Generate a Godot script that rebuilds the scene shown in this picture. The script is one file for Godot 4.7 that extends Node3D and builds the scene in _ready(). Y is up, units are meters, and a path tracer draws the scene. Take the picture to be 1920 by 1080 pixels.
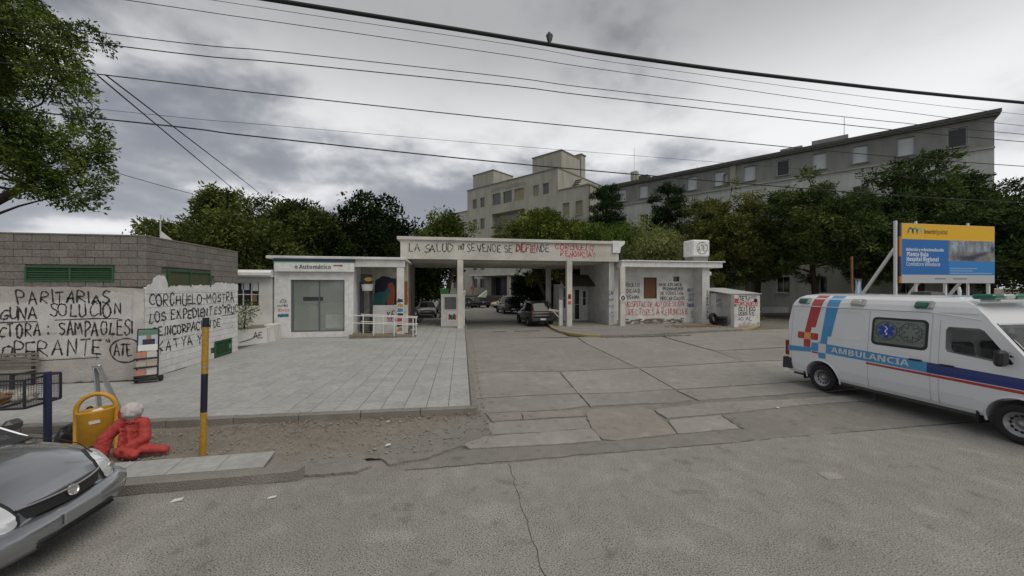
extends Node3D
# Street corner in front of a hospital gate. Metres, y up; the street runs along x, the grounds lie towards -z.
var M := {}
var T := {}
var taken := {}

# ---------------------------------------------------------------- mesh builder
class MB:
	var v := PackedVector3Array()
	func tri(a: Vector3, b: Vector3, c: Vector3) -> void:
		v.append(a); v.append(b); v.append(c)
	func quad(a: Vector3, b: Vector3, c: Vector3, d: Vector3) -> void:
		tri(a, b, c); tri(a, c, d)
	func otri(a: Vector3, b: Vector3, c: Vector3, mid: Vector3) -> void:
		if (c - a).cross(b - a).dot((a + b + c) / 3.0 - mid) >= 0.0: tri(a, b, c)
		else: tri(a, c, b)
	func oquad(a: Vector3, b: Vector3, c: Vector3, d: Vector3, mid: Vector3) -> void:
		otri(a, b, c, mid); otri(a, c, d, mid)
	# a quad whose front looks along n
	func nquad(a: Vector3, b: Vector3, c: Vector3, d: Vector3, n: Vector3) -> void:
		oquad(a, b, c, d, (a + b + c + d) * 0.25 - n)
	func box(c: Vector3, s: Vector3, ch := 0.0, bs := Basis.IDENTITY) -> void:
		var h := s * 0.5
		var k: float = min(ch, min(h.x, min(h.y, h.z)) * 0.9)
		for ax in 3:
			var a1 := (ax + 1) % 3
			var a2 := (ax + 2) % 3
			for sg in [-1.0, 1.0]:
				var q := []
				for w in [[-1.0, -1.0], [1.0, -1.0], [1.0, 1.0], [-1.0, 1.0]]:
					var p := Vector3()
					p[ax] = sg * h[ax]; p[a1] = w[0] * (h[a1] - k); p[a2] = w[1] * (h[a2] - k)
					q.append(c + bs * p)
				oquad(q[0], q[1], q[2], q[3], c)
		if k <= 0.0: return
		for ax in 3:
			var a1 := (ax + 1) % 3
			var a2 := (ax + 2) % 3
			for s1 in [-1.0, 1.0]:
				for s2 in [-1.0, 1.0]:
					var q := []
					for w in [[-1.0, 0], [1.0, 0], [1.0, 1], [-1.0, 1]]:
						var p := Vector3()
						p[ax] = w[0] * (h[ax] - k)
						p[a1] = s1 * (h[a1] - (0.0 if w[1] == 0 else k)); p[a2] = s2 * (h[a2] - (k if w[1] == 0 else 0.0))
						q.append(c + bs * p)
					oquad(q[0], q[1], q[2], q[3], c)
		for sx in [-1.0, 1.0]:
			for sy in [-1.0, 1.0]:
				for sz in [-1.0, 1.0]:
					otri(c + bs * Vector3(sx * h.x, sy * (h.y - k), sz * (h.z - k)), c + bs * Vector3(sx * (h.x - k), sy * h.y, sz * (h.z - k)), c + bs * Vector3(sx * (h.x - k), sy * (h.y - k), sz * h.z), c)
	func bx(x0: float, x1: float, y0: float, y1: float, z0: float, z1: float, ch := 0.0) -> void:
		box(Vector3((x0 + x1) * 0.5, (y0 + y1) * 0.5, (z0 + z1) * 0.5), Vector3(abs(x1 - x0), abs(y1 - y0), abs(z1 - z0)), ch)
	func bar(a: Vector3, b: Vector3, w: float, h: float, ch := 0.0) -> void:
		var d := b - a
		var z := d.normalized()
		var up := Vector3.UP if abs(z.y) < 0.95 else Vector3.RIGHT
		var x := up.cross(z).normalized()
		box((a + b) * 0.5, Vector3(w, h, d.length()), ch, Basis(x, z.cross(x), z))
	func ring_join(r0: Array, r1: Array, closed := true) -> void:
		var n := r0.size()
		for i in (n if closed else n - 1):
			var j := (i + 1) % n
			quad(r0[i], r1[i], r1[j], r0[j])
	func fan(r: Array, flip := false) -> void:
		var c := Vector3()
		for p in r: c += p
		c /= r.size()
		for i in r.size():
			var j := (i + 1) % r.size()
			if flip: tri(c, r[j], r[i])
			else: tri(c, r[i], r[j])
	func loft(secs: Array, caps := true, closed := true) -> void:
		var from := v.size()
		for i in secs.size() - 1: ring_join(secs[i], secs[i + 1], closed)
		if caps:
			fan(secs[0], true); fan(secs[-1])
		if closed: outward(from)
	# turns the triangles from index FROM on so that a closed shape faces outwards
	func outward(from := 0, ref = null) -> void:
		if v.size() <= from: return
		var o: Vector3 = v[from] if ref == null else ref
		var vol := 0.0
		for i in range(from, v.size(), 3): vol += (v[i] - o).dot((v[i + 1] - o).cross(v[i + 2] - o))
		if vol > 0.0:
			for i in range(from, v.size(), 3):
				var t := v[i + 1]
				v[i + 1] = v[i + 2]; v[i + 2] = t
	func tube(path: Array, rad, sides := 8, caps := true) -> void:
		var secs := []
		var x := Vector3.ZERO
		for i in path.size():
			var d: Vector3 = (path[min(i + 1, path.size() - 1)] - path[max(i - 1, 0)]).normalized()
			if i == 0: x = (Vector3.RIGHT if abs(d.x) < 0.8 else Vector3.FORWARD).cross(d).normalized()
			x = (x - d * x.dot(d)).normalized()
			var y := d.cross(x)
			var r: float = rad[i] if rad is Array else rad
			var s := []
			for k in sides:
				var a := TAU * k / sides
				s.append(path[i] + (x * cos(a) + y * sin(a)) * r)
			secs.append(s)
		loft(secs, caps)
	# turned shape: profile of (radius, height) about axis up from base c
	func lathe(prof: Array, c: Vector3, sides := 16, bs := Basis.IDENTITY) -> void:
		var secs := []
		for p in prof:
			var s := []
			for k in sides:
				var a := TAU * k / sides
				s.append(c + bs * Vector3(p.x * cos(a), p.y, -p.x * sin(a)))
			secs.append(s)
		loft(secs, true)
	# polygon extruded: point = o + U*u + V*v, thickness along W
	func prism(poly: PackedVector2Array, o: Vector3, U: Vector3, V: Vector3, W: Vector3) -> void:
		var t := Geometry2D.triangulate_polygon(poly)
		var n := W.normalized()
		for i in range(0, t.size(), 3):
			var a := o + U * poly[t[i]].x + V * poly[t[i]].y
			var b := o + U * poly[t[i + 1]].x + V * poly[t[i + 1]].y
			var c := o + U * poly[t[i + 2]].x + V * poly[t[i + 2]].y
			otri(a + W, b + W, c + W, (a + b + c) / 3.0 + W - n)
			otri(a, b, c, (a + b + c) / 3.0 + n)
		var ccw := not Geometry2D.is_polygon_clockwise(poly)
		for i in poly.size():
			var j := (i + 1) % poly.size()
			var a := o + U * poly[i].x + V * poly[i].y
			var b := o + U * poly[j].x + V * poly[j].y
			var e := poly[j] - poly[i]
			var out2 := Vector2(e.y, -e.x) * (1.0 if ccw else -1.0)
			nquad(a, b, b + W, a + W, (U * out2.x + V * out2.y).normalized())
	# painted stroke: flat ribbon along 2-D points, in the plane o,U,V
	func stroke(pts: Array, w: float, o: Vector3, U: Vector3, V: Vector3) -> void:
		var n := pts.size()
		var lft := []
		var rgt := []
		for i in n:
			var d: Vector2 = (pts[min(i + 1, n - 1)] - pts[max(i - 1, 0)])
			d = d.normalized() if d.length() > 0.0 else Vector2.RIGHT
			# the brush presses and lifts
			var q := Vector2(-d.y, d.x) * w * (0.5 + 0.17 * sin(i * 1.9 + pts[0].x * 37.0) + 0.1 * sin(i * 0.7 + pts[0].y * 53.0))
			var p: Vector2 = pts[i]
			if i == 0: p -= d * w * 0.3
			if i == n - 1: p += d * w * 0.3
			lft.append(o + U * (p.x + q.x) + V * (p.y + q.y)); rgt.append(o + U * (p.x - q.x) + V * (p.y - q.y))
		var nn := U.cross(V)
		for i in n - 1: nquad(lft[i], lft[i + 1], rgt[i + 1], rgt[i], nn)
	# a wall with openings, in the plane o,U,V facing N; rects [x0,x1,y0,y1]; reveals go back by dep
	func holed(o: Vector3, U: Vector3, V: Vector3, N: Vector3, x0: float, x1: float, y0: float, y1: float, holes: Array, dep: float) -> void:
		var xs := [x0, x1]
		var ys := [y0, y1]
		for h in holes:
			for q in [h[0], h[1]]:
				if q > x0 and q < x1 and not q in xs: xs.append(q)
			for q in [h[2], h[3]]:
				if q > y0 and q < y1 and not q in ys: ys.append(q)
		xs.sort(); ys.sort()
		for i in xs.size() - 1:
			for j in ys.size() - 1:
				var mx: float = (xs[i] + xs[i + 1]) * 0.5
				var my: float = (ys[j] + ys[j + 1]) * 0.5
				var open := false
				for h in holes:
					if mx > h[0] and mx < h[1] and my > h[2] and my < h[3]: open = true
				if open: continue
				nquad(o + U * xs[i] + V * ys[j], o + U * xs[i + 1] + V * ys[j], o + U * xs[i + 1] + V * ys[j + 1], o + U * xs[i] + V * ys[j + 1], N)
		for h in holes:
			var a: Vector3 = o + U * h[0] + V * h[2]
			var b: Vector3 = o + U * h[1] + V * h[2]
			var c: Vector3 = o + U * h[1] + V * h[3]
			var d: Vector3 = o + U * h[0] + V * h[3]
			var B := -N * dep
			nquad(a, b, b + B, a + B, V); nquad(d, c, c + B, d + B, -V); nquad(a, d, d + B, a + B, U); nquad(b, c, c + B, b + B, -U)
	func mesh(smooth := false) -> ArrayMesh:
		var st := SurfaceTool.new()
		st.begin(Mesh.PRIMITIVE_TRIANGLES)
		st.set_smooth_group(0 if smooth else -1)
		for p in v: st.add_vertex(p)
		if smooth: st.index()
		st.generate_normals()
		return st.commit()

# ---------------------------------------------------------------- scene helpers
func numbered(called: String) -> String:
	var n: int = taken.get(called, 0)
	taken[called] = n + 1
	return called if n == 0 else "%s_%03d" % [called, n]

func thing(called: String, label: String, category: String, at := Vector3.ZERO, turn := 0.0, group := "") -> Node3D:
	var o := Node3D.new()
	o.name = numbered(called)
	add_child(o)
	o.position = at; o.rotation_degrees.y = turn
	tag(o, label, category, group)
	return o

func tag(o: Node, label: String, category: String, group := "") -> void:
	o.set_meta("label", label); o.set_meta("category", category)
	if group: o.set_meta("group", group)

func part(parent: Node, called: String, shape, material: Material, at := Vector3.ZERO, rot := Vector3.ZERO, smooth := false) -> MeshInstance3D:
	var o := MeshInstance3D.new()
	o.mesh = (shape as MB).mesh(smooth) if shape is MB else shape
	o.material_override = material
	o.name = called
	o.position = at; o.rotation_degrees = rot
	parent.add_child(o, true)
	return o

func one(called: String, label: String, category: String, shape, material: Material, group := "", smooth := false) -> MeshInstance3D:
	var o := part(self, numbered(called), shape, material, Vector3.ZERO, Vector3.ZERO, smooth)
	tag(o, label, category, group)
	return o

func setting(called: String, shape, material: Material, smooth := false) -> MeshInstance3D:
	var o := part(self, called, shape, material, Vector3.ZERO, Vector3.ZERO, smooth)
	o.set_meta("kind", "structure")
	return o

func setting_node(called: String) -> Node3D:
	var o := Node3D.new()
	o.name = called
	add_child(o)
	o.set_meta("kind", "structure")
	return o

func stuff(o: Node) -> Node:
	o.set_meta("kind", "stuff")
	return o

func pv(a: Array) -> PackedVector2Array:
	var p := PackedVector2Array()
	for i in range(0, a.size(), 2): p.append(Vector2(a[i], a[i + 1]))
	return p

# outline made uneven: points every step metres, pushed about by noise
func ragged(poly: PackedVector2Array, step: float, amp: float, sd: int) -> PackedVector2Array:
	var nz := FastNoiseLite.new()
	nz.seed = sd; nz.frequency = 1.7; nz.fractal_octaves = 4
	var out := PackedVector2Array()
	for i in poly.size():
		var a := poly[i]
		var b := poly[(i + 1) % poly.size()]
		var n: int = max(1, int(round(a.distance_to(b) / step)))
		for k in n:
			var p := a.lerp(b, float(k) / n)
			out.append(p + Vector2(nz.get_noise_2d(p.x * 3.0, p.y * 3.0), nz.get_noise_2d(p.x * 3.0 + 91.0, p.y * 3.0 - 37.0)) * amp)
	return out

# ---------------------------------------------------------------- textures and materials
func noise_image(sd: int, size: int, freq: float, oct: int, kind := FastNoiseLite.TYPE_SIMPLEX_SMOOTH) -> Image:
	var n := FastNoiseLite.new()
	n.seed = sd; n.noise_type = kind; n.frequency = freq; n.fractal_octaves = oct
	return n.get_seamless_image(size, size, false, false, 0.1, true)

# grey texture: a coarse and a fine pattern multiplied; lo..hi give the range
func grey_tex(sd: int, size: int, coarse: float, fine: float, lo: float, hi: float, fine_amt: float, streak := false) -> ImageTexture:
	var a := noise_image(sd, size, coarse, 4)
	if streak:
		a = noise_image(sd, size / 4, coarse * 4.0, 4)
		a.resize(size, size, Image.INTERPOLATE_BILINEAR)
		var b0 := noise_image(sd + 5, size, fine, 2)
		var da0 := a.get_data()
		var db0 := b0.get_data()
		var o0 := PackedByteArray()
		o0.resize(size * size * 3)
		for y in size:
			for x in size:
				# vertical runs: the noise is read eight times slower in y
				var q: float = da0[(int(y / 8.0) % size) * size + x] / 255.0
				var w: float = clampf(lo + (hi - lo) * smoothstep(0.2, 0.8, q), 0, 1) * (1.0 - fine_amt * (db0[y * size + x] / 255.0))
				var i := (y * size + x) * 3
				var by := int(clampf(w, 0, 1) * 255.0)
				o0[i] = by; o0[i + 1] = by; o0[i + 2] = int(by * 0.985)
		return ImageTexture.create_from_image(Image.create_from_data(size, size, false, Image.FORMAT_RGB8, o0))
	var b := noise_image(sd + 11, size, fine, 2)
	var da := a.get_data()
	var db := b.get_data()
	var o := PackedByteArray()
	o.resize(size * size * 3)
	for i in size * size:
		var w: float = (lo + (hi - lo) * smoothstep(0.15, 0.85, da[i] / 255.0)) * (1.0 - fine_amt * (db[i] / 255.0))
		var by := int(clampf(w, 0, 1) * 255.0)
		o[i * 3] = by; o[i * 3 + 1] = by; o[i * 3 + 2] = by
	return ImageTexture.create_from_image(Image.create_from_data(size, size, false, Image.FORMAT_RGB8, o))

# stony texture: pale and dark aggregate grains over a blotchy binder
func stony_tex(sd: int, size: int, dark: float, light: float) -> ImageTexture:
	var a := noise_image(sd, size, 0.006, 4)
	var b := noise_image(sd + 3, size, 0.11, 2)
	var c := noise_image(sd + 7, size, 0.33, 1)
	var da := a.get_data()
	var db := b.get_data()
	var dc := c.get_data()
	var o := PackedByteArray()
	o.resize(size * size * 3)
	for i in size * size:
		var w: float = 0.83 + 0.07 * (da[i] / 255.0)
		var g: float = db[i] / 255.0
		w += light * smoothstep(0.58, 0.82, g) - dark * smoothstep(0.58, 0.82, 1.0 - g)
		w += 0.16 * (dc[i] / 255.0 - 0.5)
		var by := int(clampf(w, 0, 1) * 255.0)
		o[i * 3] = by; o[i * 3 + 1] = int(by * (0.995 - 0.02 * (1.0 - g))); o[i * 3 + 2] = int(by * (0.985 - 0.05 * (1.0 - g)))
	return ImageTexture.create_from_image(Image.create_from_data(size, size, false, Image.FORMAT_RGB8, o))

# worn paving: faint patches, scuffed runs, sparse stains with soft outlines
func wear_tex(sd: int, size: int) -> ImageTexture:
	var a := noise_image(sd, size, 0.004, 5).get_data()
	var b := noise_image(sd + 1, size, 0.018, 3).get_data()
	var c := noise_image(sd + 2, size, 0.05, 2).get_data()
	var e := noise_image(sd + 3, size, 0.009, 4).get_data()
	var o := PackedByteArray()
	o.resize(size * size * 3)
	for i in size * size:
		var w: float = 0.94 + 0.09 * (a[i] / 255.0 - 0.5)
		var p: float = e[i] / 255.0
		# thin crazed lines where the noise crosses its middle
		w -= 0.07 * (1.0 - smoothstep(0.0, 0.008, absf(p - 0.5)))
		w -= 0.1 * smoothstep(0.70, 0.84, b[i] / 255.0) * smoothstep(0.4, 0.7, c[i] / 255.0)
		w -= 0.08 * smoothstep(0.84, 0.9, c[i] / 255.0)
		w += 0.055 * smoothstep(0.6, 0.8, 1.0 - b[i] / 255.0)
		var by := int(clampf(w, 0, 1) * 255.0)
		o[i * 3] = by; o[i * 3 + 1] = by; o[i * 3 + 2] = by
	return ImageTexture.create_from_image(Image.create_from_data(size, size, false, Image.FORMAT_RGB8, o))

func bump_tex(sd: int, size: int, freq: float, oct: int, amount: float) -> ImageTexture:
	var a := noise_image(sd, size, freq, oct)
	a.bump_map_to_normal_map(amount)
	return ImageTexture.create_from_image(a)

# colours are given as linear reflectance
func mat(r: float, g: float, b: float, rough := 0.85, tex = null, per_m := 0.5, nrm = null, nsc := 0.6, big = null) -> StandardMaterial3D:
	var m := StandardMaterial3D.new()
	m.albedo_color = Color(r, g, b).linear_to_srgb()
	m.roughness = rough
	if tex or nrm:
		m.uv1_triplanar = true; m.uv1_world_triplanar = true
		m.uv1_scale = Vector3.ONE * per_m
	if tex: m.albedo_texture = tex
	if nrm:
		m.normal_enabled = true; m.normal_texture = nrm; m.normal_scale = nsc
	if big:
		m.detail_enabled = true; m.detail_albedo = big; m.detail_blend_mode = BaseMaterial3D.BLEND_MODE_MUL
		m.detail_uv_layer = BaseMaterial3D.DETAIL_UV_2
		m.uv2_triplanar = true; m.uv2_world_triplanar = true; m.uv2_scale = Vector3.ONE * per_m * 0.173
	return m

func gloss(r: float, g: float, b: float, rough := 0.3, metal := 0.0, coat := 0.0) -> StandardMaterial3D:
	var m := mat(r, g, b, rough)
	m.metallic = metal
	if coat > 0.0:
		m.clearcoat_enabled = true; m.clearcoat = coat; m.clearcoat_roughness = 0.04
	return m

func pane(r: float, g: float, b: float, alpha: float) -> StandardMaterial3D:
	var m := gloss(r, g, b, 0.03)
	m.transparency = BaseMaterial3D.TRANSPARENCY_ALPHA
	m.albedo_color.a = alpha
	return m

# ---------------------------------------------------------------- sky
func sky_panorama() -> ImageTexture:
	var W := 2048
	var Hh := 1024
	var n1 := FastNoiseLite.new()
	n1.seed = 205; n1.frequency = 0.40; n1.fractal_octaves = 7; n1.fractal_gain = 0.58
	n1.domain_warp_enabled = true; n1.domain_warp_amplitude = 0.4; n1.domain_warp_frequency = 0.5
	var n2 := FastNoiseLite.new()
	n2.seed = 12; n2.frequency = 0.24; n2.fractal_octaves = 4
	var n3 := FastNoiseLite.new()
	n3.seed = 23; n3.frequency = 0.85; n3.fractal_octaves = 6; n3.fractal_gain = 0.58
	var buf := PackedFloat32Array()
	buf.resize(W * Hh * 3)
	for y in Hh:
		var el := (0.5 - (y + 0.5) / Hh) * PI
		var up: float = max(sin(el), 0.0)
		var ce := cos(el)
		for x in W:
			var i := (y * W + x) * 3
			if el < -0.06:
				buf[i] = 0.30; buf[i + 1] = 0.295; buf[i + 2] = 0.285
				continue
			var az := ((x + 0.5) / W - 0.5) * TAU
			var k := 1.0 / (up + 0.24)
			var px := sin(az) * ce * k
			var pz := -cos(az) * ce * k
			var big := n2.get_noise_2d(px, pz)
			var mid := n1.get_noise_2d(px, pz * 1.25)
			var sm := n3.get_noise_2d(px, pz)
			var t: float = 0.43 + 1.1 * mid + 0.62 * big + 0.75 * sm
			t = 0.5 + 0.5 * tanh(3.9 * (t - 0.5))
			# thick cloud is slate, thin cloud nearly white
			var r: float = lerpf(0.175, 0.70, t)
			var g: float = lerpf(0.192, 0.705, t)
			var b: float = lerpf(0.228, 0.715, t)
			var low := 1.0 - smoothstep(-0.1, 0.4, up)
			r = lerpf(r, 0.66, low * 0.3); g = lerpf(g, 0.675, low * 0.3); b = lerpf(b, 0.695, low * 0.3)
			var over := smoothstep(0.3, 0.58, up)
			r *= 1.0 - 0.52 * over; g *= 1.0 - 0.52 * over; b *= 1.0 - 0.51 * over
			buf[i] = r; buf[i + 1] = g; buf[i + 2] = b
	return ImageTexture.create_from_image(Image.create_from_data(W, Hh, false, Image.FORMAT_RGBF, buf.to_byte_array()))

func air_and_camera() -> void:
	var cam := Camera3D.new()
	cam.name = "camera"
	add_child(cam)
	cam.position = Vector3(0, 2.7, 0)
	cam.rotation_degrees = Vector3(0, -10.5, 0)
	cam.fov = 75.0
	cam.near = 0.05; cam.far = 3000.0
	cam.current = true
	var sky := Sky.new()
	var sm := PanoramaSkyMaterial.new()
	sm.panorama = sky_panorama()
	sky.sky_material = sm
	var env := Environment.new()
	env.background_mode = Environment.BG_SKY
	env.sky = sky
	env.tonemap_mode = Environment.TONE_MAPPER_LINEAR
	env.tonemap_exposure = 1.3
	env.sdfgi_enabled = true; env.ssao_enabled = true; env.ssil_enabled = true
	var we := WorldEnvironment.new()
	we.name = "world_environment"
	we.environment = env
	add_child(we)
	var sun := DirectionalLight3D.new()
	sun.name = "sun"
	sun.light_energy = 0.5
	sun.light_angular_distance = 55.0
	sun.light_color = Color(1.0, 0.97, 0.92)
	sun.shadow_enabled = true
	sun.rotation_degrees = Vector3(-58, 35, 0)
	add_child(sun)

func make_materials() -> void:
	T.stone = stony_tex(3, 1024, 0.36, 0.16)
	T.fine = grey_tex(9, 512, 0.01, 0.25, 0.93, 1.0, 0.05)
	T.blot = grey_tex(17, 512, 0.012, 0.08, 0.87, 1.0, 0.06)
	T.tile = grey_tex(43, 512, 0.02, 0.2, 0.93, 1.0, 0.05)
	T.paint = grey_tex(47, 512, 0.006, 0.05, 0.935, 1.0, 0.03)
	T.big = grey_tex(29, 512, 0.012, 0.06, 0.935, 1.0, 0.04)
	T.wear = wear_tex(61, 1024)
	T.streak = grey_tex(31, 512, 0.02, 0.2, 0.875, 1.0, 0.05, true)
	T.bark = grey_tex(37, 256, 0.05, 0.2, 0.6, 1.0, 0.2, true)
	T.nfine = bump_tex(5, 512, 0.25, 2, 2.0)
	T.ngrit = bump_tex(15, 512, 0.42, 1, 1.6)
	T.nmid = bump_tex(6, 512, 0.06, 3, 3.0)
	T.nrough = bump_tex(8, 512, 0.12, 3, 5.0)
	M.street = mat(0.40, 0.406, 0.40, 0.95, T.stone, 0.4, T.ngrit, 0.5, T.wear)
	M.gutter = mat(0.345, 0.344, 0.332, 0.95, T.stone, 0.5, T.ngrit, 0.7, T.wear)
	M.yard = mat(0.375, 0.378, 0.368, 0.95, T.stone, 0.4, T.ngrit, 0.5, T.wear)
	M.joint = mat(0.15, 0.138, 0.12, 1.0, T.blot, 1.0)
	M.slab = []
	for c in [[0.44, 0.443, 0.43], [0.405, 0.407, 0.394], [0.47, 0.474, 0.46], [0.415, 0.397, 0.374]]:
		M.slab.append(mat(c[0], c[1], c[2], 0.93, T.stone, 0.45, T.ngrit, 0.5, T.wear))
	M.dirt = mat(0.36, 0.338, 0.302, 1.0, T.stone, 0.5, T.nrough, 1.0, T.big)
	M.ground = mat(0.30, 0.28, 0.245, 1.0, T.stone, 0.2, T.nrough, 1.0, T.big)
	M.tile = []
	for k in 4:
		var f: float = [1.0, 0.97, 1.03, 0.985][k]
		M.tile.append(mat(0.435 * f, 0.44 * f, 0.43 * f, 0.82, T.tile, 0.45 + 0.06 * k, T.nfine, 0.35, T.big))
	M.kerb = mat(0.365, 0.36, 0.338, 0.95, T.stone, 0.6, T.nrough, 0.8, T.big)
	M.kerb_yellow = mat(0.44, 0.36, 0.19, 0.9, T.blot, 1.6, T.nrough, 0.8)
	M.white = mat(0.77, 0.767, 0.74, 0.85, T.paint, 0.3, T.nmid, 0.25, T.big)
	M.white_clean = mat(0.80, 0.80, 0.785, 0.8, T.fine, 0.5, T.nmid, 0.2)
	M.cream = mat(0.66, 0.645, 0.585, 0.88, T.paint, 0.25, T.nmid, 0.25, T.big)
	M.hospital = mat(0.49, 0.478, 0.425, 0.9, T.streak, 0.12, T.nmid, 0.3, T.big)
	M.hospital_grey = mat(0.325, 0.335, 0.325, 0.9, T.streak, 0.14, T.nmid, 0.3, T.big)
	M.hospital_white = mat(0.64, 0.66, 0.655, 0.9, T.streak, 0.14, T.nmid, 0.3, T.big)
	M.roof_dark = mat(0.10, 0.10, 0.098, 0.9, T.blot, 0.4)
	M.roof_edge = mat(0.22, 0.21, 0.19, 0.9, T.blot, 0.4)
	M.block = []
	for c in [[0.30, 0.275, 0.245], [0.275, 0.255, 0.23], [0.325, 0.30, 0.27], [0.29, 0.27, 0.25]]:
		M.block.append(mat(c[0], c[1], c[2], 1.0, T.blot, 2.1, T.nrough, 0.9, T.fine))
	M.mortar = mat(0.145, 0.135, 0.125, 1.0, T.blot, 2.0, T.nrough, 0.8)
	M.painted_block = []
	for f in [1.0, 0.93]:
		M.painted_block.append(mat(0.78 * f, 0.775 * f, 0.77 * f, 0.9, T.paint, 0.6, T.nrough, 0.5))
	M.render_coat = mat(0.52, 0.49, 0.455, 0.95, T.paint, 0.35, T.nmid, 0.4, T.big)
	M.render_patch = mat(0.60, 0.58, 0.56, 0.95, T.paint, 0.5, T.nmid, 0.4)
	M.black_paint = mat(0.03, 0.03, 0.034, 0.8)
	M.red_paint = mat(0.50, 0.075, 0.075, 0.85)
	M.pink_paint = mat(0.52, 0.13, 0.14, 0.85)
	M.blue_paint = mat(0.13, 0.14, 0.30, 0.85)
	M.grey_paint = mat(0.14, 0.14, 0.155, 0.85)
	M.green = mat(0.035, 0.115, 0.05, 0.6, T.fine, 1.0)
	M.olive = mat(0.075, 0.085, 0.04, 0.7, T.fine, 1.0)
	M.chassis = mat(0.12, 0.118, 0.112, 0.85, T.blot, 1.5)
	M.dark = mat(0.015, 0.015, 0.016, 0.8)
	M.interior = mat(0.33, 0.35, 0.29, 0.9)
	M.window_glass = gloss(0.03, 0.034, 0.036, 0.06)
	M.window_pale = gloss(0.52, 0.56, 0.57, 0.12)
	M.blind = mat(0.33, 0.30, 0.185, 0.7, T.streak, 1.0)
	M.clear = pane(0.55, 0.62, 0.58, 0.22)
	M.wood = mat(0.30, 0.155, 0.07, 0.8, T.streak, 1.3)
	M.wood_grey = mat(0.23, 0.21, 0.19, 0.9, T.streak, 1.3)
	M.plywood = mat(0.18, 0.085, 0.045, 0.85, T.streak, 1.0)
	M.steel = gloss(0.50, 0.51, 0.52, 0.38, 0.85)
	M.rail_white = gloss(0.68, 0.68, 0.67, 0.45)
	M.navy = gloss(0.018, 0.025, 0.07, 0.45)
	M.yellow = gloss(0.60, 0.31, 0.025, 0.5)
	M.bin_yellow = mat(0.62, 0.33, 0.03, 0.5, T.fine, 1.5)
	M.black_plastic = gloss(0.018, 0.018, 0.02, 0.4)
	M.rubber = mat(0.022, 0.022, 0.023, 0.85, T.fine, 2.0)
	M.rim = gloss(0.36, 0.36, 0.37, 0.4, 0.7)
	M.cable = mat(0.012, 0.012, 0.014, 0.7)
	M.bark = mat(0.085, 0.062, 0.045, 1.0, T.bark, 0.9, T.nrough, 1.0)

# ---------------------------------------------------------------- ground, street, driveway, pavement
func sheet(poly: PackedVector2Array, top: float, thick: float) -> MB:
	var b := MB.new()
	# prism maps v to -z so that world z = -v
	var q := PackedVector2Array()
	for p in poly: q.append(Vector2(p.x, -p.y))
	b.prism(q, Vector3(0, top - thick, 0), Vector3.RIGHT, Vector3.FORWARD, Vector3(0, thick, 0))
	return b

func bumpy(x0: float, x1: float, z0: float, z1: float, step: float, base: float, amp: float, sd: int, fr := 1.4) -> MB:
	var nz := FastNoiseLite.new()
	nz.seed = sd; nz.frequency = fr; nz.fractal_octaves = 5
	var b := MB.new()
	var nx := int((x1 - x0) / step)
	var nzz := int((z1 - z0) / step)
	for i in nx:
		for j in nzz:
			var q := []
			for c in [[0, 0], [1, 0], [1, 1], [0, 1]]:
				var x: float = x0 + (i + c[0]) * (x1 - x0) / nx
				var z: float = z0 + (j + c[1]) * (z1 - z0) / nzz
				q.append(Vector3(x, base + amp * nz.get_noise_2d(x, z), z))
			b.nquad(q[0], q[1], q[2], q[3], Vector3.UP)
	return b

func scatter(called: String, shape: Mesh, material: Material, spots: Array, parent: Node) -> void:
	var mm := MultiMesh.new()
	mm.transform_format = MultiMesh.TRANSFORM_3D
	mm.mesh = shape
	mm.instance_count = spots.size()
	for i in spots.size(): mm.set_instance_transform(i, spots[i])
	var o := MultiMeshInstance3D.new()
	o.multimesh = mm; o.material_override = material; o.name = called
	parent.add_child(o, true)
	stuff(o)

func pebble_mesh(sd: int) -> ArrayMesh:
	var r := RandomNumberGenerator.new()
	r.seed = sd
	var b := MB.new()
	var secs := []
	for i in 4:
		var a := PI * (i + 0.5) / 4.0
		var s := []
		for k in 6:
			var f := r.randf_range(0.75, 1.2)
			s.append(Vector3(sin(a) * cos(TAU * k / 6) * f, -cos(a) * 0.6, sin(a) * sin(TAU * k / 6) * f))
		secs.append(s)
	b.loft(secs)
	return b.mesh()

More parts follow.
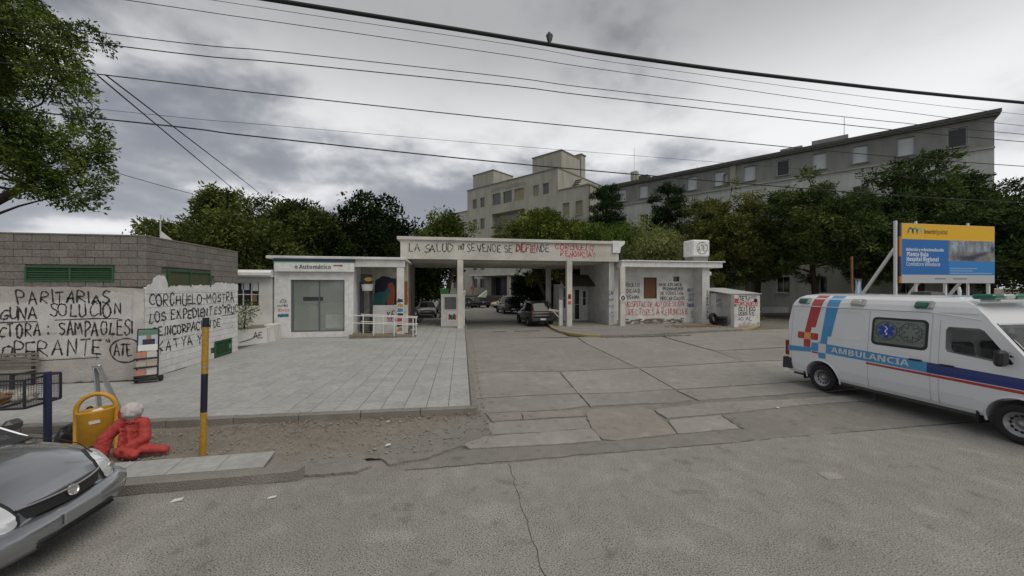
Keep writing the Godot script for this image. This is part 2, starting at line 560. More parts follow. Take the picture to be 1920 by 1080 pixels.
func build_ground() -> void:
	var r := RandomNumberGenerator.new()
	r.seed = 12
	var b := MB.new()
	b.nquad(Vector3(-1500, -0.05, -1500), Vector3(1500, -0.05, -1500), Vector3(1500, -0.05, 600), Vector3(-1500, -0.05, 600), Vector3.UP)
	setting("ground", b, M.ground)
	# street: two slabs of old paving parted by a crack, ragged along the gutter
	var street := setting_node("street")
	var edge_l := ragged(pv([0.93, -3.4, 0.95, -4.4, 0.97, -5.0, 1.0, -5.69, 0.2, -5.71, -1.0, -5.74, -2.0, -5.70, -60, -5.7, -60, 14, 0.93, 14, 0.9, 2.0]), 0.12, 0.035, 3)
	var edge_r := ragged(pv([0.944, -3.4, 0.964, -4.4, 0.984, -5.0, 1.014, -5.68, 2.5, -5.73, 4.7, -5.71, 6.3, -5.76, 9.0, -5.72, 60, -5.7, 60, 14, 0.944, 14, 0.914, 2.0]), 0.12, 0.035, 3)
	part(street, "bedding", sheet(pv([0.3, -5.6, 1.6, -5.6, 1.6, 13, 0.3, 13]), -0.012, 0.02), M.gutter)
	part(street, "carriageway", sheet(edge_l, 0.004, 0.05), M.street)
	part(street, "carriageway", sheet(edge_r, 0.0, 0.05), M.street)
	var plate := MB.new()
	plate.prism(ragged(pv([-0.16, -0.09, 0.15, -0.1, 0.17, 0.08, -0.1, 0.12]), 0.06, 0.02, 5), Vector3(5.48, 0.001, -4.46), Vector3.RIGHT, Vector3.FORWARD, Vector3(0, 0.008, 0))
	part(street, "cover_plate", plate, M.slab[2])
	# worn asphalt of the gutter and of the grounds
	setting("gutter", sheet(pv([-60, -5.4, 60, -5.4, 60, -7.0, 17, -12.6, 1.2, -20.4, 0.6, -9.0, -2.2, -6.6, -60, -6.6]), -0.022, 0.03), M.gutter)
	var lane := setting_node("gutter_lane")
	part(lane, "asphalt_strip", sheet(ragged(pv([-0.55, -5.78, 2.5, -5.79, 5.0, -5.77, 9.0, -5.79, 22, -5.78, 22, -7.6, 10.5, -7.25, 8.0, -7.2, 5.9, -6.9, 5.7, -6.26, 4.3, -6.24, 3.6, -6.2, 2.8, -6.2, 1.9, -6.2, 0.4, -6.3, -0.1, -6.15]), 0.15, 0.05, 8), -0.004, 0.02), M.gutter)
	part(lane, "asphalt_strip", sheet(ragged(pv([5.68, -6.33, 5.86, -7.04, 8.0, -7.32, 10.3, -7.36, 14, -7.7, 13, -8.9, 24, -9.6, 24, -7.0, 9, -6.1, 6.2, -6.15]), 0.2, 0.05, 9), -0.008, 0.01), M.gutter)
	setting("yard", sheet(pv([1.0, -20.0, 6.9, -19.9, 7.2, -25.6, 8.4, -32, 34, -32, 90, -32, 90, -110, -60, -110, -60, -30, 1.0, -30]), -0.006, 0.03), M.yard)
	setting("side_road", sheet(pv([11.9, -19.3, 16.8, -20.4, 26, -21.2, 17.2, -12.2, 14, -7.75, 60, -6.2, 60, -33, 27, -33, 27.2, -27, 18.0, -20.2]), -0.010, 0.03), M.yard)
	# driveway slabs, each its own outline
	var drive := setting_node("driveway")
	var slabs := [
		[1.3, -20.12, 7.13, -19.34, 6.77, -17.05, 6.44, -11.75, 3.73, -11.73, 0.9, -12.1],
		[7.29, -19.47, 11.99, -19.27, 11.57, -16.35, 11.36, -14.22, 10.85, -12.06, 8.78, -11.87, 6.51, -11.74, 6.89, -17.22],
		[12.2, -19.41, 16.77, -20.49, 21.84, -20.89, 26.2, -21.05, 18.97, -14.79, 15.24, -14.58, 11.55, -14.34, 11.74, -16.45],
		[11.45, -14.11, 15.0, -14.34, 19.23, -14.55, 16.61, -11.87, 12.56, -12.01, 10.92, -12.05],
		[0.9, -12.0, 3.64, -11.58, 3.39, -9.2, 2.31, -9.22, 0.74, -9.21],
		[3.74, -11.56, 6.4, -11.54, 6.05, -9.08, 4.54, -9.02, 3.44, -9.13],
		[6.51, -11.58, 8.67, -11.72, 10.94, -11.9, 12.96, -11.82, 16.38, -11.7, 12.96, -9.26, 7.81, -9.1, 6.14, -9.08],
		[0.74, -9.11, 2.29, -9.12, 3.37, -9.07, 3.28, -8.16, 2.55, -8.01, 1.75, -8.03, 0.76, -8.1],
		[3.44, -9.04, 4.5, -8.94, 6.02, -8.99, 5.89, -8.13, 5.45, -7.99, 4.55, -8.07, 3.33, -8.11],
		[6.1, -8.97, 7.7, -8.97, 9.54, -9.06, 12.79, -9.14, 11.56, -8.26, 8.32, -8.12, 6.95, -8.1, 6.08, -8.08],
		[0.94, -8.02, 1.65, -7.97, 1.6, -7.56, 1.0, -7.56],
		[1.69, -7.96, 3.04, -7.88, 2.95, -7.51, 1.65, -7.56],
		[0.84, -7.37, 1.07, -7.49, 1.87, -7.44, 2.92, -7.42, 2.81, -6.86, 1.87, -6.83, 0.88, -6.88, 0.84, -7.14],
		[3.01, -7.56, 3.23, -7.86, 4.32, -7.84, 4.53, -7.57, 4.43, -6.97, 4.27, -6.29, 3.72, -6.26, 3.05, -6.21, 2.82, -6.3, 2.84, -6.81],
		[4.62, -7.6, 6.09, -7.82, 8.43, -7.69, 10.82, -7.73, 10.25, -7.32, 7.99, -7.29, 6.11, -7.12, 4.58, -7.08],
		[4.54, -6.95, 4.94, -6.98, 5.79, -7.01, 5.61, -6.32, 4.32, -6.3],
		[0.29, -6.53, 0.69, -6.79, 1.85, -6.78, 2.8, -6.8, 2.77, -6.26, 1.91, -6.25, 0.45, -6.35]]
	var tone := [1, 0, 0, 1, 0, 2, 2, 1, 1, 0, 3, 3, 0, 3, 0, 2, 2]
	for i in slabs.size():
		var far: bool = slabs[i][1] < -11.0
		part(drive, "concrete_slab", sheet(ragged(Geometry2D.offset_polygon(pv(slabs[i]), 0.02 if far else 0.012)[0], 0.14, 0.02 if far else 0.04, 40), 0.004 + 0.003 * (i % 3), 0.06), M.slab[tone[i]])
	# drain slots at the gate
	for q in [[3.05, 3.85], [4.4, 6.0]]:
		var g := MB.new()
		g.bx(q[0], q[1], -0.002, 0.012, -23.1, -22.85)
		part(drive, "drain_grate", g, M.joint)
	build_verge()
	build_plaza()
	build_island()

func build_verge() -> void:
	var r := RandomNumberGenerator.new()
	r.seed = 77
	var verge := setting_node("verge")
	var earth := bumpy(-16, 0.95, -8.4, -6.2, 0.06, 0.004, 0.045, 4, 0.9)
	# it thins out where the asphalt of the driveway begins
	for i in earth.v.size():
		var p := earth.v[i]
		var off: float = (p.x + 0.6) * 0.8 + (p.z + 6.9) * 0.6
		if off > 0.0: earth.v[i] = p - Vector3(0, minf(off * 0.09, 0.09), 0)
	part(verge, "earth", earth, M.dirt, Vector3.ZERO, Vector3.ZERO, true)
	part(verge, "asphalt_patch", sheet(ragged(pv([-2.45, -6.35, -1.9, -6.52, -1.28, -6.47, -1.07, -5.95, -1.3, -5.8, -2.0, -5.85, -2.3, -6.0]), 0.1, 0.06, 31), 0.018, 0.08), M.gutter)
	part(verge, "asphalt_patch", sheet(ragged(pv([-1.0, -6.9, 0.3, -7.4, 0.85, -7.9, 0.9, -6.9, 0.2, -6.4, -0.2, -6.1, -0.8, -6.0, -1.1, -6.4]), 0.1, 0.06, 35), 0.014, 0.06), M.gutter)
	var peb := pebble_mesh(3)
	var spots := []
	for i in 1500:
		var s := r.randf_range(0.006, 0.02) * (1.8 if r.randf() < 0.06 else 1.0)
		var x := r.randf_range(-7.5, 0.9)
		spots.append(Transform3D(Basis.from_euler(Vector3(0, r.randf() * TAU, 0)).scaled(Vector3.ONE * s), Vector3(x, 0.035, -8.2 + 1.9 * pow(r.randf(), 1.3))))
	scatter("gravel", peb, M.slab[0], spots, verge)
	var lf := MB.new()
	lf.nquad(Vector3(-1, 0, -0.4), Vector3(0.1, 0.25, -0.6), Vector3(1, 0.05, 0.1), Vector3(0, 0.1, 0.5), Vector3.UP)
	var leaves := []
	for i in 900:
		var s := r.randf_range(0.01, 0.028)
		var on_edge := r.randf() < 0.7
		var p := Vector3(r.randf_range(-7.5, 0.9), 0.045, -8.1 + 0.25 * absf(r.randfn())) if on_edge else Vector3(r.randf_range(-6.5, 0.8), 0.045, r.randf_range(-8.0, -6.3))
		if r.randf() < 0.25:
			var z := r.randf_range(-20, -8.3)
			p = Vector3(0.84 + (-z - 8.1) * 0.056 + absf(r.randfn()) * 0.05, 0.02, z)
		leaves.append(Transform3D(Basis.from_euler(Vector3(r.randf_range(-0.3, 0.3), r.randf() * TAU, 0)).scaled(Vector3.ONE * s), p))
	scatter("leaf_litter", lf.mesh(), mat(0.23, 0.12, 0.06, 0.9), leaves, verge)
	# kerbside footway of pale slabs with its rounded kerb end
	var walk := setting_node("kerbside_footway")
	part(walk, "bedding", sheet(pv([-16, -5.9, -2.55, -5.9, -2.62, -6.45, -16, -6.45]), 0.115, 0.12), M.joint)
	for i in 16:
		var x1 := -2.52 - i * 0.62
		var t := MB.new()
		t.prism(pv([x1 - 0.61, 5.93, x1, 5.93, x1 - 0.06, 6.46, x1 - 0.67, 6.46]), Vector3(0, 0.08, 0), Vector3.RIGHT, Vector3.FORWARD, Vector3(0, 0.06 + r.randf() * 0.004, 0))
		part(walk, "paving_slab", t, M.tile[i % 4])
	var kerb := sheet(ragged(pv([-16, -5.72, -2.2, -5.70, -2.02, -5.74, -1.95, -5.86, -2.05, -6.0, -2.3, -6.1, -2.51, -6.3, -2.5, -5.92, -16, -5.92]), 0.2, 0.015, 15), 0.135, 0.18)
	part(walk, "kerb", kerb, M.kerb)

func build_plaza() -> void:
	var r := RandomNumberGenerator.new()
	r.seed = 5
	var plaza := setting_node("plaza_pavement")
	# the tile grid is turned a little against the street
	var o := Vector3(0.74, 0, -8.12)
	var bs := Basis.from_euler(Vector3(0, deg_to_rad(-2.9), 0))
	var base := MB.new()
	var corners := [Vector3(0, 0, 0), Vector3(0, 0, -24), Vector3(-16, 0, -24), Vector3(-16, 0, 0)]
	var poly := PackedVector2Array()
	for c in corners:
		var p: Vector3 = o + bs * c
		poly.append(Vector2(p.x, p.z))
	part(plaza, "bedding", sheet(poly, 0.138, 0.2), M.mortar)
	var s := 0.47
	var meshes := []
	for k in 3:
		var t := MB.new()
		t.box(Vector3(0, -0.02, 0), Vector3(s - 0.011, 0.04, s - 0.011), 0.005)
		meshes.append(t.mesh())
	var cand := []
	for i in 34:
		for j in 51:
			var l := Vector3(-0.15 - s * (i + 0.5), 0.15, -0.06 - s * (j + 0.5))
			var p := o + bs * l
			if p.z < -11.95 and p.x < -8.3: continue
			if p.z < -20.9 and p.x < -1.7: continue
			cand.append(p)
	cand.sort_custom(func(a, c): return Vector2(a.x, a.z).length_squared() < Vector2(c.x, c.z).length_squared())
	var rest := []
	var count := 0
	for p in cand:
		var tilt := Basis.from_euler(Vector3(r.randfn() * 0.004, 0, r.randfn() * 0.004))
		var tr := Transform3D(bs * tilt, p + Vector3(0, r.randfn() * 0.0012, 0))
		var in_view: bool = p.x > -12.0 - 0.3 * (p.z + 8.0)
		if count < 300 and in_view:
			var m := part(plaza, "paving_tile", meshes[0], M.tile[r.randi() % 4])
			m.transform = tr
			count += 1
		else: rest.append(tr)
	scatter("paving_tile_field", meshes[0], M.tile[0], rest, plaza)
	# concrete kerbs along the front and along the driveway
	for i in 13:
		var k := MB.new()
		var x1 := -1.2 * i
		k.box(Vector3(x1 - 0.6, 0.06, 0.03), Vector3(1.19, 0.19, 0.14), 0.02)
		var m := part(plaza, "kerb_stone", k, M.kerb)
		m.transform = Transform3D(bs, o)
	for i in 18:
		var k := MB.new()
		k.box(Vector3(-0.06, 0.06, -0.06 - 1.0 * i - 0.5), Vector3(0.14, 0.19, 0.99), 0.02)
		var m := part(plaza, "kerb_stone", k, M.kerb)
		m.transform = Transform3D(bs, o)

func build_island() -> void:
	var isl := setting_node("gate_footway")
	var line := [Vector2(8.5, -31), Vector2(7.5, -26), Vector2(7.05, -23.4), Vector2(7.0, -21.7), Vector2(7.2, -20.6), Vector2(7.7, -19.8), Vector2(8.5, -19.25), Vector2(9.6, -19.05), Vector2(11.2, -19.3), Vector2(12.7, -19.6), Vector2(14.3, -19.95), Vector2(16.0, -20.3), Vector2(17.3, -20.4), Vector2(18.4, -20.5), Vector2(19.8, -21.2), Vector2(21.4, -22.4), Vector2(22.6, -24.0), Vector2(23.0, -26.0), Vector2(22.9, -28.0)]
	var top := PackedVector2Array()
	for p in line: top.append(p)
	top.append(Vector2(22.9, -31))
	part(isl, "footway_slab", sheet(top, 0.135, 0.16), M.yard)
	for i in line.size() - 1:
		var a: Vector2 = line[i]
		var c: Vector2 = line[i + 1]
		var k := MB.new()
		k.bar(Vector3(a.x, 0.06, a.y), Vector3(c.x, 0.06, c.y), 0.17, 0.18, 0.025)
		part(isl, "kerb_stone", k, M.kerb_yellow if (i < 6 or i > 12) else M.kerb)
	# swept rubble and leaves at the kerb
	var r := RandomNumberGenerator.new()
	r.seed = 9
	var spots := []
	for i in 420:
		var s := r.randf_range(0.015, 0.05)
		spots.append(Transform3D(Basis.from_euler(Vector3(0, r.randf() * TAU, 0)).scaled(Vector3.ONE * s), Vector3(11.4 + r.randfn() * 0.9, 0.02 + r.randf() * 0.04, -19.05 + r.randfn() * 0.12)))
	scatter("kerb_rubble", pebble_mesh(8), M.dirt, spots, isl)
	spots = []
	for i in 500:
		var s := r.randf_range(0.015, 0.06)
		spots.append(Transform3D(Basis.from_euler(Vector3(0, r.randf() * TAU, 0)).scaled(Vector3.ONE * s), Vector3(16.7 + r.randfn() * 0.9, 0.14 + r.randf() * 0.05, -22.4 + r.randfn() * 0.35)))
	scatter("leaf_pile", pebble_mesh(11), mat(0.24, 0.165, 0.11, 1.0), spots, isl)

# ---------------------------------------------------------------- hand-painted letters
var GLYPH := {
	"A": "0 0 .33 1 .66 0|.12 .36 .55 .38", "B": "0 0 0 1 .45 .95 .5 .7 .42 .54 0 .52|.4 .53 .6 .35 .5 .06 0 0", "C": ".62 .86 .4 1 .12 .86 0 .5 .1 .14 .36 0 .62 .12",
	"D": "0 0 .02 1 .4 .92 .62 .55 .45 .12 0 0", "E": ".55 1 .02 .98 0 .02 .58 0|.02 .52 .42 .5", "F": ".55 1 .02 .98 0 0|.02 .52 .42 .5", "G": ".62 .88 .36 1 .08 .82 0 .46 .14 .1 .42 0 .62 .2 .62 .44 .36 .44",
	"H": "0 0 .02 1|.6 0 .58 1|0 .5 .6 .52", "I": ".08 0 .1 1", "J": ".45 1 .45 .2 .3 0 .08 .06 0 .22", "K": "0 0 0 1|.55 1 .03 .46 .58 0", "L": ".02 1 0 0 .52 .02",
	"M": "0 0 .06 1 .36 .4 .66 1 .74 0", "N": "0 0 .02 1 .58 .02 .6 1", "O": ".32 1 .08 .84 0 .5 .1 .12 .34 0 .6 .14 .68 .5 .58 .88 .32 1", "P": "0 0 .02 1 .46 .95 .56 .72 .42 .5 .02 .46",
	"R": "0 0 .02 1 .46 .95 .55 .72 .4 .52 .02 .48 .6 0", "S": ".56 .88 .36 1 .1 .88 .08 .66 .3 .52 .54 .36 .52 .12 .26 0 0 .12", "T": "0 .98 .62 1|.3 .99 .3 0", "U": "0 1 .02 .2 .2 0 .42 .04 .56 .24 .56 1",
	"V": "0 1 .3 0 .6 1", "X": "0 0 .55 1|0 1 .56 0", "Y": "0 1 .3 .5 .58 1|.3 .5 .24 0", "Z": "0 1 .58 .98 0 .02 .6 0", "9": ".55 .7 .3 .52 .06 .68 .16 .96 .42 .98 .55 .7 .48 0", "5": ".52 1 .08 1 .06 .56 .36 .6 .52 .34 .36 .02 0 .06",
	"!": ".08 1 .1 .3|.1 .1 .1 .02", "-": ".05 .5 .5 .52", ":": ".1 .75 .13 .68|.1 .25 .13 .18", "'": ".06 1.1 .1 .9", "\"": ".02 1.05 .1 .85|.18 1.05 .26 .85", "1": "0 .8 .2 1 .2 0", "3": ".02 .95 .4 .98 .2 .58 .5 .4 .4 .05 0 .04"}

# writes text with a brush: h letter height, w stroke width; returns its length
func brush(b: MB, text: String, o: Vector3, U: Vector3, V: Vector3, h: float, w: float, sd: int, wide := 1.0, gap := 0.28) -> float:
	var r := RandomNumberGenerator.new()
	r.seed = sd
	var x := 0.0
	for ch in text:
		if ch == " ":
			x += h * 0.42 * wide
			continue
		if not GLYPH.has(ch): continue
		var most := 0.0
		var drop := r.randfn() * 0.06
		var lean := r.randfn() * 0.08
		var tall := 1.0 + r.randfn() * 0.08
		for line in GLYPH[ch].split("|"):
			var raw: PackedStringArray = line.split(" ")
			var key := []
			for i in range(0, raw.size(), 2):
				var q := Vector2(float(raw[i]), float(raw[i + 1]))
				most = max(most, q.x)
				q += Vector2(r.randfn(), r.randfn()) * 0.035
				key.append(Vector2((q.x + lean * q.y) * wide, q.y * tall + drop) * h + Vector2(x, 0))
			# corners rounded as a hand would
			var pts := []
			for i in key.size() - 1:
				var p0: Vector2 = key[max(i - 1, 0)]
				var p3: Vector2 = key[min(i + 2, key.size() - 1)]
				var round_: bool = key.size() > 4
				for k in 4:
					var t := k / 4.0
					pts.append((key[i] as Vector2).cubic_interpolate(key[i + 1], p0, p3, t) if round_ else (key[i] as Vector2).lerp(key[i + 1], t))
			pts.append(key[-1])
			b.stroke(pts, w * (1.0 + r.randfn() * 0.12), o, U, V)
		x += (most * wide + gap * (1.0 + 0.25 * r.randfn())) * h
	return x

func circle_pts(c: Vector2, rx: float, ry: float, a0 := 0.3, a1 := 6.7) -> Array:
	var pts := []
	for i in 29:
		var a := lerpf(a0, a1, i / 28.0)
		pts.append(c + Vector2(cos(a) * rx * (1.0 + 0.03 * sin(a * 3)), sin(a) * ry))
	return pts

func write(parent: Node, text: String, o: Vector3, U: Vector3, length: float, h: float, w: float, material: Material, sd: int) -> void:
	# fitted to the length that the writing has on the wall
	var l := brush(MB.new(), text, o, U, Vector3.UP, h, w, sd)
	var x := 0.0
	for i in text.length():
		# each letter is a piece of its own
		var b := MB.new()
		var step := brush(b, text[i], o + U * x, U, Vector3.UP, h, w, sd * 31 + i * 7, length / l, 0.28 * length / l)
		# now and then the paint ran
		if h > 0.25 and (sd * 13 + i * 29) % 7 == 0 and b.v.size():
			var q := Vector2(step * 0.35, 0.03)
			b.stroke([q, q - Vector2(0.004, 0.08), q - Vector2(-0.003, 0.1 + 0.02 * (i % 4))], w * 0.28, o + U * x, U, Vector3.UP)
		x += step
		if b.v.size(): part(parent, "painted_letter", b, material)

func print_text(parent: Node, text: String, at: Vector3, turn: float, height: float, material: Material, bold := true, width := 0.0, serif := false, depth := 0.004) -> MeshInstance3D:
	var t := TextMesh.new()
	var f := SystemFont.new()
	f.font_names = PackedStringArray(["Droid Serif" if serif else "Droid Sans"])
	if bold: f.font_weight = 700
	t.font = f; t.text = text
	t.font_size = 32
	t.pixel_size = height / 23.0
	t.depth = depth
	var o := MeshInstance3D.new()
	o.mesh = t; o.material_override = material; o.name = "lettering"
	parent.add_child(o, true)
	o.position = at; o.rotation_degrees.y = turn
	if width > 0.0:
		var s := t.get_aabb().size.x
		if s > 0.0: o.scale.x = width / s
	return o

# ---------------------------------------------------------------- block hut
func build_block_hut() -> void:
	var r := RandomNumberGenerator.new()
	r.seed = 21
	var x1 := -8.12
	var x0 := -14.6
	var z0 := -12.12
	var z1 := -16.92
	var y0 := 0.15
	var hut := thing("block_hut", "grey concrete block hut with its lower walls painted white and covered in graffiti", "hut")
	var core := MB.new()
	core.bx(x0 + 0.03, x1 - 0.03, 0.1, 4.12, z1 + 0.03, z0 - 0.03)
	part(hut, "core", core, M.mortar)
	var cop := MB.new()
	cop.bx(x0 - 0.01, x1 + 0.012, 4.12, 4.17, z1 - 0.01, z0 + 0.012, 0.01)
	part(hut, "coping", cop, M.block[1])
	var bl := MB.new()
	bl.box(Vector3.ZERO, Vector3(0.388, 0.19, 0.06), 0.008)
	var block := bl.mesh()
	var hl := MB.new()
	hl.box(Vector3.ZERO, Vector3(0.188, 0.19, 0.06), 0.008)
	var half := hl.mesh()
	var rows := 20
	for j in rows:
		var y := y0 + 0.0 + (j + 0.5) * 0.1985
		# front: blocks show above the render only
		if y > 2.7:
			for i in 17:
				var x := x1 - 0.2 - i * 0.4 - (0.2 if j % 2 else 0.0)
				if x < x0 + 0.2: continue
				if y > 2.86 and y < 3.3 and x > -10.98 and x < -8.74:
					continue
				part(hut, "block", block, M.block[r.randi() % 4], Vector3(x, y, z0 - 0.028 + r.randfn() * 0.002))
			if j % 2: part(hut, "block", half, M.block[r.randi() % 4], Vector3(x1 - 0.1, y, z0 - 0.028))
			# block ends round the louvre
			if y > 2.86 and y < 3.3:
				for q in [[-11.4, -10.86], [-8.86, -8.34 if j % 2 else -8.14]]:
					var e := MB.new()
					e.bx(q[0] + 0.006, q[1] - 0.006, y - 0.095, y + 0.095, z0 - 0.058, z0 + 0.002, 0.008)
					if q[0] > -11.0 or true: part(hut, "block", e, M.block[r.randi() % 4])
		for i in 12:
			var z := z0 - 0.2 - i * 0.4 - (0.2 if j % 2 else 0.0)
			if z < z1 + 0.19: continue
			if y > 2.75 and y < 3.28 and z < -12.9 and z > -15.2: continue
			if y < 0.75 and z < -15.25 and z > -16.5: continue
			var painted := y < 2.75
			part(hut, "block", block, M.painted_block[r.randi() % 2] if painted else M.block[r.randi() % 4], Vector3(x1 - 0.028 + r.randfn() * 0.002, y, z), Vector3(0, 90, 0))
		if j % 2:
			for ze in [z0 - 0.1, z1 + 0.1]: part(hut, "block", half, M.painted_block[0] if y < 2.75 else M.block[r.randi() % 4], Vector3(x1 - 0.028, y, ze), Vector3(0, 90, 0))
	# smooth render on the front, white brushed patches over it
	var coat := MB.new()
	coat.prism(ragged(pv([x0, 0.16, x1 - 0.01, 0.16, x1 - 0.01, 2.68, -9.4, 2.73, -11, 2.74, x0, 2.76]), 0.15, 0.03, 2), Vector3(0, 0, z0 - 0.03), Vector3.RIGHT, Vector3.UP, Vector3(0, 0, 0.034))
	part(hut, "render_coat", coat, M.render_coat)
	for q in [[pv([-12.4, 1.55, -10.2, 1.5, -8.9, 1.6, -8.46, 1.7, -8.42, 2.5, -8.9, 2.62, -9.3, 2.4, -10.3, 2.35, -12.4, 2.3]), 4], [pv([-11.9, 0.75, -9.2, 0.85, -9.3, 1.45, -11.9, 1.42]), 7], [pv([-8.46, 1.2, -8.16, 1.2, -8.16, 2.58, -8.4, 2.6]), 9]]:
		var p := MB.new()
		p.prism(ragged(q[0], 0.08, 0.07, q[1]), Vector3(0, 0, z0 + 0.003), Vector3.RIGHT, Vector3.UP, Vector3(0, 0, 0.003))
		part(hut, "paint_patch", p, M.render_patch)
	var sp := MB.new()
	sp.prism(ragged(pv([12.14, 2.62, 16.9, 2.6, 16.9, 2.86, 15.6, 2.9, 15.15, 2.8, 12.98, 2.76, 12.9, 3.0, 12.7, 3.08, 12.45, 3.02, 12.3, 2.82, 12.16, 2.78]), 0.06, 0.07, 12), Vector3(x1 + 0.0035, 0, 0), Vector3.FORWARD, Vector3.UP, Vector3(0.003, 0, 0))
	part(hut, "paint_patch", sp, M.painted_block[0])
	# green louvres
	var fr := MB.new()
	for q in [[-10.86, -8.86, 2.88, 2.92], [-10.86, -8.86, 3.24, 3.28], [-10.86, -10.82, 2.92, 3.24], [-8.9, -8.86, 2.92, 3.24], [-9.88, -9.84, 2.92, 3.24]]:
		fr.bx(q[0], q[1], q[2], q[3], z0 - 0.04, z0 + 0.03, 0.004)
	var louvre := part(hut, "louvre", fr, M.green)
	for k in 5:
		for q in [[-10.82, -9.88], [-9.84, -8.9]]:
			var s := MB.new()
			s.box(Vector3((q[0] + q[1]) * 0.5, 2.955 + k * 0.064, z0 - 0.01), Vector3(q[1] - q[0] - 0.004, 0.012, 0.06), 0.0, Basis.from_euler(Vector3(0.7, 0, 0)))
			part(louvre, "slat", s, M.green)
	# boarded side window
	var sw := MB.new()
	for q in [[12.98, 15.1, 3.2, 3.26], [12.98, 13.04, 2.74, 3.2], [15.04, 15.1, 2.74, 3.2], [13.99, 14.03, 2.74, 3.2]]:
		sw.bx(x1 - 0.06, x1 + 0.03, q[2], q[3], -q[0], -q[1], 0.004)
	var win := part(hut, "window", sw, M.green)
	for q in [[13.04, 13.99], [14.03, 15.04]]:
		var p := MB.new()
		p.bx(x1 - 0.025, x1 - 0.008, 2.74, 3.2, -q[0] - 0.003, -q[1] + 0.003)
		part(win, "board", p, M.olive)
	# low grille
	var gf := MB.new()
	for q in [[15.32, 16.42, 0.70, 0.76], [15.32, 16.42, 0.2, 0.25], [15.32, 15.37, 0.25, 0.7], [16.37, 16.42, 0.25, 0.7]]:
		gf.bx(x1 - 0.06, x1 + 0.03, q[2], q[3], -q[0], -q[1], 0.004)
	var grille := part(hut, "grille", gf, M.green)
	for k in 7:
		var s := MB.new()
		s.box(Vector3(x1 - 0.01, 0.285 + k * 0.062, -15.87), Vector3(0.06, 0.01, 0.99), 0.0, Basis.from_euler(Vector3(0, 0, -0.7)))
		part(grille, "slat", s, M.green)
	for z in [-15.62, -15.87, -16.12]:
		var s := MB.new()
		s.bx(x1 + 0.02, x1 + 0.035, 0.25, 0.7, z - 0.01, z + 0.01)
		part(grille, "bar", s, M.green)
	# writing on the front
	var zf := z0 + 0.011
	var X := Vector3.RIGHT
	for q in [["9", -11.56, 2.33, 0.22, 0.32], ["PARITARIAS", -11.0, 2.3, 2.15, 0.32], ["GUNA", -11.4, 1.88, 0.86, 0.34], ["SOLUCION", -10.3, 1.95, 1.62, 0.34], ["CTORA", -11.42, 1.42, 0.88, 0.35], [":", -10.37, 1.42, 0.06, 0.35], ["SAMPAOLESI", -10.1, 1.44, 1.74, 0.38], ["OPERANTE\"", -11.4, 0.88, 2.5, 0.42], ["ATE", -8.85, 0.83, 0.46, 0.3]]:
		write(hut, q[0], Vector3(q[1], q[2], zf), X, q[3], q[4], 0.036, M.black_paint, 100 + int(q[1] * 10))
	for pts in [circle_pts(Vector2(-8.58, 0.98), 0.37, 0.33), [Vector2(-11.5, 1.79), Vector2(-11.0, 1.8), Vector2(-10.6, 1.81)], [Vector2(-10.2, 1.84), Vector2(-9.3, 1.87), Vector2(-8.75, 1.86)], [Vector2(-11.5, 0.80), Vector2(-10.4, 0.77), Vector2(-9.2, 0.81)], [Vector2(-9.02, 2.33), Vector2(-8.96, 2.39)]]:
		var ln := MB.new()
		ln.stroke(pts, 0.034 if pts.size() > 5 else 0.025, Vector3(0, 0, zf), X, Vector3.UP)
		part(hut, "painted_line", ln, M.black_paint)
	# writing on the side
	var xs := x1 + 0.009
	var Zn := Vector3.FORWARD
	for q in [["CORCHUELO-MOSTRA", -12.25, 2.18, 4.5, 0.31], ["LOS EXPEDIENTES\"TRUC", -12.25, 1.73, 4.5, 0.28], ["REINCORPACION DE", -12.38, 1.28, 3.45, 0.27], ["KATYA Y", -12.55, 0.84, 2.15, 0.29]]:
		write(hut, q[0], Vector3(xs, q[2], q[1]), Zn, q[3], q[4], 0.04, M.black_paint, 300 + int(q[2] * 10))
	var l2 := MB.new()
	l2.stroke([Vector2(15.75, 1.66), Vector2(16.7, 1.68)], 0.03, Vector3(xs, 0, 0), Zn, Vector3.UP)
	part(hut, "painted_line", l2, M.black_paint)
	# antenna stub on the roof
	var mast := thing("roof_mast", "thin steel mast with a bracket on the block hut roof", "mast", Vector3(-8.32, 4.17, -13.0))
	var mp := MB.new()
	mp.tube([Vector3.ZERO, Vector3(0, 0.72, 0)], 0.018, 6)
	part(mast, "pole", mp, M.steel)
	var mb := MB.new()
	mb.prism(pv([0, 0, 0.35, 0, 0.02, 0.24]), Vector3(0, 0, 0.015), Vector3(0.4, 0, -0.9), Vector3.UP, Vector3(0.01, 0, 0.004))
	part(mast, "bracket", mb, M.rail_white)

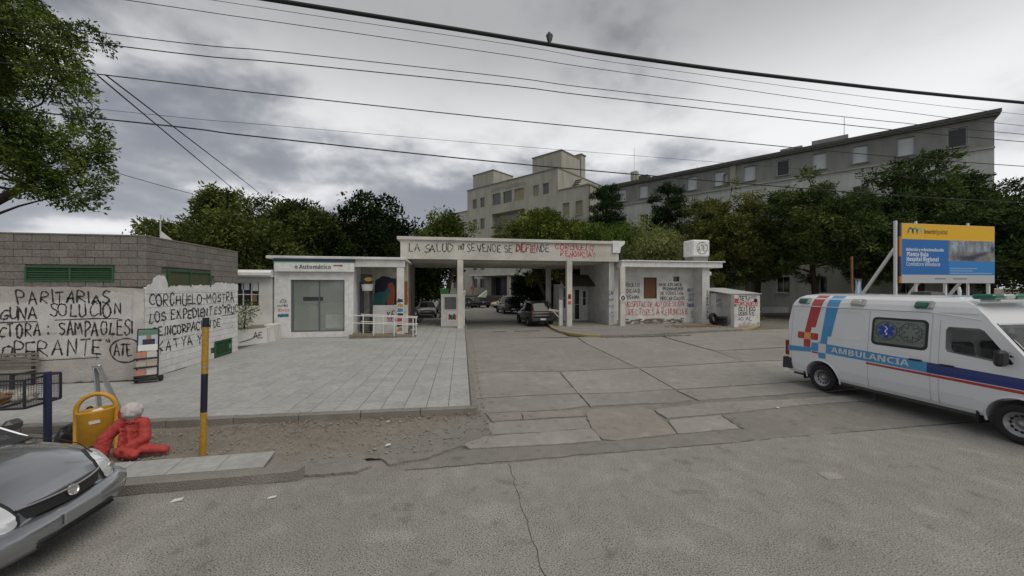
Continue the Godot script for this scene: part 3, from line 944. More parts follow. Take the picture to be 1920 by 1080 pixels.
# ---------------------------------------------------------------- annex, cash point, porch
func build_annex() -> void:
	var a := thing("annex", "small white annex with rounded flat roof behind the block hut", "building")
	var w := MB.new()
	var wins := [[-10.25, -9.12, 1.75, 3.0]]
	w.holed(Vector3(0, 0, -21.0), Vector3.RIGHT, Vector3.UP, Vector3.BACK, -13.5, -8.5, 0.1, 3.25, wins, 0.12)
	w.bx(-13.5, -8.5, 0.1, 3.25, -21.2, -24)
	part(a, "wall", w, M.white)
	var rf := MB.new()
	var sec := []
	for x in [-13.8, -8.44]:
		var s := []
		for q in [[-24.2, 3.25], [-24.2, 3.6], [-21.0, 3.62], [-20.72, 3.58], [-20.58, 3.47], [-20.58, 3.33], [-20.7, 3.25]]: s.append(Vector3(x, q[1], q[0]))
		sec.append(s)
	rf.loft(sec)
	part(a, "roof", rf, M.white_clean)
	window_at(a, Transform3D(Basis.IDENTITY, Vector3(0, 0, -21.0)), wins[0], 0.1, M.window_glass, M.rail_white, 3, 2)
	for q in [[-9.95, -9.6, 2.6, 2.95, M.window_pale], [-9.45, -9.2, 2.55, 2.95, M.rail_white], [-9.45, -9.25, 2.0, 2.35, M.wood]]:
		var p := MB.new()
		p.bx(q[0], q[1], q[2], q[3], -21.085, -21.075)
		part(a, "poster", p, q[4])
	var pl := thing("planter", "low white masonry planter scrawled with black in front of the annex", "planter")
	var pm := MB.new()
	pm.prism(pv([-8.95, 18.35, -8.05, 19.3, -8.05, 19.9, -8.3, 20.9, -9.3, 20.9, -9.3, 18.6]), Vector3(0, 0.12, 0), Vector3.RIGHT, Vector3.FORWARD, Vector3(0, 0.72, 0))
	part(pl, "body", pm, M.white)
	var pc := MB.new()
	pc.bx(-8.35, -7.92, 0.13, 0.95, -20.5, -19.7, 0.02)
	part(pl, "pier", pc, M.white)
	var g := MB.new()
	var U := Vector3(0.69, 0, -0.724).normalized()
	var oo := Vector3(-8.95, 0, -18.35) + U * 0.2 + Vector3(0.012, 0, 0.012)
	g.stroke([Vector2(0.0, 0.3), Vector2(0.4, 0.38), Vector2(0.75, 0.55)], 0.03, oo, U, Vector3.UP)
	part(pl, "painted_line", g, M.black_paint)
	write(pl, "AE", oo + U * 0.55 + Vector3(0, 0.42, 0), U, 0.4, 0.28, 0.03, M.black_paint, 5)
	var ea := MB.new()
	ea.prism(pv([-8.9, 18.5, -8.15, 19.3, -8.4, 20.8, -9.2, 20.8, -9.2, 18.7]), Vector3(0, 0.84, 0), Vector3.RIGHT, Vector3.FORWARD, Vector3(0, 0.02, 0))
	part(pl, "soil", ea, M.dirt)

# a window set into an opening [x0,x1,y0,y1] of a wall; bars split it
func window_at(parent: Node, tr: Transform3D, h: Array, back: float, glass: Material, frame: Material, nx := 2, ny := 1, fw := 0.05) -> MeshInstance3D:
	var f := MB.new()
	f.bx(h[0], h[1], h[2], h[2] + fw, -back - 0.03, -back + 0.03)
	f.bx(h[0], h[1], h[3] - fw, h[3], -back - 0.03, -back + 0.03)
	f.bx(h[0], h[0] + fw, h[2] + fw, h[3] - fw, -back - 0.03, -back + 0.03)
	f.bx(h[1] - fw, h[1], h[2] + fw, h[3] - fw, -back - 0.03, -back + 0.03)
	for i in range(1, nx):
		var x: float = lerpf(h[0], h[1], float(i) / nx)
		f.bx(x - fw * 0.4, x + fw * 0.4, h[2] + fw, h[3] - fw, -back - 0.025, -back + 0.025)
	for i in range(1, ny):
		var y: float = lerpf(h[2], h[3], float(i) / ny)
		f.bx(h[0] + fw, h[1] - fw, y - fw * 0.4, y + fw * 0.4, -back - 0.02, -back + 0.02)
	var w := part(parent, "window", f, frame)
	w.transform = tr
	var g := MB.new()
	g.bx(h[0] + 0.01, h[1] - 0.01, h[2] + 0.01, h[3] - 0.01, -back - 0.012, -back - 0.004)
	part(w, "pane", g, glass)
	return w

func build_cash_point() -> void:
	var c := thing("cash_point_building", "white cash point with a large glass front and a lettered sign band", "building")
	var zf := -21.0
	var xa := -8.42
	var xb := -4.62
	var hole := [-7.66, -5.06, 0.42, 3.12]
	var w := MB.new()
	w.holed(Vector3(0, 0, zf), Vector3.RIGHT, Vector3.UP, Vector3.BACK, xa, xb, 0.1, 4.2, [hole], 0.2)
	w.nquad(Vector3(xb, 0.1, zf), Vector3(xb, 4.2, zf), Vector3(xb, 4.2, -25), Vector3(xb, 0.1, -25), Vector3.RIGHT)
	w.nquad(Vector3(xa, 0.1, zf), Vector3(xa, 4.2, zf), Vector3(xa, 4.2, -25), Vector3(xa, 0.1, -25), Vector3.LEFT)
	w.nquad(Vector3(xa, 0.1, -25), Vector3(xa, 4.2, -25), Vector3(xb, 4.2, -25), Vector3(xb, 0.1, -25), Vector3.FORWARD)
	part(c, "wall", w, M.white_clean)
	var rm := MB.new()
	rm.nquad(Vector3(xa + 0.05, 0.38, zf - 0.2), Vector3(xb - 0.05, 0.38, zf - 0.2), Vector3(xb - 0.05, 0.38, -23.6), Vector3(xa + 0.05, 0.38, -23.6), Vector3.UP)
	rm.nquad(Vector3(xa + 0.05, 0.38, -23.6), Vector3(xb - 0.05, 0.38, -23.6), Vector3(xb - 0.05, 3.3, -23.6), Vector3(xa + 0.05, 3.3, -23.6), Vector3.BACK)
	rm.nquad(Vector3(xa + 0.05, 3.3, zf - 0.2), Vector3(xb - 0.05, 3.3, zf - 0.2), Vector3(xb - 0.05, 3.3, -23.6), Vector3(xa + 0.05, 3.3, -23.6), Vector3.DOWN)
	for x in [xa + 0.05, xb - 0.05]: rm.nquad(Vector3(x, 0.38, zf - 0.2), Vector3(x, 3.3, zf - 0.2), Vector3(x, 3.3, -23.6), Vector3(x, 0.38, -23.6), Vector3.RIGHT if x < -6 else Vector3.LEFT)
	part(c, "room", rm, mat(0.62, 0.64, 0.55, 0.8))
	var roof := MB.new()
	roof.bx(-8.75, -1.95, 4.2, 4.34, -25.5, -20.82, 0.02)
	part(c, "roof_slab", roof, M.white)
	# framed glass: two leaves
	var f := MB.new()
	for q in [[-7.66, -7.54, 0.42, 3.12], [-5.12, -5.06, 0.42, 3.12], [-7.54, -5.12, 0.42, 0.5], [-7.54, -5.12, 3.07, 3.12], [-6.34, -6.28, 0.5, 3.07]]:
		f.bx(q[0], q[1], q[2], q[3], zf - 0.16, zf - 0.08, 0.005)
	var front := part(c, "shop_front", f, gloss(0.11, 0.115, 0.14, 0.4))
	for q in [[-7.54, -6.34], [-6.28, -5.12]]:
		var p := MB.new()
		p.bx(q[0], q[1], 0.5, 3.07, zf - 0.126, zf - 0.118)
		part(front, "pane", p, M.clear)
	var st := MB.new()
	st.bx(-7.1, -6.14, 2.03, 2.24, zf - 0.117, zf - 0.112)
	part(front, "display_strip", st, gloss(0.05, 0.05, 0.055, 0.3))
	for q in [[-7.54, -6.34, 0.5, 1.75], [-6.28, -5.12, 1.3, 1.9]]:
		var p := MB.new()
		p.bx(q[0], q[1], q[2], q[3], zf - 0.117, zf - 0.114)
		part(front, "frosted_film", p, pane(0.36, 0.40, 0.36, 0.5))
	var wp := MB.new()
	wp.bx(-6.2, -5.2, 0.55, 1.45, -21.75, -21.7, 0.01)
	part(c, "partition_board", wp, M.white_clean)
	# cash machine standing inside
	var atm := thing("cash_machine", "grey cash machine with blue screen surround inside the glass front", "cash machine", Vector3(-6.9, 0.38, -23.2))
	var ab := MB.new()
	ab.prism(pv([0.3, 0, 0.3, 0.85, 0.05, 1.0, -0.02, 1.5, -0.3, 1.5, -0.3, 0]), Vector3(-0.4, 0, 0), Vector3.BACK, Vector3.UP, Vector3(0.8, 0, 0))
	part(atm, "cabinet", ab, gloss(0.24, 0.26, 0.30, 0.5))
	var asx := MB.new()
	asx.box(Vector3(0, 1.25, 0.035), Vector3(0.5, 0.36, 0.02), 0.004, Basis.from_euler(Vector3(-0.14, 0, 0)))
	part(atm, "screen", asx, gloss(0.03, 0.04, 0.09, 0.15))
	var kp := MB.new()
	kp.box(Vector3(0, 0.93, 0.2), Vector3(0.4, 0.02, 0.16), 0.004, Basis.from_euler(Vector3(0.54, 0, 0)))
	part(atm, "keypad", kp, M.steel)
	# sign band
	var s := MB.new()
	s.bx(-8.36, -4.55, 3.52, 4.02, -21.0, -20.78, 0.03)
	var sign_ := part(c, "sign_band", s, M.white_clean)
	var s1 := MB.new()
	s1.bx(-8.38, -4.53, 4.06, 4.19, -21.0, -20.76, 0.01)
	part(sign_, "navy_stripe", s1, M.navy)
	var s2 := MB.new()
	s2.bx(-8.37, -4.54, 4.02, 4.06, -21.0, -20.77)
	part(sign_, "green_stripe", s2, gloss(0.10, 0.30, 0.14, 0.4))
	print_text(sign_, "o Automático", Vector3(-6.53, 3.78, -20.772), 0, 0.2, gloss(0.03, 0.06, 0.07, 0.5), true, 1.72)
	var ar := MB.new()
	ar.prism(pv([-5.55, 3.83, -5.2, 3.83, -5.2, 3.79, -5.08, 3.86, -5.2, 3.93, -5.2, 3.89, -5.55, 3.89]), Vector3(0, 0, -20.778), Vector3.RIGHT, Vector3.UP, Vector3(0, 0, 0.004))
	part(sign_, "arrow", ar, mat(0.30, 0.015, 0.02, 0.6))
	# scrawls on the left pier
	for q in [["ACTA", -8.17, 1.93, 0.36, 0.17, M.black_paint], ["MUNRE", -8.26, 1.75, 0.5, 0.09, M.black_paint], ["SOMOS", -8.25, 1.5, 0.52, 0.12, M.red_paint]]:
		write(c, q[0], Vector3(q[1], q[2], zf + 0.004), Vector3.RIGHT, q[3], q[4], 0.022, q[5], 70 + int(q[2] * 10))
	var tp := MB.new()
	tp.prism(ragged(pv([-8.26, 1.2, -7.75, 1.22, -7.74, 1.38, -8.24, 1.36]), 0.05, 0.04, 8), Vector3(0, 0, zf + 0.002), Vector3.RIGHT, Vector3.UP, Vector3(0, 0, 0.002))
	part(c, "paint_patch", tp, mat(0.03, 0.16, 0.26, 0.8))
	# porch beside it: beam, post, half wall with a mural
	var po := thing("porch", "open porch between cash point and gate with colourful mural on its back wall", "porch")
	var pb := MB.new()
	pb.bx(-4.55, -2.0, 3.82, 4.2, -21.2, -20.95, 0.01)
	part(po, "beam", pb, M.white)
	var pp := MB.new()
	pp.bx(-2.42, -2.05, 0.15, 3.82, -21.3, -20.98, 0.01)
	part(po, "post", pp, M.white)
	var bw := MB.new()
	bw.bx(-4.6, -2.0, 0.1, 4.2, -23.1, -22.9)
	part(po, "back_wall", bw, mat(0.50, 0.49, 0.40, 0.9, T.blot, 0.4))
	var lw := MB.new()
	lw.bx(-3.9, -1.95, 0.1, 1.72, -22.35, -22.15, 0.01)
	part(po, "half_wall", lw, M.white)
	var zb := -22.894
	var mural := [
		[[-3.95, 1.7, -2.7, 1.72, -2.6, 2.9, -2.75, 3.25, -3.05, 3.32, -3.35, 3.42, -3.6, 3.3, -3.85, 3.1], mat(0.022, 0.02, 0.035, 0.8), 1],
		[[-3.2, 1.75, -2.78, 1.75, -2.72, 2.7, -2.9, 3.05, -3.15, 2.95], mat(0.28, 0.075, 0.03, 0.8), 3],
		[[-3.95, 1.72, -3.3, 1.72, -3.0, 2.45, -3.05, 2.75, -3.35, 2.5, -3.95, 2.4], mat(0.03, 0.13, 0.14, 0.8), 5],
		[[-3.85, 1.78, -3.45, 1.78, -3.4, 2.3, -3.8, 2.3], mat(0.02, 0.11, 0.09, 0.8), 9],
		[[-2.42, 1.7, -2.02, 1.7, -2.02, 3.1, -2.3, 3.05, -2.4, 2.6], mat(0.27, 0.085, 0.05, 0.8), 13],
		[[-2.72, 1.75, -2.45, 1.75, -2.45, 3.3, -2.72, 3.32], M.dark, 17]]
	for k in mural.size():
		var p := MB.new()
		p.prism(ragged(pv(mural[k][0]), 0.08, 0.05, mural[k][2]), Vector3(0, 0, zb - 0.004 + 0.004 * k), Vector3.RIGHT, Vector3.UP, Vector3(0, 0, 0.004))
		part(po, "mural_patch", p, mural[k][1])
	for q in [["KE", -3.05, 1.0, 0.4, 0.35], ["ANK", -2.5, 1.05, 0.45, 0.35]]:
		write(po, q[0], Vector3(q[1], q[2], -22.145), Vector3.RIGHT, q[3], q[4], 0.045, M.black_paint, 9)
	write(po, "SOLA", Vector3(-3.05, 0.82, -22.145), Vector3.RIGHT, 0.5, 0.16, 0.03, M.red_paint, 4)
	var cols := [mat(0.42, 0.26, 0.06, 0.8), M.navy, M.red_paint, M.black_paint, mat(0.05, 0.2, 0.35, 0.8)]
	for k in 7:
		var p := MB.new()
		var y := 0.35 + k * 0.26
		p.prism(ragged(pv([-2.4, y, -2.08, y + 0.05, -2.1, y + 0.2, -2.36, y + 0.22]), 0.05, 0.05, 30 + k), Vector3(0, 0, -20.978), Vector3.RIGHT, Vector3.UP, Vector3(0, 0, 0.003))
		part(po, "mural_patch", p, cols[k % 5])
	# dark doorway pilasters and wall lamp sign
	for q in [[-4.5, -4.28, 0.3, 3.05, -21.9], [-4.0, -3.83, 0.3, 2.55, -22.0]]:
		var d := MB.new()
		d.bx(q[0], q[1], q[2], q[3], q[4] - 0.08, q[4], 0.005)
		part(po, "door_leaf", d, gloss(0.02, 0.021, 0.04, 0.4))
	var ds := MB.new()
	ds.bx(-4.4, -3.78, 2.95, 3.45, -21.72, -21.62, 0.02)
	var lamp_sign := part(po, "box_sign", ds, M.black_plastic)
	var ls := MB.new()
	ls.lathe([Vector2(0.001, 0), Vector2(0.16, 0), Vector2(0.16, 0.012), Vector2(0.001, 0.012)], Vector3(-3.98, 3.18, -21.62), 20, Basis(Vector3(1.3, 0, 0), Vector3.BACK, Vector3(0, -0.7, 0)))
	part(lamp_sign, "disc", ls, M.yellow)
	var bs := MB.new()
	bs.lathe([Vector2(0.02, 0), Vector2(0.26, 0), Vector2(0.32, 0.35), Vector2(0.02, 0.35)], Vector3(-4.05, 2.55, -21.72), 16)
	part(po, "wall_bracket", bs, M.white)
	# access ramp with its railing
	var ra := thing("access_ramp", "concrete access ramp in front of the porch", "ramp")
	var rp := MB.new()
	rp.prism(pv([-4.6, 0.14, -1.35, 0.14, -1.35, 0.17, -4.6, 0.34]), Vector3(0, 0, -21.0), Vector3.RIGHT, Vector3.UP, Vector3(0, 0, 1.0))
	part(ra, "slope", rp, mat(0.27, 0.245, 0.20, 0.95, T.stone, 0.5, T.nfine, 0.7))
	for side in [-20.1, -20.85]:
		var rl := thing("ramp_railing", "white tubular ramp railing on the street side of the ramp" if side > -20.5 else "white tubular ramp railing on the porch side of the ramp", "railing")
		var xsn := [-4.5, -3.45, -2.45, -1.5] if side > -20.5 else [-4.1, -3.1, -2.1, -1.4]
		for x in xsn:
			var base: float = 0.34 - (x + 4.6) * 0.052
			var p := MB.new()
			p.tube([Vector3(x, base - 0.03, side), Vector3(x, base + 0.98, side)], 0.027, 8)
			part(rl, "post", p, M.rail_white)
		for hh in [0.98, 0.6]:
			var p := MB.new()
			p.tube([Vector3(xsn[0] - 0.12, 0.34 + hh, side), Vector3(-3.2, 0.27 + hh, side), Vector3(-1.3, 0.17 + hh, side)], 0.022, 8)
			part(rl, "rail", p, M.rail_white)

# ---------------------------------------------------------------- gate
func build_gate() -> void:
	var g := thing("gate_canopy", "cream concrete entrance canopy with graffiti along its beam", "gate")
	var beam := MB.new()
	beam.bx(-2.55, 11.9, 4.5, 5.68, -24.3, -24.0, 0.01)
	part(g, "front_beam", beam, M.cream)
	var corn := MB.new()
	corn.bx(-2.75, 11.45, 5.68, 5.88, -30.2, -23.86, 0.02)
	part(g, "cornice", corn, M.cream)
	var rend := MB.new()
	# flared end of the cornice, with its stained corner
	rend.prism(pv([11.42, 5.1, 11.93, 5.1, 12.02, 5.5, 12.22, 5.66, 12.3, 5.76, 12.3, 5.92, 11.42, 5.92]), Vector3(0, 0, -24.6), Vector3.RIGHT, Vector3.UP, Vector3(0, 0, 0.72))
	part(g, "cornice_end", rend, M.white_clean)
	var stain := MB.new()
	stain.prism(ragged(pv([11.98, 4.75, 12.1, 4.75, 12.12, 5.2, 12.3, 5.62, 12.22, 5.66, 12.05, 5.45, 11.99, 5.1]), 0.06, 0.03, 2), Vector3(0.03, 0, -24.58), Vector3.RIGHT, Vector3.UP, Vector3(0, 0, 0.6))
	part(g, "peeled_flashing", stain, M.black_plastic)
	var top := MB.new()
	top.bx(-2.5, 11.85, 4.55, 4.85, -30.0, -24.3)
	part(g, "roof_slab", top, M.cream)
	var back := MB.new()
	back.bx(-2.5, 11.85, 4.3, 5.4, -30.2, -30.0)
	part(g, "rear_beam", back, M.cream)
	for k in 3:
		var rb := MB.new()
		rb.bx(-2.3, 11.7, 4.38, 4.55, -25.6 - k * 1.5, -25.4 - k * 1.5)
		part(g, "ceiling_beam", rb, M.cream)
	for q in [[1.11, -24.16], [8.37, -24.16], [12.0, -23.75], [1.3, -29.9], [8.6, -29.9]]:
		var p := MB.new()
		p.bx(q[0] - 0.19, q[0] + 0.19, 0.1, 4.5 if q[0] != 12.0 else 4.15, q[1] - 0.16, q[1] + 0.16, 0.02)
		part(g, "pillar", p, M.cream)
	# end walls
	var lw := MB.new()
	lw.bx(-2.45, -2.1, 0.1, 4.5, -29.9, -24.3, 0.01)
	part(g, "end_wall", lw, mat(0.36, 0.34, 0.29, 0.9, T.streak, 0.4, T.nmid, 0.3))
	for k in 3:
		var p := MB.new()
		p.prism(ragged(pv([24.5 + k * 1.1, 0.4, 25.3 + k * 1.1, 0.5, 25.2 + k * 1.1, 2.9 - 0.4 * k, 24.6 + k * 1.1, 2.7]), 0.1, 0.1, 50 + k), Vector3(-2.098, 0, 0), Vector3.FORWARD, Vector3.UP, Vector3(0.003, 0, 0))
		part(g, "mural_patch", p, [mat(0.26, 0.08, 0.045, 0.8), M.grey_paint, mat(0.3, 0.05, 0.04, 0.8)][k])
	var rw := MB.new()
	rw.bx(11.35, 11.75, 0.1, 4.5, -29.9, -24.35, 0.01)
	part(g, "end_wall", rw, M.white)
	# writing on the beam
	var zf := -23.994
	var X := Vector3.RIGHT
	for q in [["LA SALUD", -2.05, 4.98, 3.0, 0.5, M.black_paint], ["NO", 1.0, 5.1, 0.42, 0.36, M.black_paint], ["SE VENDE SE", 1.55, 5.05, 3.05, 0.44, M.black_paint], ["DEFIENDE", 4.75, 5.06, 2.25, 0.46, M.black_paint], ["CORCHUELO", 7.4, 5.28, 2.7, 0.3, M.red_paint], ["RENUNCIA!!", 7.75, 4.8, 2.65, 0.36, M.red_paint]]:
		write(g, q[0], Vector3(q[1], q[2], zf), X, q[3], q[4], 0.05, q[5], 500 + int(q[1] * 7))
	write(g, "DEFEN", Vector3(4.72, 5.05, zf + 0.003), X, 1.5, 0.47, 0.045, M.red_paint, 11)
	# scrawls on the right hand end wall front
	for q in [["DN", 11.38, 2.2, 0.33, 0.3], ["EN", 11.38, 1.8, 0.32, 0.16], ["NO", 11.4, 1.35, 0.3, 0.16]]:
		write(g, q[0], Vector3(q[1], q[2], -24.345), X, q[3], q[4], 0.03, M.blue_paint, 40 + int(q[2] * 10))
	var sw := MB.new()
	sw.stroke(circle_pts(Vector2(11.58, 0.85), 0.12, 0.18, 0.8, 6.0), 0.035, Vector3(0, 0, -24.345), X, Vector3.UP)
	part(g, "painted_ring", sw, M.blue_paint)
	# sticker on the pillar
	for q in [[8.25, 8.48, 1.95, 2.3, M.red_paint], [8.29, 8.44, 2.0, 2.22, M.navy], [8.26, 8.46, 1.6, 1.82, M.red_paint]]:
		var p := MB.new()
		p.bx(q[0], q[1], q[2], q[3], -23.998, -23.995 + (0.003 if q[4] == M.navy else 0.0))
		part(g, "sticker", p, q[4])
	# guard room under the canopy
	var gr := thing("guard_room", "white guard room with dark windows and a tiled lean-to eave under the gate", "guard room")
	var gw := MB.new()
	var wins := [[9.3, 9.62, 1.1, 2.75], [9.72, 10.0, 1.1, 2.75], [10.25, 10.7, 0.2, 2.6], [10.92, 11.25, 1.3, 2.5]]
	gw.holed(Vector3(0, 0, -28.2), X, Vector3.UP, Vector3.BACK, 9.0, 11.33, 0.12, 3.0, wins, 0.1)
	gw.nquad(Vector3(9.0, 0.12, -28.2), Vector3(9.0, 3.0, -28.2), Vector3(9.0, 3.0, -29.8), Vector3(9.0, 0.12, -29.8), Vector3.LEFT)
	part(gr, "wall", gw, M.white)
	for h in wins: window_at(gr, Transform3D(Basis.IDENTITY, Vector3(0, 0, -28.2)), h, 0.09, M.window_glass, M.rail_white, 1, 2, 0.04)
	var ev := MB.new()
	ev.prism(pv([26.6, 2.9, 28.2, 3.75, 28.2, 3.65, 26.75, 2.82]), Vector3(8.9, 0, 0), Vector3.FORWARD, Vector3.UP, Vector3(2.44, 0, 0))
	part(gr, "eave", ev, mat(0.08, 0.06, 0.05, 0.9, T.blot, 1.0))
	var tr := MB.new()
	tr.prism(pv([26.7, 2.75, 28.2, 2.75, 28.2, 3.6]), Vector3(9.1, 0, 0), Vector3.FORWARD, Vector3.UP, Vector3(0.05, 0, 0))
	part(gr, "gable", tr, M.white_clean)
	# notice pedestal by the left pillar
	var pd := thing("notice_booth", "white masonry notice booth with a grey panel beside the gate pillar", "booth", Vector3(0.62, 0.15, -25.6))
	var bb := MB.new()
	bb.bx(-0.72, 0.86, 0, 2.15, -0.45, 0.35, 0.02)
	part(pd, "body", bb, M.white)
	for q in [[-0.48, 0.28, 1.15, 1.95, mat(0.15, 0.15, 0.14, 0.5, T.blot, 0.8)], [-0.3, 0.3, 0.3, 1.0, M.rail_white]]:
		var p := MB.new()
		p.bx(q[0], q[1], q[2], q[3], 0.352, 0.372, 0.004)
		part(pd, "panel", p, q[4])
	var bl := [M.red_paint, M.navy, mat(0.04, 0.25, 0.2, 0.8), M.black_paint, M.red_paint]
	for k in 5:
		var p := MB.new()
		var x := -0.24 + 0.1 * k
		p.prism(ragged(pv([x, 0.45 + 0.07 * (k % 2), x + 0.1, 0.42, x + 0.12, 0.85 - 0.1 * (k % 3), x + 0.02, 0.8]), 0.05, 0.03, k), Vector3(0, 0, 0.373), X, Vector3.UP, Vector3(0, 0, 0.003))
		part(pd, "poster_patch", p, bl[k])
	var gs := thing("green_box_sign", "small bright green box sign standing on the white notice booth", "sign", Vector3(0.12, 2.3, -25.6))
	var gb := MB.new()
	gb.bx(-0.28, 0.3, 0.0, 0.36, -0.06, 0.06, 0.02)
	part(gs, "panel", gb, gloss(0.03, 0.22, 0.035, 0.6))
	# barrier
	var ba := thing("barrier_post", "white barrier post with raised plank beside the gate pillar", "barrier", Vector3(7.9, 0.13, -24.5))
	var bp := MB.new()
	bp.bx(-0.13, 0.13, 0, 1.75, -0.13, 0.13, 0.02)
	part(ba, "post", bp, M.white)
	var arm := MB.new()
	arm.box(Vector3(-0.5, 1.05, 0.03), Vector3(0.72, 0.16, 0.06), 0.01, Basis.from_euler(Vector3(0, 0, -0.12)))
	part(ba, "arm", arm, mat(0.55, 0.42, 0.38, 0.8, T.blot, 1.5))
	var br := MB.new()
	br.bar(Vector3(-0.1, 0.55, 0.03), Vector3(-0.5, 0.98, 0.03), 0.05, 0.05)
	part(ba, "brace", br, M.white)
	# round no-parking sign on the outer pillar
	var ns := thing("no_parking_sign", "small round white sign with dark emblem on the outer gate pillar", "sign", Vector3(12.0, 2.02, -23.57))
	var nd := MB.new()
	nd.lathe([Vector2(0.001, 0), Vector2(0.25, 0), Vector2(0.25, 0.015), Vector2(0.001, 0.015)], Vector3.ZERO, 24, Basis(Vector3.RIGHT, Vector3.BACK, Vector3.DOWN))
	part(ns, "disc", nd, M.rail_white)
	var ni := MB.new()
	ni.lathe([Vector2(0.001, 0), Vector2(0.165, 0), Vector2(0.165, 0.004), Vector2(0.001, 0.004)], Vector3(0, 0, 0.016), 24, Basis(Vector3.RIGHT, Vector3.BACK, Vector3.DOWN))
	part(ns, "emblem", ni, mat(0.09, 0.015, 0.05, 0.6))
	var nx := MB.new()
	nx.stroke([Vector2(-0.1, -0.1), Vector2(0.1, 0.1)], 0.035, Vector3(0, 0, 0.023), X, Vector3.UP)
	nx.stroke([Vector2(-0.1, 0.1), Vector2(0.1, -0.1)], 0.035, Vector3(0, 0, 0.023), X, Vector3.UP)
	part(ns, "cross", nx, M.rail_white)

# ---------------------------------------------------------------- right hand lodge
func build_lodge() -> void:
	var l := thing("lodge", "white single-storey lodge with flat roof and graffiti beside the gate", "building")
	var X := Vector3.RIGHT
	var zw := -24.9
	var hole := [14.28, 15.33, 1.93, 3.47]
	var h2 := [16.65, 17.15, 3.18, 3.54]
	var w := MB.new()
	w.holed(Vector3(0, 0, zw), X, Vector3.UP, Vector3.BACK, 11.75, 18.9, 0.1, 4.18, [hole, h2], 0.16)
	w.nquad(Vector3(18.9, 0.1, zw), Vector3(18.9, 4.18, zw), Vector3(18.9, 4.18, -30), Vector3(18.9, 0.1, -30), X)
	w.nquad(Vector3(11.75, 0.1, -30), Vector3(11.75, 4.18, -30), Vector3(18.9, 4.18, -30), Vector3(18.9, 0.1, -30), Vector3.FORWARD)
	part(l, "wall", w, M.white)
	var roof := MB.new()
	roof.bx(11.95, 19.75, 4.15, 4.52, -30.2, -23.7, 0.015)
	part(l, "roof_slab", roof, M.white_clean)
	var rt := MB.new()
	rt.bx(11.9, 19.9, 4.52, 4.6, -30.3, -23.6, 0.01)
	part(l, "roof_edge", rt, M.white_clean)
	var pier := MB.new()
	pier.bx(18.3, 18.9, 0.1, 4.15, -24.9, -23.95, 0.01)
	part(l, "pier", pier, M.white)
	# brick plinth where the plaster has come off
	var r := RandomNumberGenerator.new()
	r.seed = 3
	var brick := MB.new()
	brick.box(Vector3.ZERO, Vector3(0.245, 0.075, 0.05), 0.006)
	var bm := brick.mesh()
	var bmat := [mat(0.28, 0.20, 0.155, 0.95, T.blot, 3.0), mat(0.40, 0.355, 0.31, 0.95, T.blot, 3.0), mat(0.22, 0.17, 0.14, 0.95, T.blot, 3.0)]
	for j in 4:
		for i in 20:
			if r.randf() < 0.25: continue
			part(l, "brick", bm, bmat[r.randi() % 3], Vector3(12.35 + i * 0.257 + (0.12 if j % 2 else 0.0), 0.19 + j * 0.088, zw + 0.012 + r.randf() * 0.012))
	# lattice shutter in the window
	var fr := window_at(l, Transform3D(Basis.IDENTITY, Vector3(0, 0, zw)), hole, 0.1, M.plywood, M.plywood, 1, 1, 0.07)
	for k in 9:
		var s := MB.new()
		var y0: float = 2.0 + k * 0.19 - 0.35
		var a := Vector2(14.35, y0)
		var c := Vector2(15.26, y0 + 0.75)
		if a.y < 2.0: a = Vector2(14.35 + (2.0 - a.y) / 0.75 * 0.9, 2.0)
		if c.y > 3.36: c = Vector2(15.26 - (c.y - 3.36) / 0.75 * 0.9, 3.36)
		if c.x - a.x < 0.1: continue
		s.bar(Vector3(a.x, a.y, -0.085), Vector3(c.x, c.y, -0.085), 0.02, 0.035)
		part(fr, "lath", s, M.wood)
	window_at(l, Transform3D(Basis.IDENTITY, Vector3(0, 0, zw)), h2, 0.14, M.window_glass, M.dark, 1, 1, 0.03)
	var zf := zw + 0.008
	for q in [["RBUELO", 12.85, 2.8, 1.15, 0.27, M.grey_paint], ["DEJA D", 12.95, 2.36, 1.1, 0.26, M.grey_paint], ["DEGAMA", 12.85, 1.92, 1.15, 0.26, M.grey_paint],
			["PASE A PLANTA", 15.5, 2.85, 1.85, 0.2, M.grey_paint], ["PERMANENTE", 15.8, 2.54, 1.7, 0.2, M.grey_paint], ["DE TODOS LOS", 15.6, 2.2, 1.85, 0.21, M.grey_paint], ["PRECARIZADOS", 15.6, 1.83, 1.85, 0.22, M.grey_paint],
			["HOSPITAL DE AUTOGESTION", 12.85, 1.36, 4.75, 0.36, M.pink_paint], ["DIRECTORES A RENUNCIAR", 12.8, 0.74, 4.85, 0.44, M.pink_paint],
			["BASTA", 17.8, 2.42, 0.75, 0.24, M.blue_paint], ["DE", 17.95, 2.08, 0.45, 0.22, M.blue_paint], ["LISTA", 17.85, 1.74, 0.65, 0.24, M.blue_paint], ["CORCHUE", 17.75, 1.3, 0.85, 0.24, M.blue_paint], ["S", 18.1, 0.55, 0.16, 0.36, M.blue_paint]]:
		write(l, q[0], Vector3(q[1], q[2], zf), X, q[3], q[4], 0.046, q[5], 600 + int(q[1] * 5 + q[2] * 11))
	var vert := MB.new()
	var letters := "CORCHUELO"
	for i in letters.length():
		vert = MB.new()
		brush(vert, letters[i], Vector3(18.66, 2.35 - i * 0.235, -23.945), X, Vector3.UP, 0.17, 0.04, i)
		part(l, "painted_letter", vert, M.black_paint)
	# tank on its stack
	var st := thing("roof_stack", "squat grey concrete stack on the lodge roof under a white tank", "stack")
	var sb := MB.new()
	sb.bx(18.5, 19.75, 4.6, 5.05, -26.2, -25.2, 0.01)
	part(st, "body", sb, mat(0.30, 0.285, 0.255, 0.95, T.blot, 0.8, T.nrough, 0.6))
	var tk := thing("roof_tank", "white square rooftop tank painted with a ringed ATE emblem", "tank", Vector3(19.12, 5.05, -25.7))
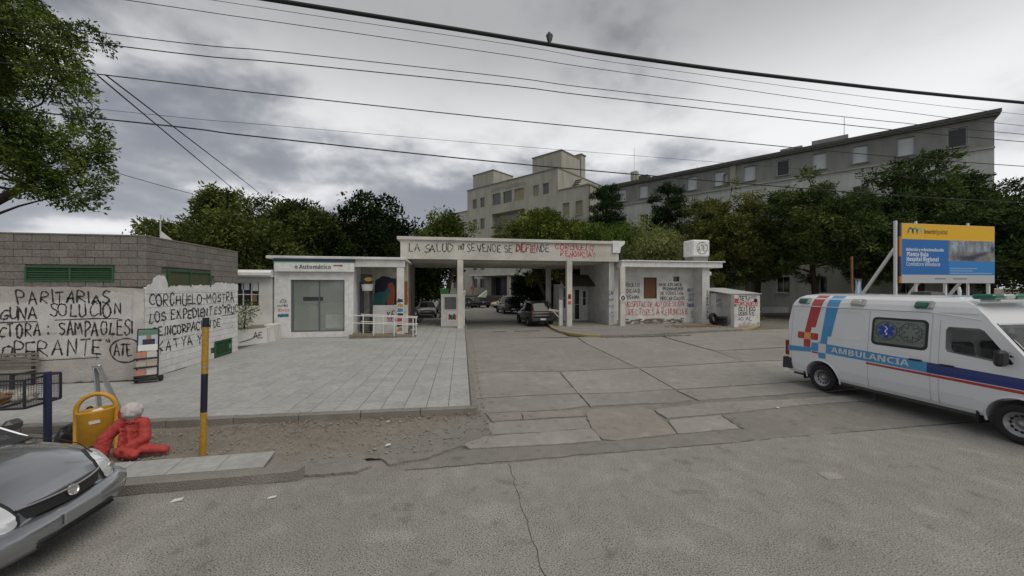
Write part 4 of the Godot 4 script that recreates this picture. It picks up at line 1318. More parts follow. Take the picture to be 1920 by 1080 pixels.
	var tb := MB.new()
	tb.box(Vector3(0, 0.64, 0), Vector3(1.45, 1.26, 1.2), 0.09)
	part(tk, "body", tb, M.white_clean)
	var te := MB.new()
	te.stroke(circle_pts(Vector2(0.05, 0.64), 0.44, 0.43), 0.04, Vector3(0, 0, 0.605), X, Vector3.UP)
	part(tk, "painted_ring", te, M.black_paint)
	write(tk, "ATE", Vector3(-0.3, 0.44, 0.605), X, 0.72, 0.42, 0.04, M.black_paint, 3)
	# low booth beyond the lodge
	var b := thing("low_booth", "low white booth with a sloping sheet roof covered in black and red graffiti", "booth")
	var bw := MB.new()
	bw.bx(18.95, 21.3, 0.1, 2.32, -25.6, -23.4)
	part(b, "wall", bw, M.white)
	var sw := MB.new()
	sw.bx(19.5, 21.4, 0.1, 2.26, -23.4, -22.2)
	part(b, "side_wall", sw, M.white)
	var rf := MB.new()
	rf.prism(pv([22.12, 2.27, 25.7, 2.66, 25.7, 2.71, 22.1, 2.32]), Vector3(18.92, 0, 0), Vector3.FORWARD, Vector3.UP, Vector3(2.55, 0, 0))
	part(b, "sheet_roof", rf, mat(0.55, 0.57, 0.56, 0.7, T.blot, 0.8))
	var post := MB.new()
	post.bx(18.6, 18.92, 0.13, 2.25, -21.6, -21.3, 0.02)
	part(b, "post", post, M.white)
	var zs := -22.193
	for q in [["ATE 5J", 19.58, 1.88, 1.05, 0.24, M.black_paint], ["CORCHUELO", 19.55, 1.5, 1.75, 0.26, M.red_paint], ["POLITICO", 19.55, 1.15, 1.55, 0.26, M.black_paint], ["SSSSSS", 19.62, 0.85, 1.4, 0.2, M.black_paint]]:
		write(b, q[0], Vector3(q[1], q[2], zs), X, q[3], q[4], 0.045, q[5], 800 + int(q[2] * 9))
	write(b, "NO AL", Vector3(19.62, 0.5, zs), X, 1.2, 0.22, 0.035, M.blue_paint, 91)
	write(b, "ATE", Vector3(20.7, 1.98, zs), X, 0.5, 0.18, 0.03, M.blue_paint, 92)
	for k in 5:
		var sc := MB.new()
		sc.prism(ragged(pv([19.6 + k * 0.36, 0.14, 19.95 + k * 0.36, 0.14, 19.9 + k * 0.36, 0.3 + 0.12 * (k % 3), 19.65 + k * 0.36, 0.28]), 0.06, 0.06, 70 + k), Vector3(0, 0, zs - 0.006), X, Vector3.UP, Vector3(0, 0, 0.003))
		part(b, "bare_plaster", sc, M.render_coat)
	var zo := -23.394
	for q in [["UN", 19.0, 1.75, 0.4, 0.2], ["DE", 19.05, 1.4, 0.4, 0.2]]:
		write(b, q[0], Vector3(q[1], q[2], zo), X, q[3], q[4], 0.03, M.blue_paint, 30 + int(q[2] * 9))
	write(b, "NO", Vector3(18.63, 1.5, -21.296), X, 0.24, 0.2, 0.03, M.black_paint, 2)
	var p1 := MB.new()
	p1.bx(18.62, 18.9, 1.72, 2.02, -21.3, -21.293)
	part(b, "sticker", p1, M.red_paint)
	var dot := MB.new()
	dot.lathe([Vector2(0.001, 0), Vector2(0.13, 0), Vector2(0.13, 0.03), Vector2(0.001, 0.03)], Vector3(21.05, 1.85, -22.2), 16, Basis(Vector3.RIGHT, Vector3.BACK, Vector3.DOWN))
	part(b, "vent_hole_shade", dot, M.dark)  # near-black disc set on the wall, painting the shade of an opening
	# tyres heaped by it
	for q in [[18.75, 0.135, -22.6, 0], [18.78, 0.345, -22.62, 1], [18.74, 0.555, -22.6, 2]]:
		var t := thing("old_tyre", ["bottom tyre of the black stack by the low booth", "middle tyre of the black stack by the low booth", "top tyre of the black stack by the low booth"][q[3]], "tyre", Vector3(q[0], q[1], q[2]), q[3] * 40.0, "tyres stacked by the low booth")
		part(t, "casing", tyre_shape(0.36, 0.205), M.rubber, Vector3(0, 0.1025, 0), Vector3.ZERO, true)
	var t2 := thing("old_tyre", "black tyre standing upright behind the stack by the low booth", "tyre", Vector3(18.55, 0.135 + 0.42, -23.12), 20.0, "tyres stacked by the low booth")
	part(t2, "casing", tyre_shape(0.42, 0.22), M.rubber, Vector3.ZERO, Vector3(78, 0, 0), true)

func tyre_shape(rad: float, wid: float) -> MB:
	var b := MB.new()
	var prof := []
	for q in [[0.62, -0.38], [0.66, -0.5], [0.86, -0.5], [0.96, -0.42], [1.0, -0.3], [1.0, 0.3], [0.96, 0.42], [0.86, 0.5], [0.66, 0.5], [0.62, 0.38], [0.62, -0.38]]: prof.append(Vector2(q[0] * rad, q[1] * wid))
	var secs := []
	for p in prof:
		var s := []
		for k in 24:
			var a := TAU * k / 24
			s.append(Vector3(p.x * cos(a), p.y, -p.x * sin(a)))
		secs.append(s)
	b.loft(secs, false)
	return b

# ---------------------------------------------------------------- hospital
# facade panel in the building's own axes: x along the front, z towards the street
func facade(parent: Node, x0: float, x1: float, y0: float, y1: float, z: float, holes: Array, material: Material, glass: Array, frame: Material, nx := 2) -> void:
	var w := MB.new()
	w.holed(Vector3(0, 0, z), Vector3.RIGHT, Vector3.UP, Vector3.BACK, x0, x1, y0, y1, holes, 0.22)
	part(parent, "wall", w, material)
	for i in holes.size():
		window_at(parent, Transform3D(Basis.IDENTITY, Vector3(0, 0, z)), holes[i], 0.18, glass[i % glass.size()], frame, nx, 1, 0.07)
		var s := MB.new()
		s.bx(holes[i][0] - 0.08, holes[i][1] + 0.08, holes[i][2] - 0.09, holes[i][2] - 0.002, z + 0.002, z + 0.1, 0.01)
		part(parent, "sill", s, material)

func solid(parent: Node, x0: float, x1: float, y0: float, y1: float, z0: float, z1: float, material: Material, called := "wall") -> void:
	var b := MB.new()
	b.bx(x0, x1, y0, y1, z0, z1)
	part(parent, called, b, material)

func build_hospital() -> void:
	var at := Vector3(4.3, 0, -66.3)
	var turn := -52.1
	var h := thing("hospital_building", "pale five-storey hospital block with two rooftop towers behind the gate", "building", at, turn)
	var g := [M.window_glass, M.window_glass, M.blind, M.window_glass]
	var holes := []
	for k in 4:
		var y: float = [16.35, 12.65, 9.2, 5.75][k]
		for x in [[1.37, 2.45], [3.25, 4.33], [14.7, 15.8], [16.52, 17.62]]: holes.append([x[0], x[1], y, y + [1.62, 1.85, 1.7, 1.5][k]])
	for x in [[1.46, 2.55], [3.26, 4.34], [14.7, 15.8], [16.52, 17.62]]: holes.append([x[0], x[1], 2.7, 4.25])
	for x in [[6.17, 8.05], [8.6, 10.45], [10.95, 12.9]]: holes.append([x[0], x[1], 16.25, 18.1])
	# main front with a deep loggia on the middle storeys and the entrance below
	var w := MB.new()
	var logg := [6.05, 13.1, 8.6, 14.87]
	var door := [5.9, 12.0, 1.5, 4.5]
	w.holed(Vector3.ZERO, Vector3.RIGHT, Vector3.UP, Vector3.BACK, 0, 19.2, 0, 19.75, holes + [logg, door], 0.22)
	part(h, "wall", w, M.hospital)
	for i in holes.size(): window_at(h, Transform3D.IDENTITY, holes[i], 0.18, g[(i * 7) % 4], M.hospital_grey, 2, 1, 0.07)
	for q in [[logg, 1.5], [door, 1.2]]:
		var lo := MB.new()
		var a: Array = q[0]
		var d: float = q[1]
		lo.nquad(Vector3(a[0], a[2], -0.2), Vector3(a[1], a[2], -0.2), Vector3(a[1], a[2], -d), Vector3(a[0], a[2], -d), Vector3.UP)
		lo.nquad(Vector3(a[0], a[3], -0.2), Vector3(a[1], a[3], -0.2), Vector3(a[1], a[3], -d), Vector3(a[0], a[3], -d), Vector3.DOWN)
		for x in [a[0], a[1]]: lo.nquad(Vector3(x, a[2], -0.2), Vector3(x, a[3], -0.2), Vector3(x, a[3], -d), Vector3(x, a[2], -d), Vector3.RIGHT if x < 9 else Vector3.LEFT)
		part(h, "loggia", lo, M.hospital)
	var lh := []
	for y in [9.3, 12.35]:
		for x in [[6.5, 7.2], [7.55, 8.45], [8.65, 9.35], [9.85, 10.6], [10.95, 11.7], [12.0, 12.8]]: lh.append([x[0], x[1], y, y + 1.9])
	var lw := MB.new()
	lw.holed(Vector3(0, 0, -1.5), Vector3.RIGHT, Vector3.UP, Vector3.BACK, logg[0], logg[1], logg[2], logg[3], lh, 0.15)
	part(h, "loggia_wall", lw, M.hospital)
	for x in lh: window_at(h, Transform3D(Basis.IDENTITY, Vector3(0, 0, -1.5)), x, 0.12, M.window_glass, M.hospital_grey, 1, 1, 0.06)
	solid(h, 6.05, 13.1, 11.4, 11.75, -1.5, -0.2, M.hospital, "loggia_floor")
	# entrance doors
	for k in 6:
		var d := MB.new()
		d.bx(5.95 + k * 1.0, 6.9 + k * 1.0, 1.5, 4.3, -1.2, -1.14, 0.02)
		part(h, "door", d, gloss(0.05, 0.045, 0.075, 0.3))
	solid(h, 3.9, 12.9, 4.6, 4.95, 0.0, 3.2, M.hospital_white, "canopy")
	for x in [4.4, 12.4]: solid(h, x - 0.2, x + 0.2, 1.5, 4.6, 2.6, 3.0, M.hospital, "canopy_post")
	# body, parapet, side walls
	solid(h, 0.0, 19.2, 0.0, 19.7, -14.0, -1.6, M.hospital, "rear_body")
	for x in [0.0, 19.2]:
		var sd := MB.new()
		sd.nquad(Vector3(x, 0, 0), Vector3(x, 19.75, 0), Vector3(x, 19.75, -1.6), Vector3(x, 0, -1.6), Vector3.LEFT if x < 5 else Vector3.RIGHT)
		part(h, "return_wall", sd, M.hospital)
	solid(h, -0.06, 19.26, 19.7, 19.86, -14.06, 0.08, M.roof_edge, "parapet")
	for q in [[0.4, 5.4], [13.8, 19.15]]:
		solid(h, q[0], q[1], 19.86, 22.5, -6.0, -1.0, M.hospital, "tower")
		solid(h, q[0] - 0.08, q[1] + 0.08, 22.5, 22.66, -6.08, -0.92, M.roof_edge, "tower_coping")
	solid(h, 18.0, 19.15, 19.86, 23.3, -7.6, -6.4, M.hospital, "chimney")
	solid(h, 17.9, 19.25, 23.3, 23.5, -7.7, -6.3, M.roof_edge, "chimney_cap")
	var let := print_text(h, "HOSPITAL REGIONAL", Vector3(9.6, 18.82, 0.03), 0, 0.42, mat(0.36, 0.35, 0.31, 0.9), false, 7.4, false, 0.04)
	let.name = "faded_lettering"
	# outside stair on the roof
	for k in 6: solid(h, 19.3, 20.3, 16.8 + k * 0.4, 16.9 + k * 0.4, -3.0 - k * 0.35, -2.65 - k * 0.35, M.roof_dark, "stair_tread")
	# lower shoulders either side
	var ls := thing("hospital_shoulder", "lower pale shoulder block joining the hospital towers to the long wing", "building", at, turn, "hospital shoulder blocks")
	var rh := []
	for y in [12.7, 9.2, 5.75, 2.6]:
		for x in [[20.0, 21.1], [22.1, 23.2]]: rh.append([x[0], x[1], y, y + 1.85])
	facade(ls, 19.2, 24.2, 0, 16.45, -0.02, rh, M.hospital, [M.blind, M.blind, M.window_glass], M.hospital_grey)
	solid(ls, 19.2, 24.2, 0.0, 16.4, -12, -0.25, M.hospital, "body")
	solid(ls, 19.25, 24.26, 16.42, 16.62, -12.05, 0.04, M.roof_edge, "parapet")
	var l2 := thing("hospital_shoulder", "lower pale shoulder block at the free end of the towered hospital block", "building", at, turn, "hospital shoulder blocks")
	var rl := []
	for y in [12.6, 9.2, 5.75, 2.6]:
		for x in [[-3.9, -2.8], [-1.94, -0.84]]: rl.append([x[0], x[1], y, y + 1.85])
	facade(l2, -5.2, 0.0, 0, 16.2, -0.02, rl, M.hospital, [M.window_glass, M.blind, M.window_glass], M.hospital_grey)
	solid(l2, -5.2, 0.0, 0.0, 16.15, -12, -0.25, M.hospital, "body")
	solid(l2, -5.26, -0.05, 16.17, 16.33, -12.05, 0.04, M.roof_edge, "parapet")
	# chimneys beyond the shoulder
	var ch := thing("wing_chimney", "short white chimney with dark cowl on the roof joint of the wing", "chimney", at, turn)
	solid(ch, 26.3, 27.2, 16.6, 19.6, -9.0, -8.2, M.hospital, "stack")
	solid(ch, 27.6, 28.9, 17.6, 18.7, -9.0, -8.0, M.roof_dark, "cowl")
	solid(ch, 27.2, 29.2, 16.6, 17.6, -9.2, -7.8, M.hospital_grey, "plinth")
	# the long wing
	var wg := thing("hospital_wing", "long grey-topped hospital wing stretching behind the trees", "building", at, turn)
	var tops := []
	for k in 11:
		var x := 26.2 + 3.0 * k
		tops.append([x, x + 1.1, 14.6, 16.2])
	tops.append([39.15, 39.6, 14.7, 15.8])
	facade(wg, 24.2, 58.7, 14.15, 16.6, -4.5, tops, M.hospital_grey, [M.window_pale, M.window_pale, M.window_glass, M.window_pale], M.hospital_white, 1)
	var low := []
	for y in [10.9, 7.2, 2.2]:
		for k in 11:
			var x := 26.2 + 3.0 * k
			low.append([x, x + 1.15, y, y + (1.5 if y > 3 else 1.7)])
	facade(wg, 24.2, 58.7, 0, 14.02, -4.52, low, M.hospital_white, [M.blind, M.window_glass, M.window_glass], M.hospital_white)
	solid(wg, 24.2, 58.72, 14.02, 14.15, -4.7, -4.38, M.hospital, "ledge")
	solid(wg, 24.2, 58.68, 0.0, 16.55, -15.5, -4.78, M.hospital_grey, "body")
	solid(wg, 39.85, 40.4, 14.15, 16.6, -4.5, -4.38, M.hospital, "pilaster")
	var rf := MB.new()
	rf.bx(24.0, 58.95, 16.6, 17.0, -15.8, -4.1)
	part(wg, "roof_slab", rf, M.roof_edge)
	var re := MB.new()
	re.bx(24.0, 58.98, 16.72, 17.02, -4.1, -3.98)
	part(wg, "gutter", re, M.roof_dark)
	for q in [[44.4, 46.3, 17.7, -7], [47.1, 49.9, 17.75, -6.5]]:
		solid(wg, q[0], q[1], 17.0, q[2], q[3] - 3.0, q[3] + 1.4, M.hospital_grey, "roof_hatch")
	for q in [[35.8, 18.0], [49.6, 20.0], [27.6, 22.3]]:
		var p := MB.new()
		p.tube([Vector3(q[0], 17.0, -6.5), Vector3(q[0], q[1], -6.5)], 0.03, 5)
		part(wg, "aerial", p, M.steel)
	# entrance terrace with steps and sloping balustrade
	var te := thing("entrance_terrace", "raised stone terrace with steps at the hospital doors", "terrace", at, turn)
	solid(te, -1.0, 17.0, 0.0, 1.5, 0.05, 5.0, mat(0.10, 0.098, 0.09, 0.95, T.stone, 0.5), "deck")
	for k in 7: solid(te, 5.2, 9.5, 0.0, 1.3 - k * 0.19, 5.0 + k * 0.32, 5.32 + k * 0.32, M.slab[0], "step")
	for x in [4.9, 9.65]:
		var p := MB.new()
		p.prism(pv([4.8, 0, 7.6, 0, 7.6, 0.75, 4.8, 2.35]), Vector3(x - 0.15, 0, 0), Vector3.BACK, Vector3.UP, Vector3(0.3, 0, 0))
		part(te, "balustrade", p, M.hospital_white)
	# white house far behind the pines
	var fh := thing("distant_house", "far white house with a roof box between the pine crowns", "building", Vector3(-24, 0, -100), -10)
	solid(fh, -4, 4, 0, 21.2, -8, 0, M.hospital_white, "wall")
	solid(fh, -4.2, 4.2, 21.2, 21.6, -8.2, 0.2, M.hospital_grey, "roof")
	solid(fh, 1.5, 4, 21.6, 24.2, -3, -1, M.hospital_white, "roof_box")
	for k in 3:
		var hw := MB.new()
		hw.bx(-3.2 + k * 2.4, -1.9 + k * 2.4, 17.6, 19.4, 0.0, 0.06)
		part(fh, "window", hw, M.window_glass)
	# low wall and railings along the side road
	var lwall := thing("low_boundary_wall", "low white boundary wall along the side road under the trees", "wall")
	var lb := MB.new()
	lb.bx(27.5, 34.5, 0, 0.78, -32.6, -32.3, 0.02)
	part(lwall, "body", lb, M.white)
	var lt := MB.new()
	lt.bx(27.5, 34.5, 0.0, 0.2, -32.3, -32.0, 0.02)
	part(lwall, "footing", lt, M.kerb)
	var fe := thing("picket_fence", "low white picket fence on a wall behind the billboard", "fence")
	var fb := MB.new()
	fb.bx(34.6, 52, 0, 0.9, -25.3, -25.05, 0.02)
	part(fe, "footing_wall", fb, M.white)
	for y in [1.3, 1.95]:
		var p := MB.new()
		p.bx(34.6, 52, y, y + 0.05, -25.2, -25.16)
		part(fe, "rail", p, M.rail_white)
	var pk := MB.new()
	pk.bx(-0.02, 0.02, 0.9, 2.15, -0.015, 0.015)
	var pkm := pk.mesh()
	for k in 100: part(fe, "picket", pkm, M.rail_white, Vector3(34.7 + k * 0.172, 0, -25.14))

# ---------------------------------------------------------------- trees
# blobs: [centre, radii]; each blob carries twig tips, each with one of a few leafy sprays
func spray(n: int, spread: float, leaf: Vector2, flat: float, droop: float, r: RandomNumberGenerator) -> Array:
	# grows along +x
	var V := PackedVector3Array()
	var N := PackedVector3Array()
	for k in n:
		var t := r.randf()
		var lp := Vector3(t * 2.2 - 0.6, clampf(r.randfn(), -1.6, 1.6) * (1.0 - flat) * (1.1 - 0.5 * t), clampf(r.randfn(), -1.6, 1.6) * (1.1 - 0.5 * t)) * spread
		lp.y -= droop * t * t * spread * 2.0
		var u := (Vector3(0.9, r.randfn() * (1.0 - 0.6 * flat), r.randfn()) + lp.normalized() * 0.4).normalized()
		var w := u.cross(Vector3(r.randfn(), r.randfn(), r.randfn())).normalized()
		var s := r.randf_range(0.65, 1.3)
		var tip := lp + u * leaf.x * s
		var m1 := lp + u * leaf.x * 0.45 * s + w * leaf.y * 0.5 * s
		var m2 := lp + u * leaf.x * 0.45 * s - w * leaf.y * 0.5 * s
		var nn := u.cross(w)
		for v in [lp, m1, tip, lp, tip, m2]: V.append(v)
		for v in 6: N.append(nn)
	return [V, N]

func foliage(blobs: Array, tips: int, per_tip: int, spread: float, leaf: Vector2, dark: Color, light: Color, sd: int, flat := 0.0, droop := 0.0) -> ArrayMesh:
	var r := RandomNumberGenerator.new()
	r.seed = sd
	var nz := FastNoiseLite.new()
	nz.seed = sd; nz.frequency = 0.9; nz.fractal_octaves = 3
	var kinds := []
	for i in 10: kinds.append(spray(per_tip, spread, leaf, flat, droop, r))
	var V := PackedVector3Array()
	var N := PackedVector3Array()
	var C := PackedColorArray()
	var fill := PackedColorArray()
	fill.resize(per_tip * 6)
	var total := 0.0
	for b in blobs: total += pow(b[1].x * b[1].y * b[1].z, 0.667)
	for b in blobs:
		var c: Vector3 = b[0]
		var rad: Vector3 = b[1]
		var n := int(tips * pow(rad.x * rad.y * rad.z, 0.667) / total)
		var bough := (r.randf() - 0.5) * 0.55
		for i in n:
			var d := Vector3(r.randfn(), r.randfn(), r.randfn()).normalized()
			var q := 0.4 + 0.6 * pow(r.randf(), 0.55)
			var p := c + d * rad * q * (1.0 + 0.6 * nz.get_noise_3dv((c + d * rad) * 1.1))
			var tone := dark.lerp(light, clampf(0.5 + 0.9 * nz.get_noise_3dv(p * 0.8) + (r.randf() - 0.5) * 0.6 + bough, 0, 1)) * r.randf_range(0.82, 1.2)
			tone.a = 1.0
			var ax := (d * Vector3(1, 0.6, 1) + Vector3(r.randfn(), r.randfn() * 0.6 + 0.25, r.randfn()) * 0.45).normalized()
			var az := ax.cross(Vector3.UP).normalized()
			if az.length_squared() < 0.5: az = Vector3.BACK
			var sc := r.randf_range(0.6, 1.4)
			var bs := Basis(ax, az.cross(ax), az)
			if r.randf() < 0.5: bs = Basis(ax, -az.cross(ax), -az) if flat < 0.3 else bs
			var k: Array = kinds[r.randi() % kinds.size()]
			V.append_array(Transform3D(bs.scaled(Vector3.ONE * sc), p) * (k[0] as PackedVector3Array))
			N.append_array(Transform3D(bs, Vector3.ZERO) * (k[1] as PackedVector3Array))
			fill.fill(tone)
			C.append_array(fill)
	var arr := []
	arr.resize(Mesh.ARRAY_MAX)
	arr[Mesh.ARRAY_VERTEX] = V; arr[Mesh.ARRAY_NORMAL] = N; arr[Mesh.ARRAY_COLOR] = C
	var am := ArrayMesh.new()
	am.add_surface_from_arrays(Mesh.PRIMITIVE_TRIANGLES, arr)
	return am

func limbs(b: MB, base: Vector3, path: Array, r0: float, blobs: Array, sd: int, thin := 0.25) -> void:
	var r := RandomNumberGenerator.new()
	r.seed = sd
	var rad := []
	for i in path.size(): rad.append(r0 * lerpf(1.0, 0.35, float(i) / (path.size() - 1)))
	rad[0] = r0 * 1.35
	b.tube(path, rad, 9)
	for q in blobs:
		var c: Vector3 = q[0]
		# leave the trunk below the blob
		var best := 0.35
		for i in 12:
			var t := 0.3 + 0.7 * i / 11.0
			var p := along(path, t)
			if p.y < c.y - 0.25 * Vector2(c.x - p.x, c.z - p.z).length(): best = t
		var s := along(path, best)
		var mid := s.lerp(c, 0.5) + Vector3(r.randfn(), r.randfn() * 0.5 - 0.3, r.randfn()) * (c - s).length() * 0.09
		var rr := r0 * thin * (1.3 - best * 0.6)
		b.tube([s, s.lerp(mid, 0.5) + Vector3(0, r.randfn() * 0.05, 0), mid, c], [rr, rr * 0.8, rr * 0.6, rr * 0.2], 6)
		for k in 4:
			var e: Vector3 = c + Vector3(r.randfn(), r.randfn(), r.randfn()).normalized() * q[1] * 0.8
			b.tube([mid.lerp(c, 0.5), (mid.lerp(c, 0.5) + e) * 0.5 + Vector3(0, 0.1, 0), e], [rr * 0.4, rr * 0.25, rr * 0.08], 4)

func along(path: Array, t: float) -> Vector3:
	var f := t * (path.size() - 1)
	var i: int = min(int(f), path.size() - 2)
	return (path[i] as Vector3).lerp(path[i + 1], f - i)

func leaf_mat(bl := 0.45) -> StandardMaterial3D:
	var m := StandardMaterial3D.new()
	m.vertex_color_use_as_albedo = true
	m.roughness = 0.9
	m.metallic_specular = 0.0
	m.backlight_enabled = true; m.backlight = Color(bl, bl, bl * 0.6)
	return m

func tree(called: String, label: String, at: Vector3, trunk: Array, r0: float, blobs: Array, tips: int, per_tip: int, spread: float, leaf: Vector2, dark: Color, light: Color, sd: int, flat := 0.0, droop := 0.0, group := "") -> Node3D:
	var t := thing(called, label, "tree", at, 0.0, group)
	var b := MB.new()
	limbs(b, at, trunk, r0, blobs, sd)
	part(t, "trunk", b, M.bark, Vector3.ZERO, Vector3.ZERO, true)
	part(t, "crown", foliage(blobs, tips, per_tip, spread, leaf, dark, light, sd, flat, droop), M.leaf)
	return t

# scatter blobs in an egg: centre height, half sizes
func egg(n: int, c: Vector3, half: Vector3, size: Vector2, sd: int, flat := 1.0) -> Array:
	var r := RandomNumberGenerator.new()
	r.seed = sd
	var out := []
	for i in n:
		var d := Vector3(r.randfn(), r.randfn(), r.randfn()).normalized() * pow(r.randf(), 0.4)
		var s := r.randf_range(size.x, size.y)
		out.append([c + d * half, Vector3(s, s * flat * r.randf_range(0.75, 1.0), s)])
	# boughs that reach out past the crown and break its outline
	for i in int(n * 0.7):
		var d := Vector3(r.randfn(), r.randfn() * 0.8 + 0.25, r.randfn()).normalized()
		var s := size.x * r.randf_range(0.3, 0.62)
		out.append([c + d * (half + Vector3.ONE * size.x * r.randf_range(0.65, 1.15)), Vector3(s * 1.2, s * 0.7, s * 1.2)])
	return out

func build_trees() -> void:
	M.leaf = leaf_mat()
	var dk := Color(0.024, 0.044, 0.013)
	var lt := Color(0.100, 0.137, 0.035)
	# near tree behind the block hut: spreading, leaning limb to the right
	var bl := egg(32, Vector3(-1.6, 11.4, 0.3), Vector3(3.4, 4.6, 2.6), Vector2(0.9, 1.5), 3, 0.8)
	bl += [[Vector3(2.0, 7.2, 0.4), Vector3(0.85, 0.6, 0.9)], [Vector3(2.9, 8.1, 0.2), Vector3(0.75, 0.6, 0.8)], [Vector3(1.1, 8.4, 0.6), Vector3(1.1, 0.8, 1.0)], [Vector3(2.7, 6.3, 0.4), Vector3(0.75, 0.6, 0.7)], [Vector3(1.5, 6.6, 0.3), Vector3(0.7, 0.5, 0.7)], [Vector3(3.2, 7.2, 0.3), Vector3(0.6, 0.6, 0.6)], [Vector3(0.2, 7.6, 0.0), Vector3(0.9, 0.7, 0.9)], [Vector3(2.9, 9.0, 0.0), Vector3(0.5, 0.5, 0.5)], [Vector3(2.0, 10.4, 0.3), Vector3(0.8, 0.7, 0.8)], [Vector3(1.6, 12.2, 0.2), Vector3(0.9, 0.8, 0.9)], [Vector3(-2.0, 7.2, 0.5), Vector3(1.2, 0.8, 1.1)]]
	tree("pepper_tree", "tall leafy tree overhanging the block hut with a bare bent limb", Vector3(-16.3, 0, -17.2), [Vector3(-0.9, 0, 0), Vector3(-0.75, 2.5, 0), Vector3(-0.6, 4.6, 0), Vector3(-0.35, 5.6, 0.1), Vector3(0.5, 6.1, 0.2), Vector3(1.4, 6.7, 0.3), Vector3(0.6, 8.6, 0.3), Vector3(-1.0, 11.0, 0.2)], 0.24, bl, 10500, 17, 0.15, Vector2(0.13, 0.052), Color(0.031, 0.060, 0.015), Color(0.153, 0.202, 0.053), 31, 0.1, 0.25)
	# pines behind the cash point
	var pl := Vector2(0.24, 0.1)
	var ol := Color(0.159, 0.182, 0.053)
	tree("pine_tree", "olive-green pine with a tall dark top behind the block hut", Vector3(-18.6, 0, -34.2), [Vector3(0, 0, 0), Vector3(0.2, 4, 0), Vector3(0.1, 8, 0), Vector3(0.0, 10, 0)], 0.3, egg(24, Vector3(-0.3, 5.0, 0), Vector3(3.2, 3.0, 2.4), Vector2(1.1, 1.6), 5, 0.75) + egg(9, Vector3(0.3, 8.6, 0), Vector3(1.3, 1.6, 1.1), Vector2(0.9, 1.2), 6, 0.8), 3900, 15, 0.26, pl, Color(0.050, 0.075, 0.025), ol, 51, 0.2)
	tree("pine_tree", "broad pine beside the tall-topped one behind the cash point", Vector3(-14.6, 0, -32.6), [Vector3(0, 0, 0), Vector3(-0.2, 3.5, 0), Vector3(0.1, 6, 0), Vector3(0.0, 7.6, 0)], 0.28, egg(26, Vector3(0.2, 5.6, 0), Vector3(2.8, 3.2, 2.2), Vector2(1.0, 1.5), 8, 0.75), 3900, 15, 0.26, pl, Color(0.050, 0.075, 0.025), ol, 53, 0.2)
	tree("pine_tree", "thin-crowned pine with sky gaps next to the dark tree", Vector3(-11.6, 0, -34.5), [Vector3(0, 0, 0), Vector3(0.3, 3.5, 0), Vector3(-0.1, 7, 0), Vector3(0.2, 8.8, 0)], 0.24, egg(14, Vector3(-0.2, 7.6, 0), Vector3(2.0, 2.0, 1.5), Vector2(0.9, 1.2), 9, 0.7) + egg(12, Vector3(0.8, 4.4, 0), Vector3(2.4, 2.6, 1.2), Vector2(0.9, 1.3), 14, 0.7), 3450, 14, 0.26, pl, Color(0.028, 0.044, 0.015), Color(0.100, 0.124, 0.040), 55, 0.2)
	tree("pine_tree", "low bushy pine filling the gap behind the annex roof", Vector3(-16.4, 0, -30.6), [Vector3(0, 0, 0), Vector3(0.1, 2.5, 0), Vector3(0.1, 5, 0), Vector3(0.0, 6, 0)], 0.25, egg(20, Vector3(0.2, 4.6, 0), Vector3(3.4, 2.4, 1.8), Vector2(1.0, 1.4), 19, 0.75), 3000, 14, 0.26, pl, Color(0.050, 0.075, 0.025), ol, 56, 0.2)
	var ink := Color(0.013, 0.022, 0.011)
	var ink2 := Color(0.031, 0.047, 0.015)
	tree("dark_evergreen", "very dark dense evergreen between cash point and gate", Vector3(-6.4, 0, -35.4), [Vector3(0, 0, 0), Vector3(0.1, 4, 0), Vector3(0.3, 8, 0), Vector3(0.2, 9.6, 0)], 0.35, egg(34, Vector3(0.2, 5.6, 0), Vector3(3.5, 3.4, 2.4), Vector2(1.2, 1.8), 12, 0.85) + [[Vector3(-0.6, 10.0, 0), Vector3(1.3, 1.0, 1.2)], [Vector3(1.2, 9.8, 0), Vector3(1.3, 0.9, 1.2)], [Vector3(-3.4, 3.4, 0.3), Vector3(1.8, 1.8, 1.5)], [Vector3(3.4, 3.8, 0.3), Vector3(1.6, 1.8, 1.4)], [Vector3(0.3, 5.0, 0), Vector3(2.8, 3.4, 1.2)], [Vector3(2.9, 7.0, 0), Vector3(1.4, 1.6, 1.2)]], 4200, 15, 0.26, Vector2(0.27, 0.15), ink, ink2, 57)
	tree("dark_evergreen", "dark evergreen behind the notice booth and the parked yard cars", Vector3(-3.6, 0, -45.0), [Vector3(0, 0, 0), Vector3(0.1, 3, 0), Vector3(0.2, 6, 0), Vector3(0.1, 7, 0)], 0.3, egg(26, Vector3(0.0, 4.2, 0), Vector3(4.4, 3.0, 2.4), Vector2(1.1, 1.7), 15, 0.85), 3000, 14, 0.28, Vector2(0.28, 0.15), ink, ink2, 58)
	tree("dark_evergreen", "low dark evergreen behind the guard room and the slim forked tree", Vector3(12.0, 0, -37.2), [Vector3(0, 0, 0), Vector3(0.1, 3, 0), Vector3(0.2, 5, 0), Vector3(0.1, 6, 0)], 0.3, egg(30, Vector3(-0.6, 3.6, 0), Vector3(4.0, 3.0, 1.8), Vector2(1.0, 1.5), 16, 0.85), 3000, 14, 0.28, Vector2(0.28, 0.15), ink, ink2, 59)
	# inside the gate
	var yl := Vector2(0.21, 0.1)
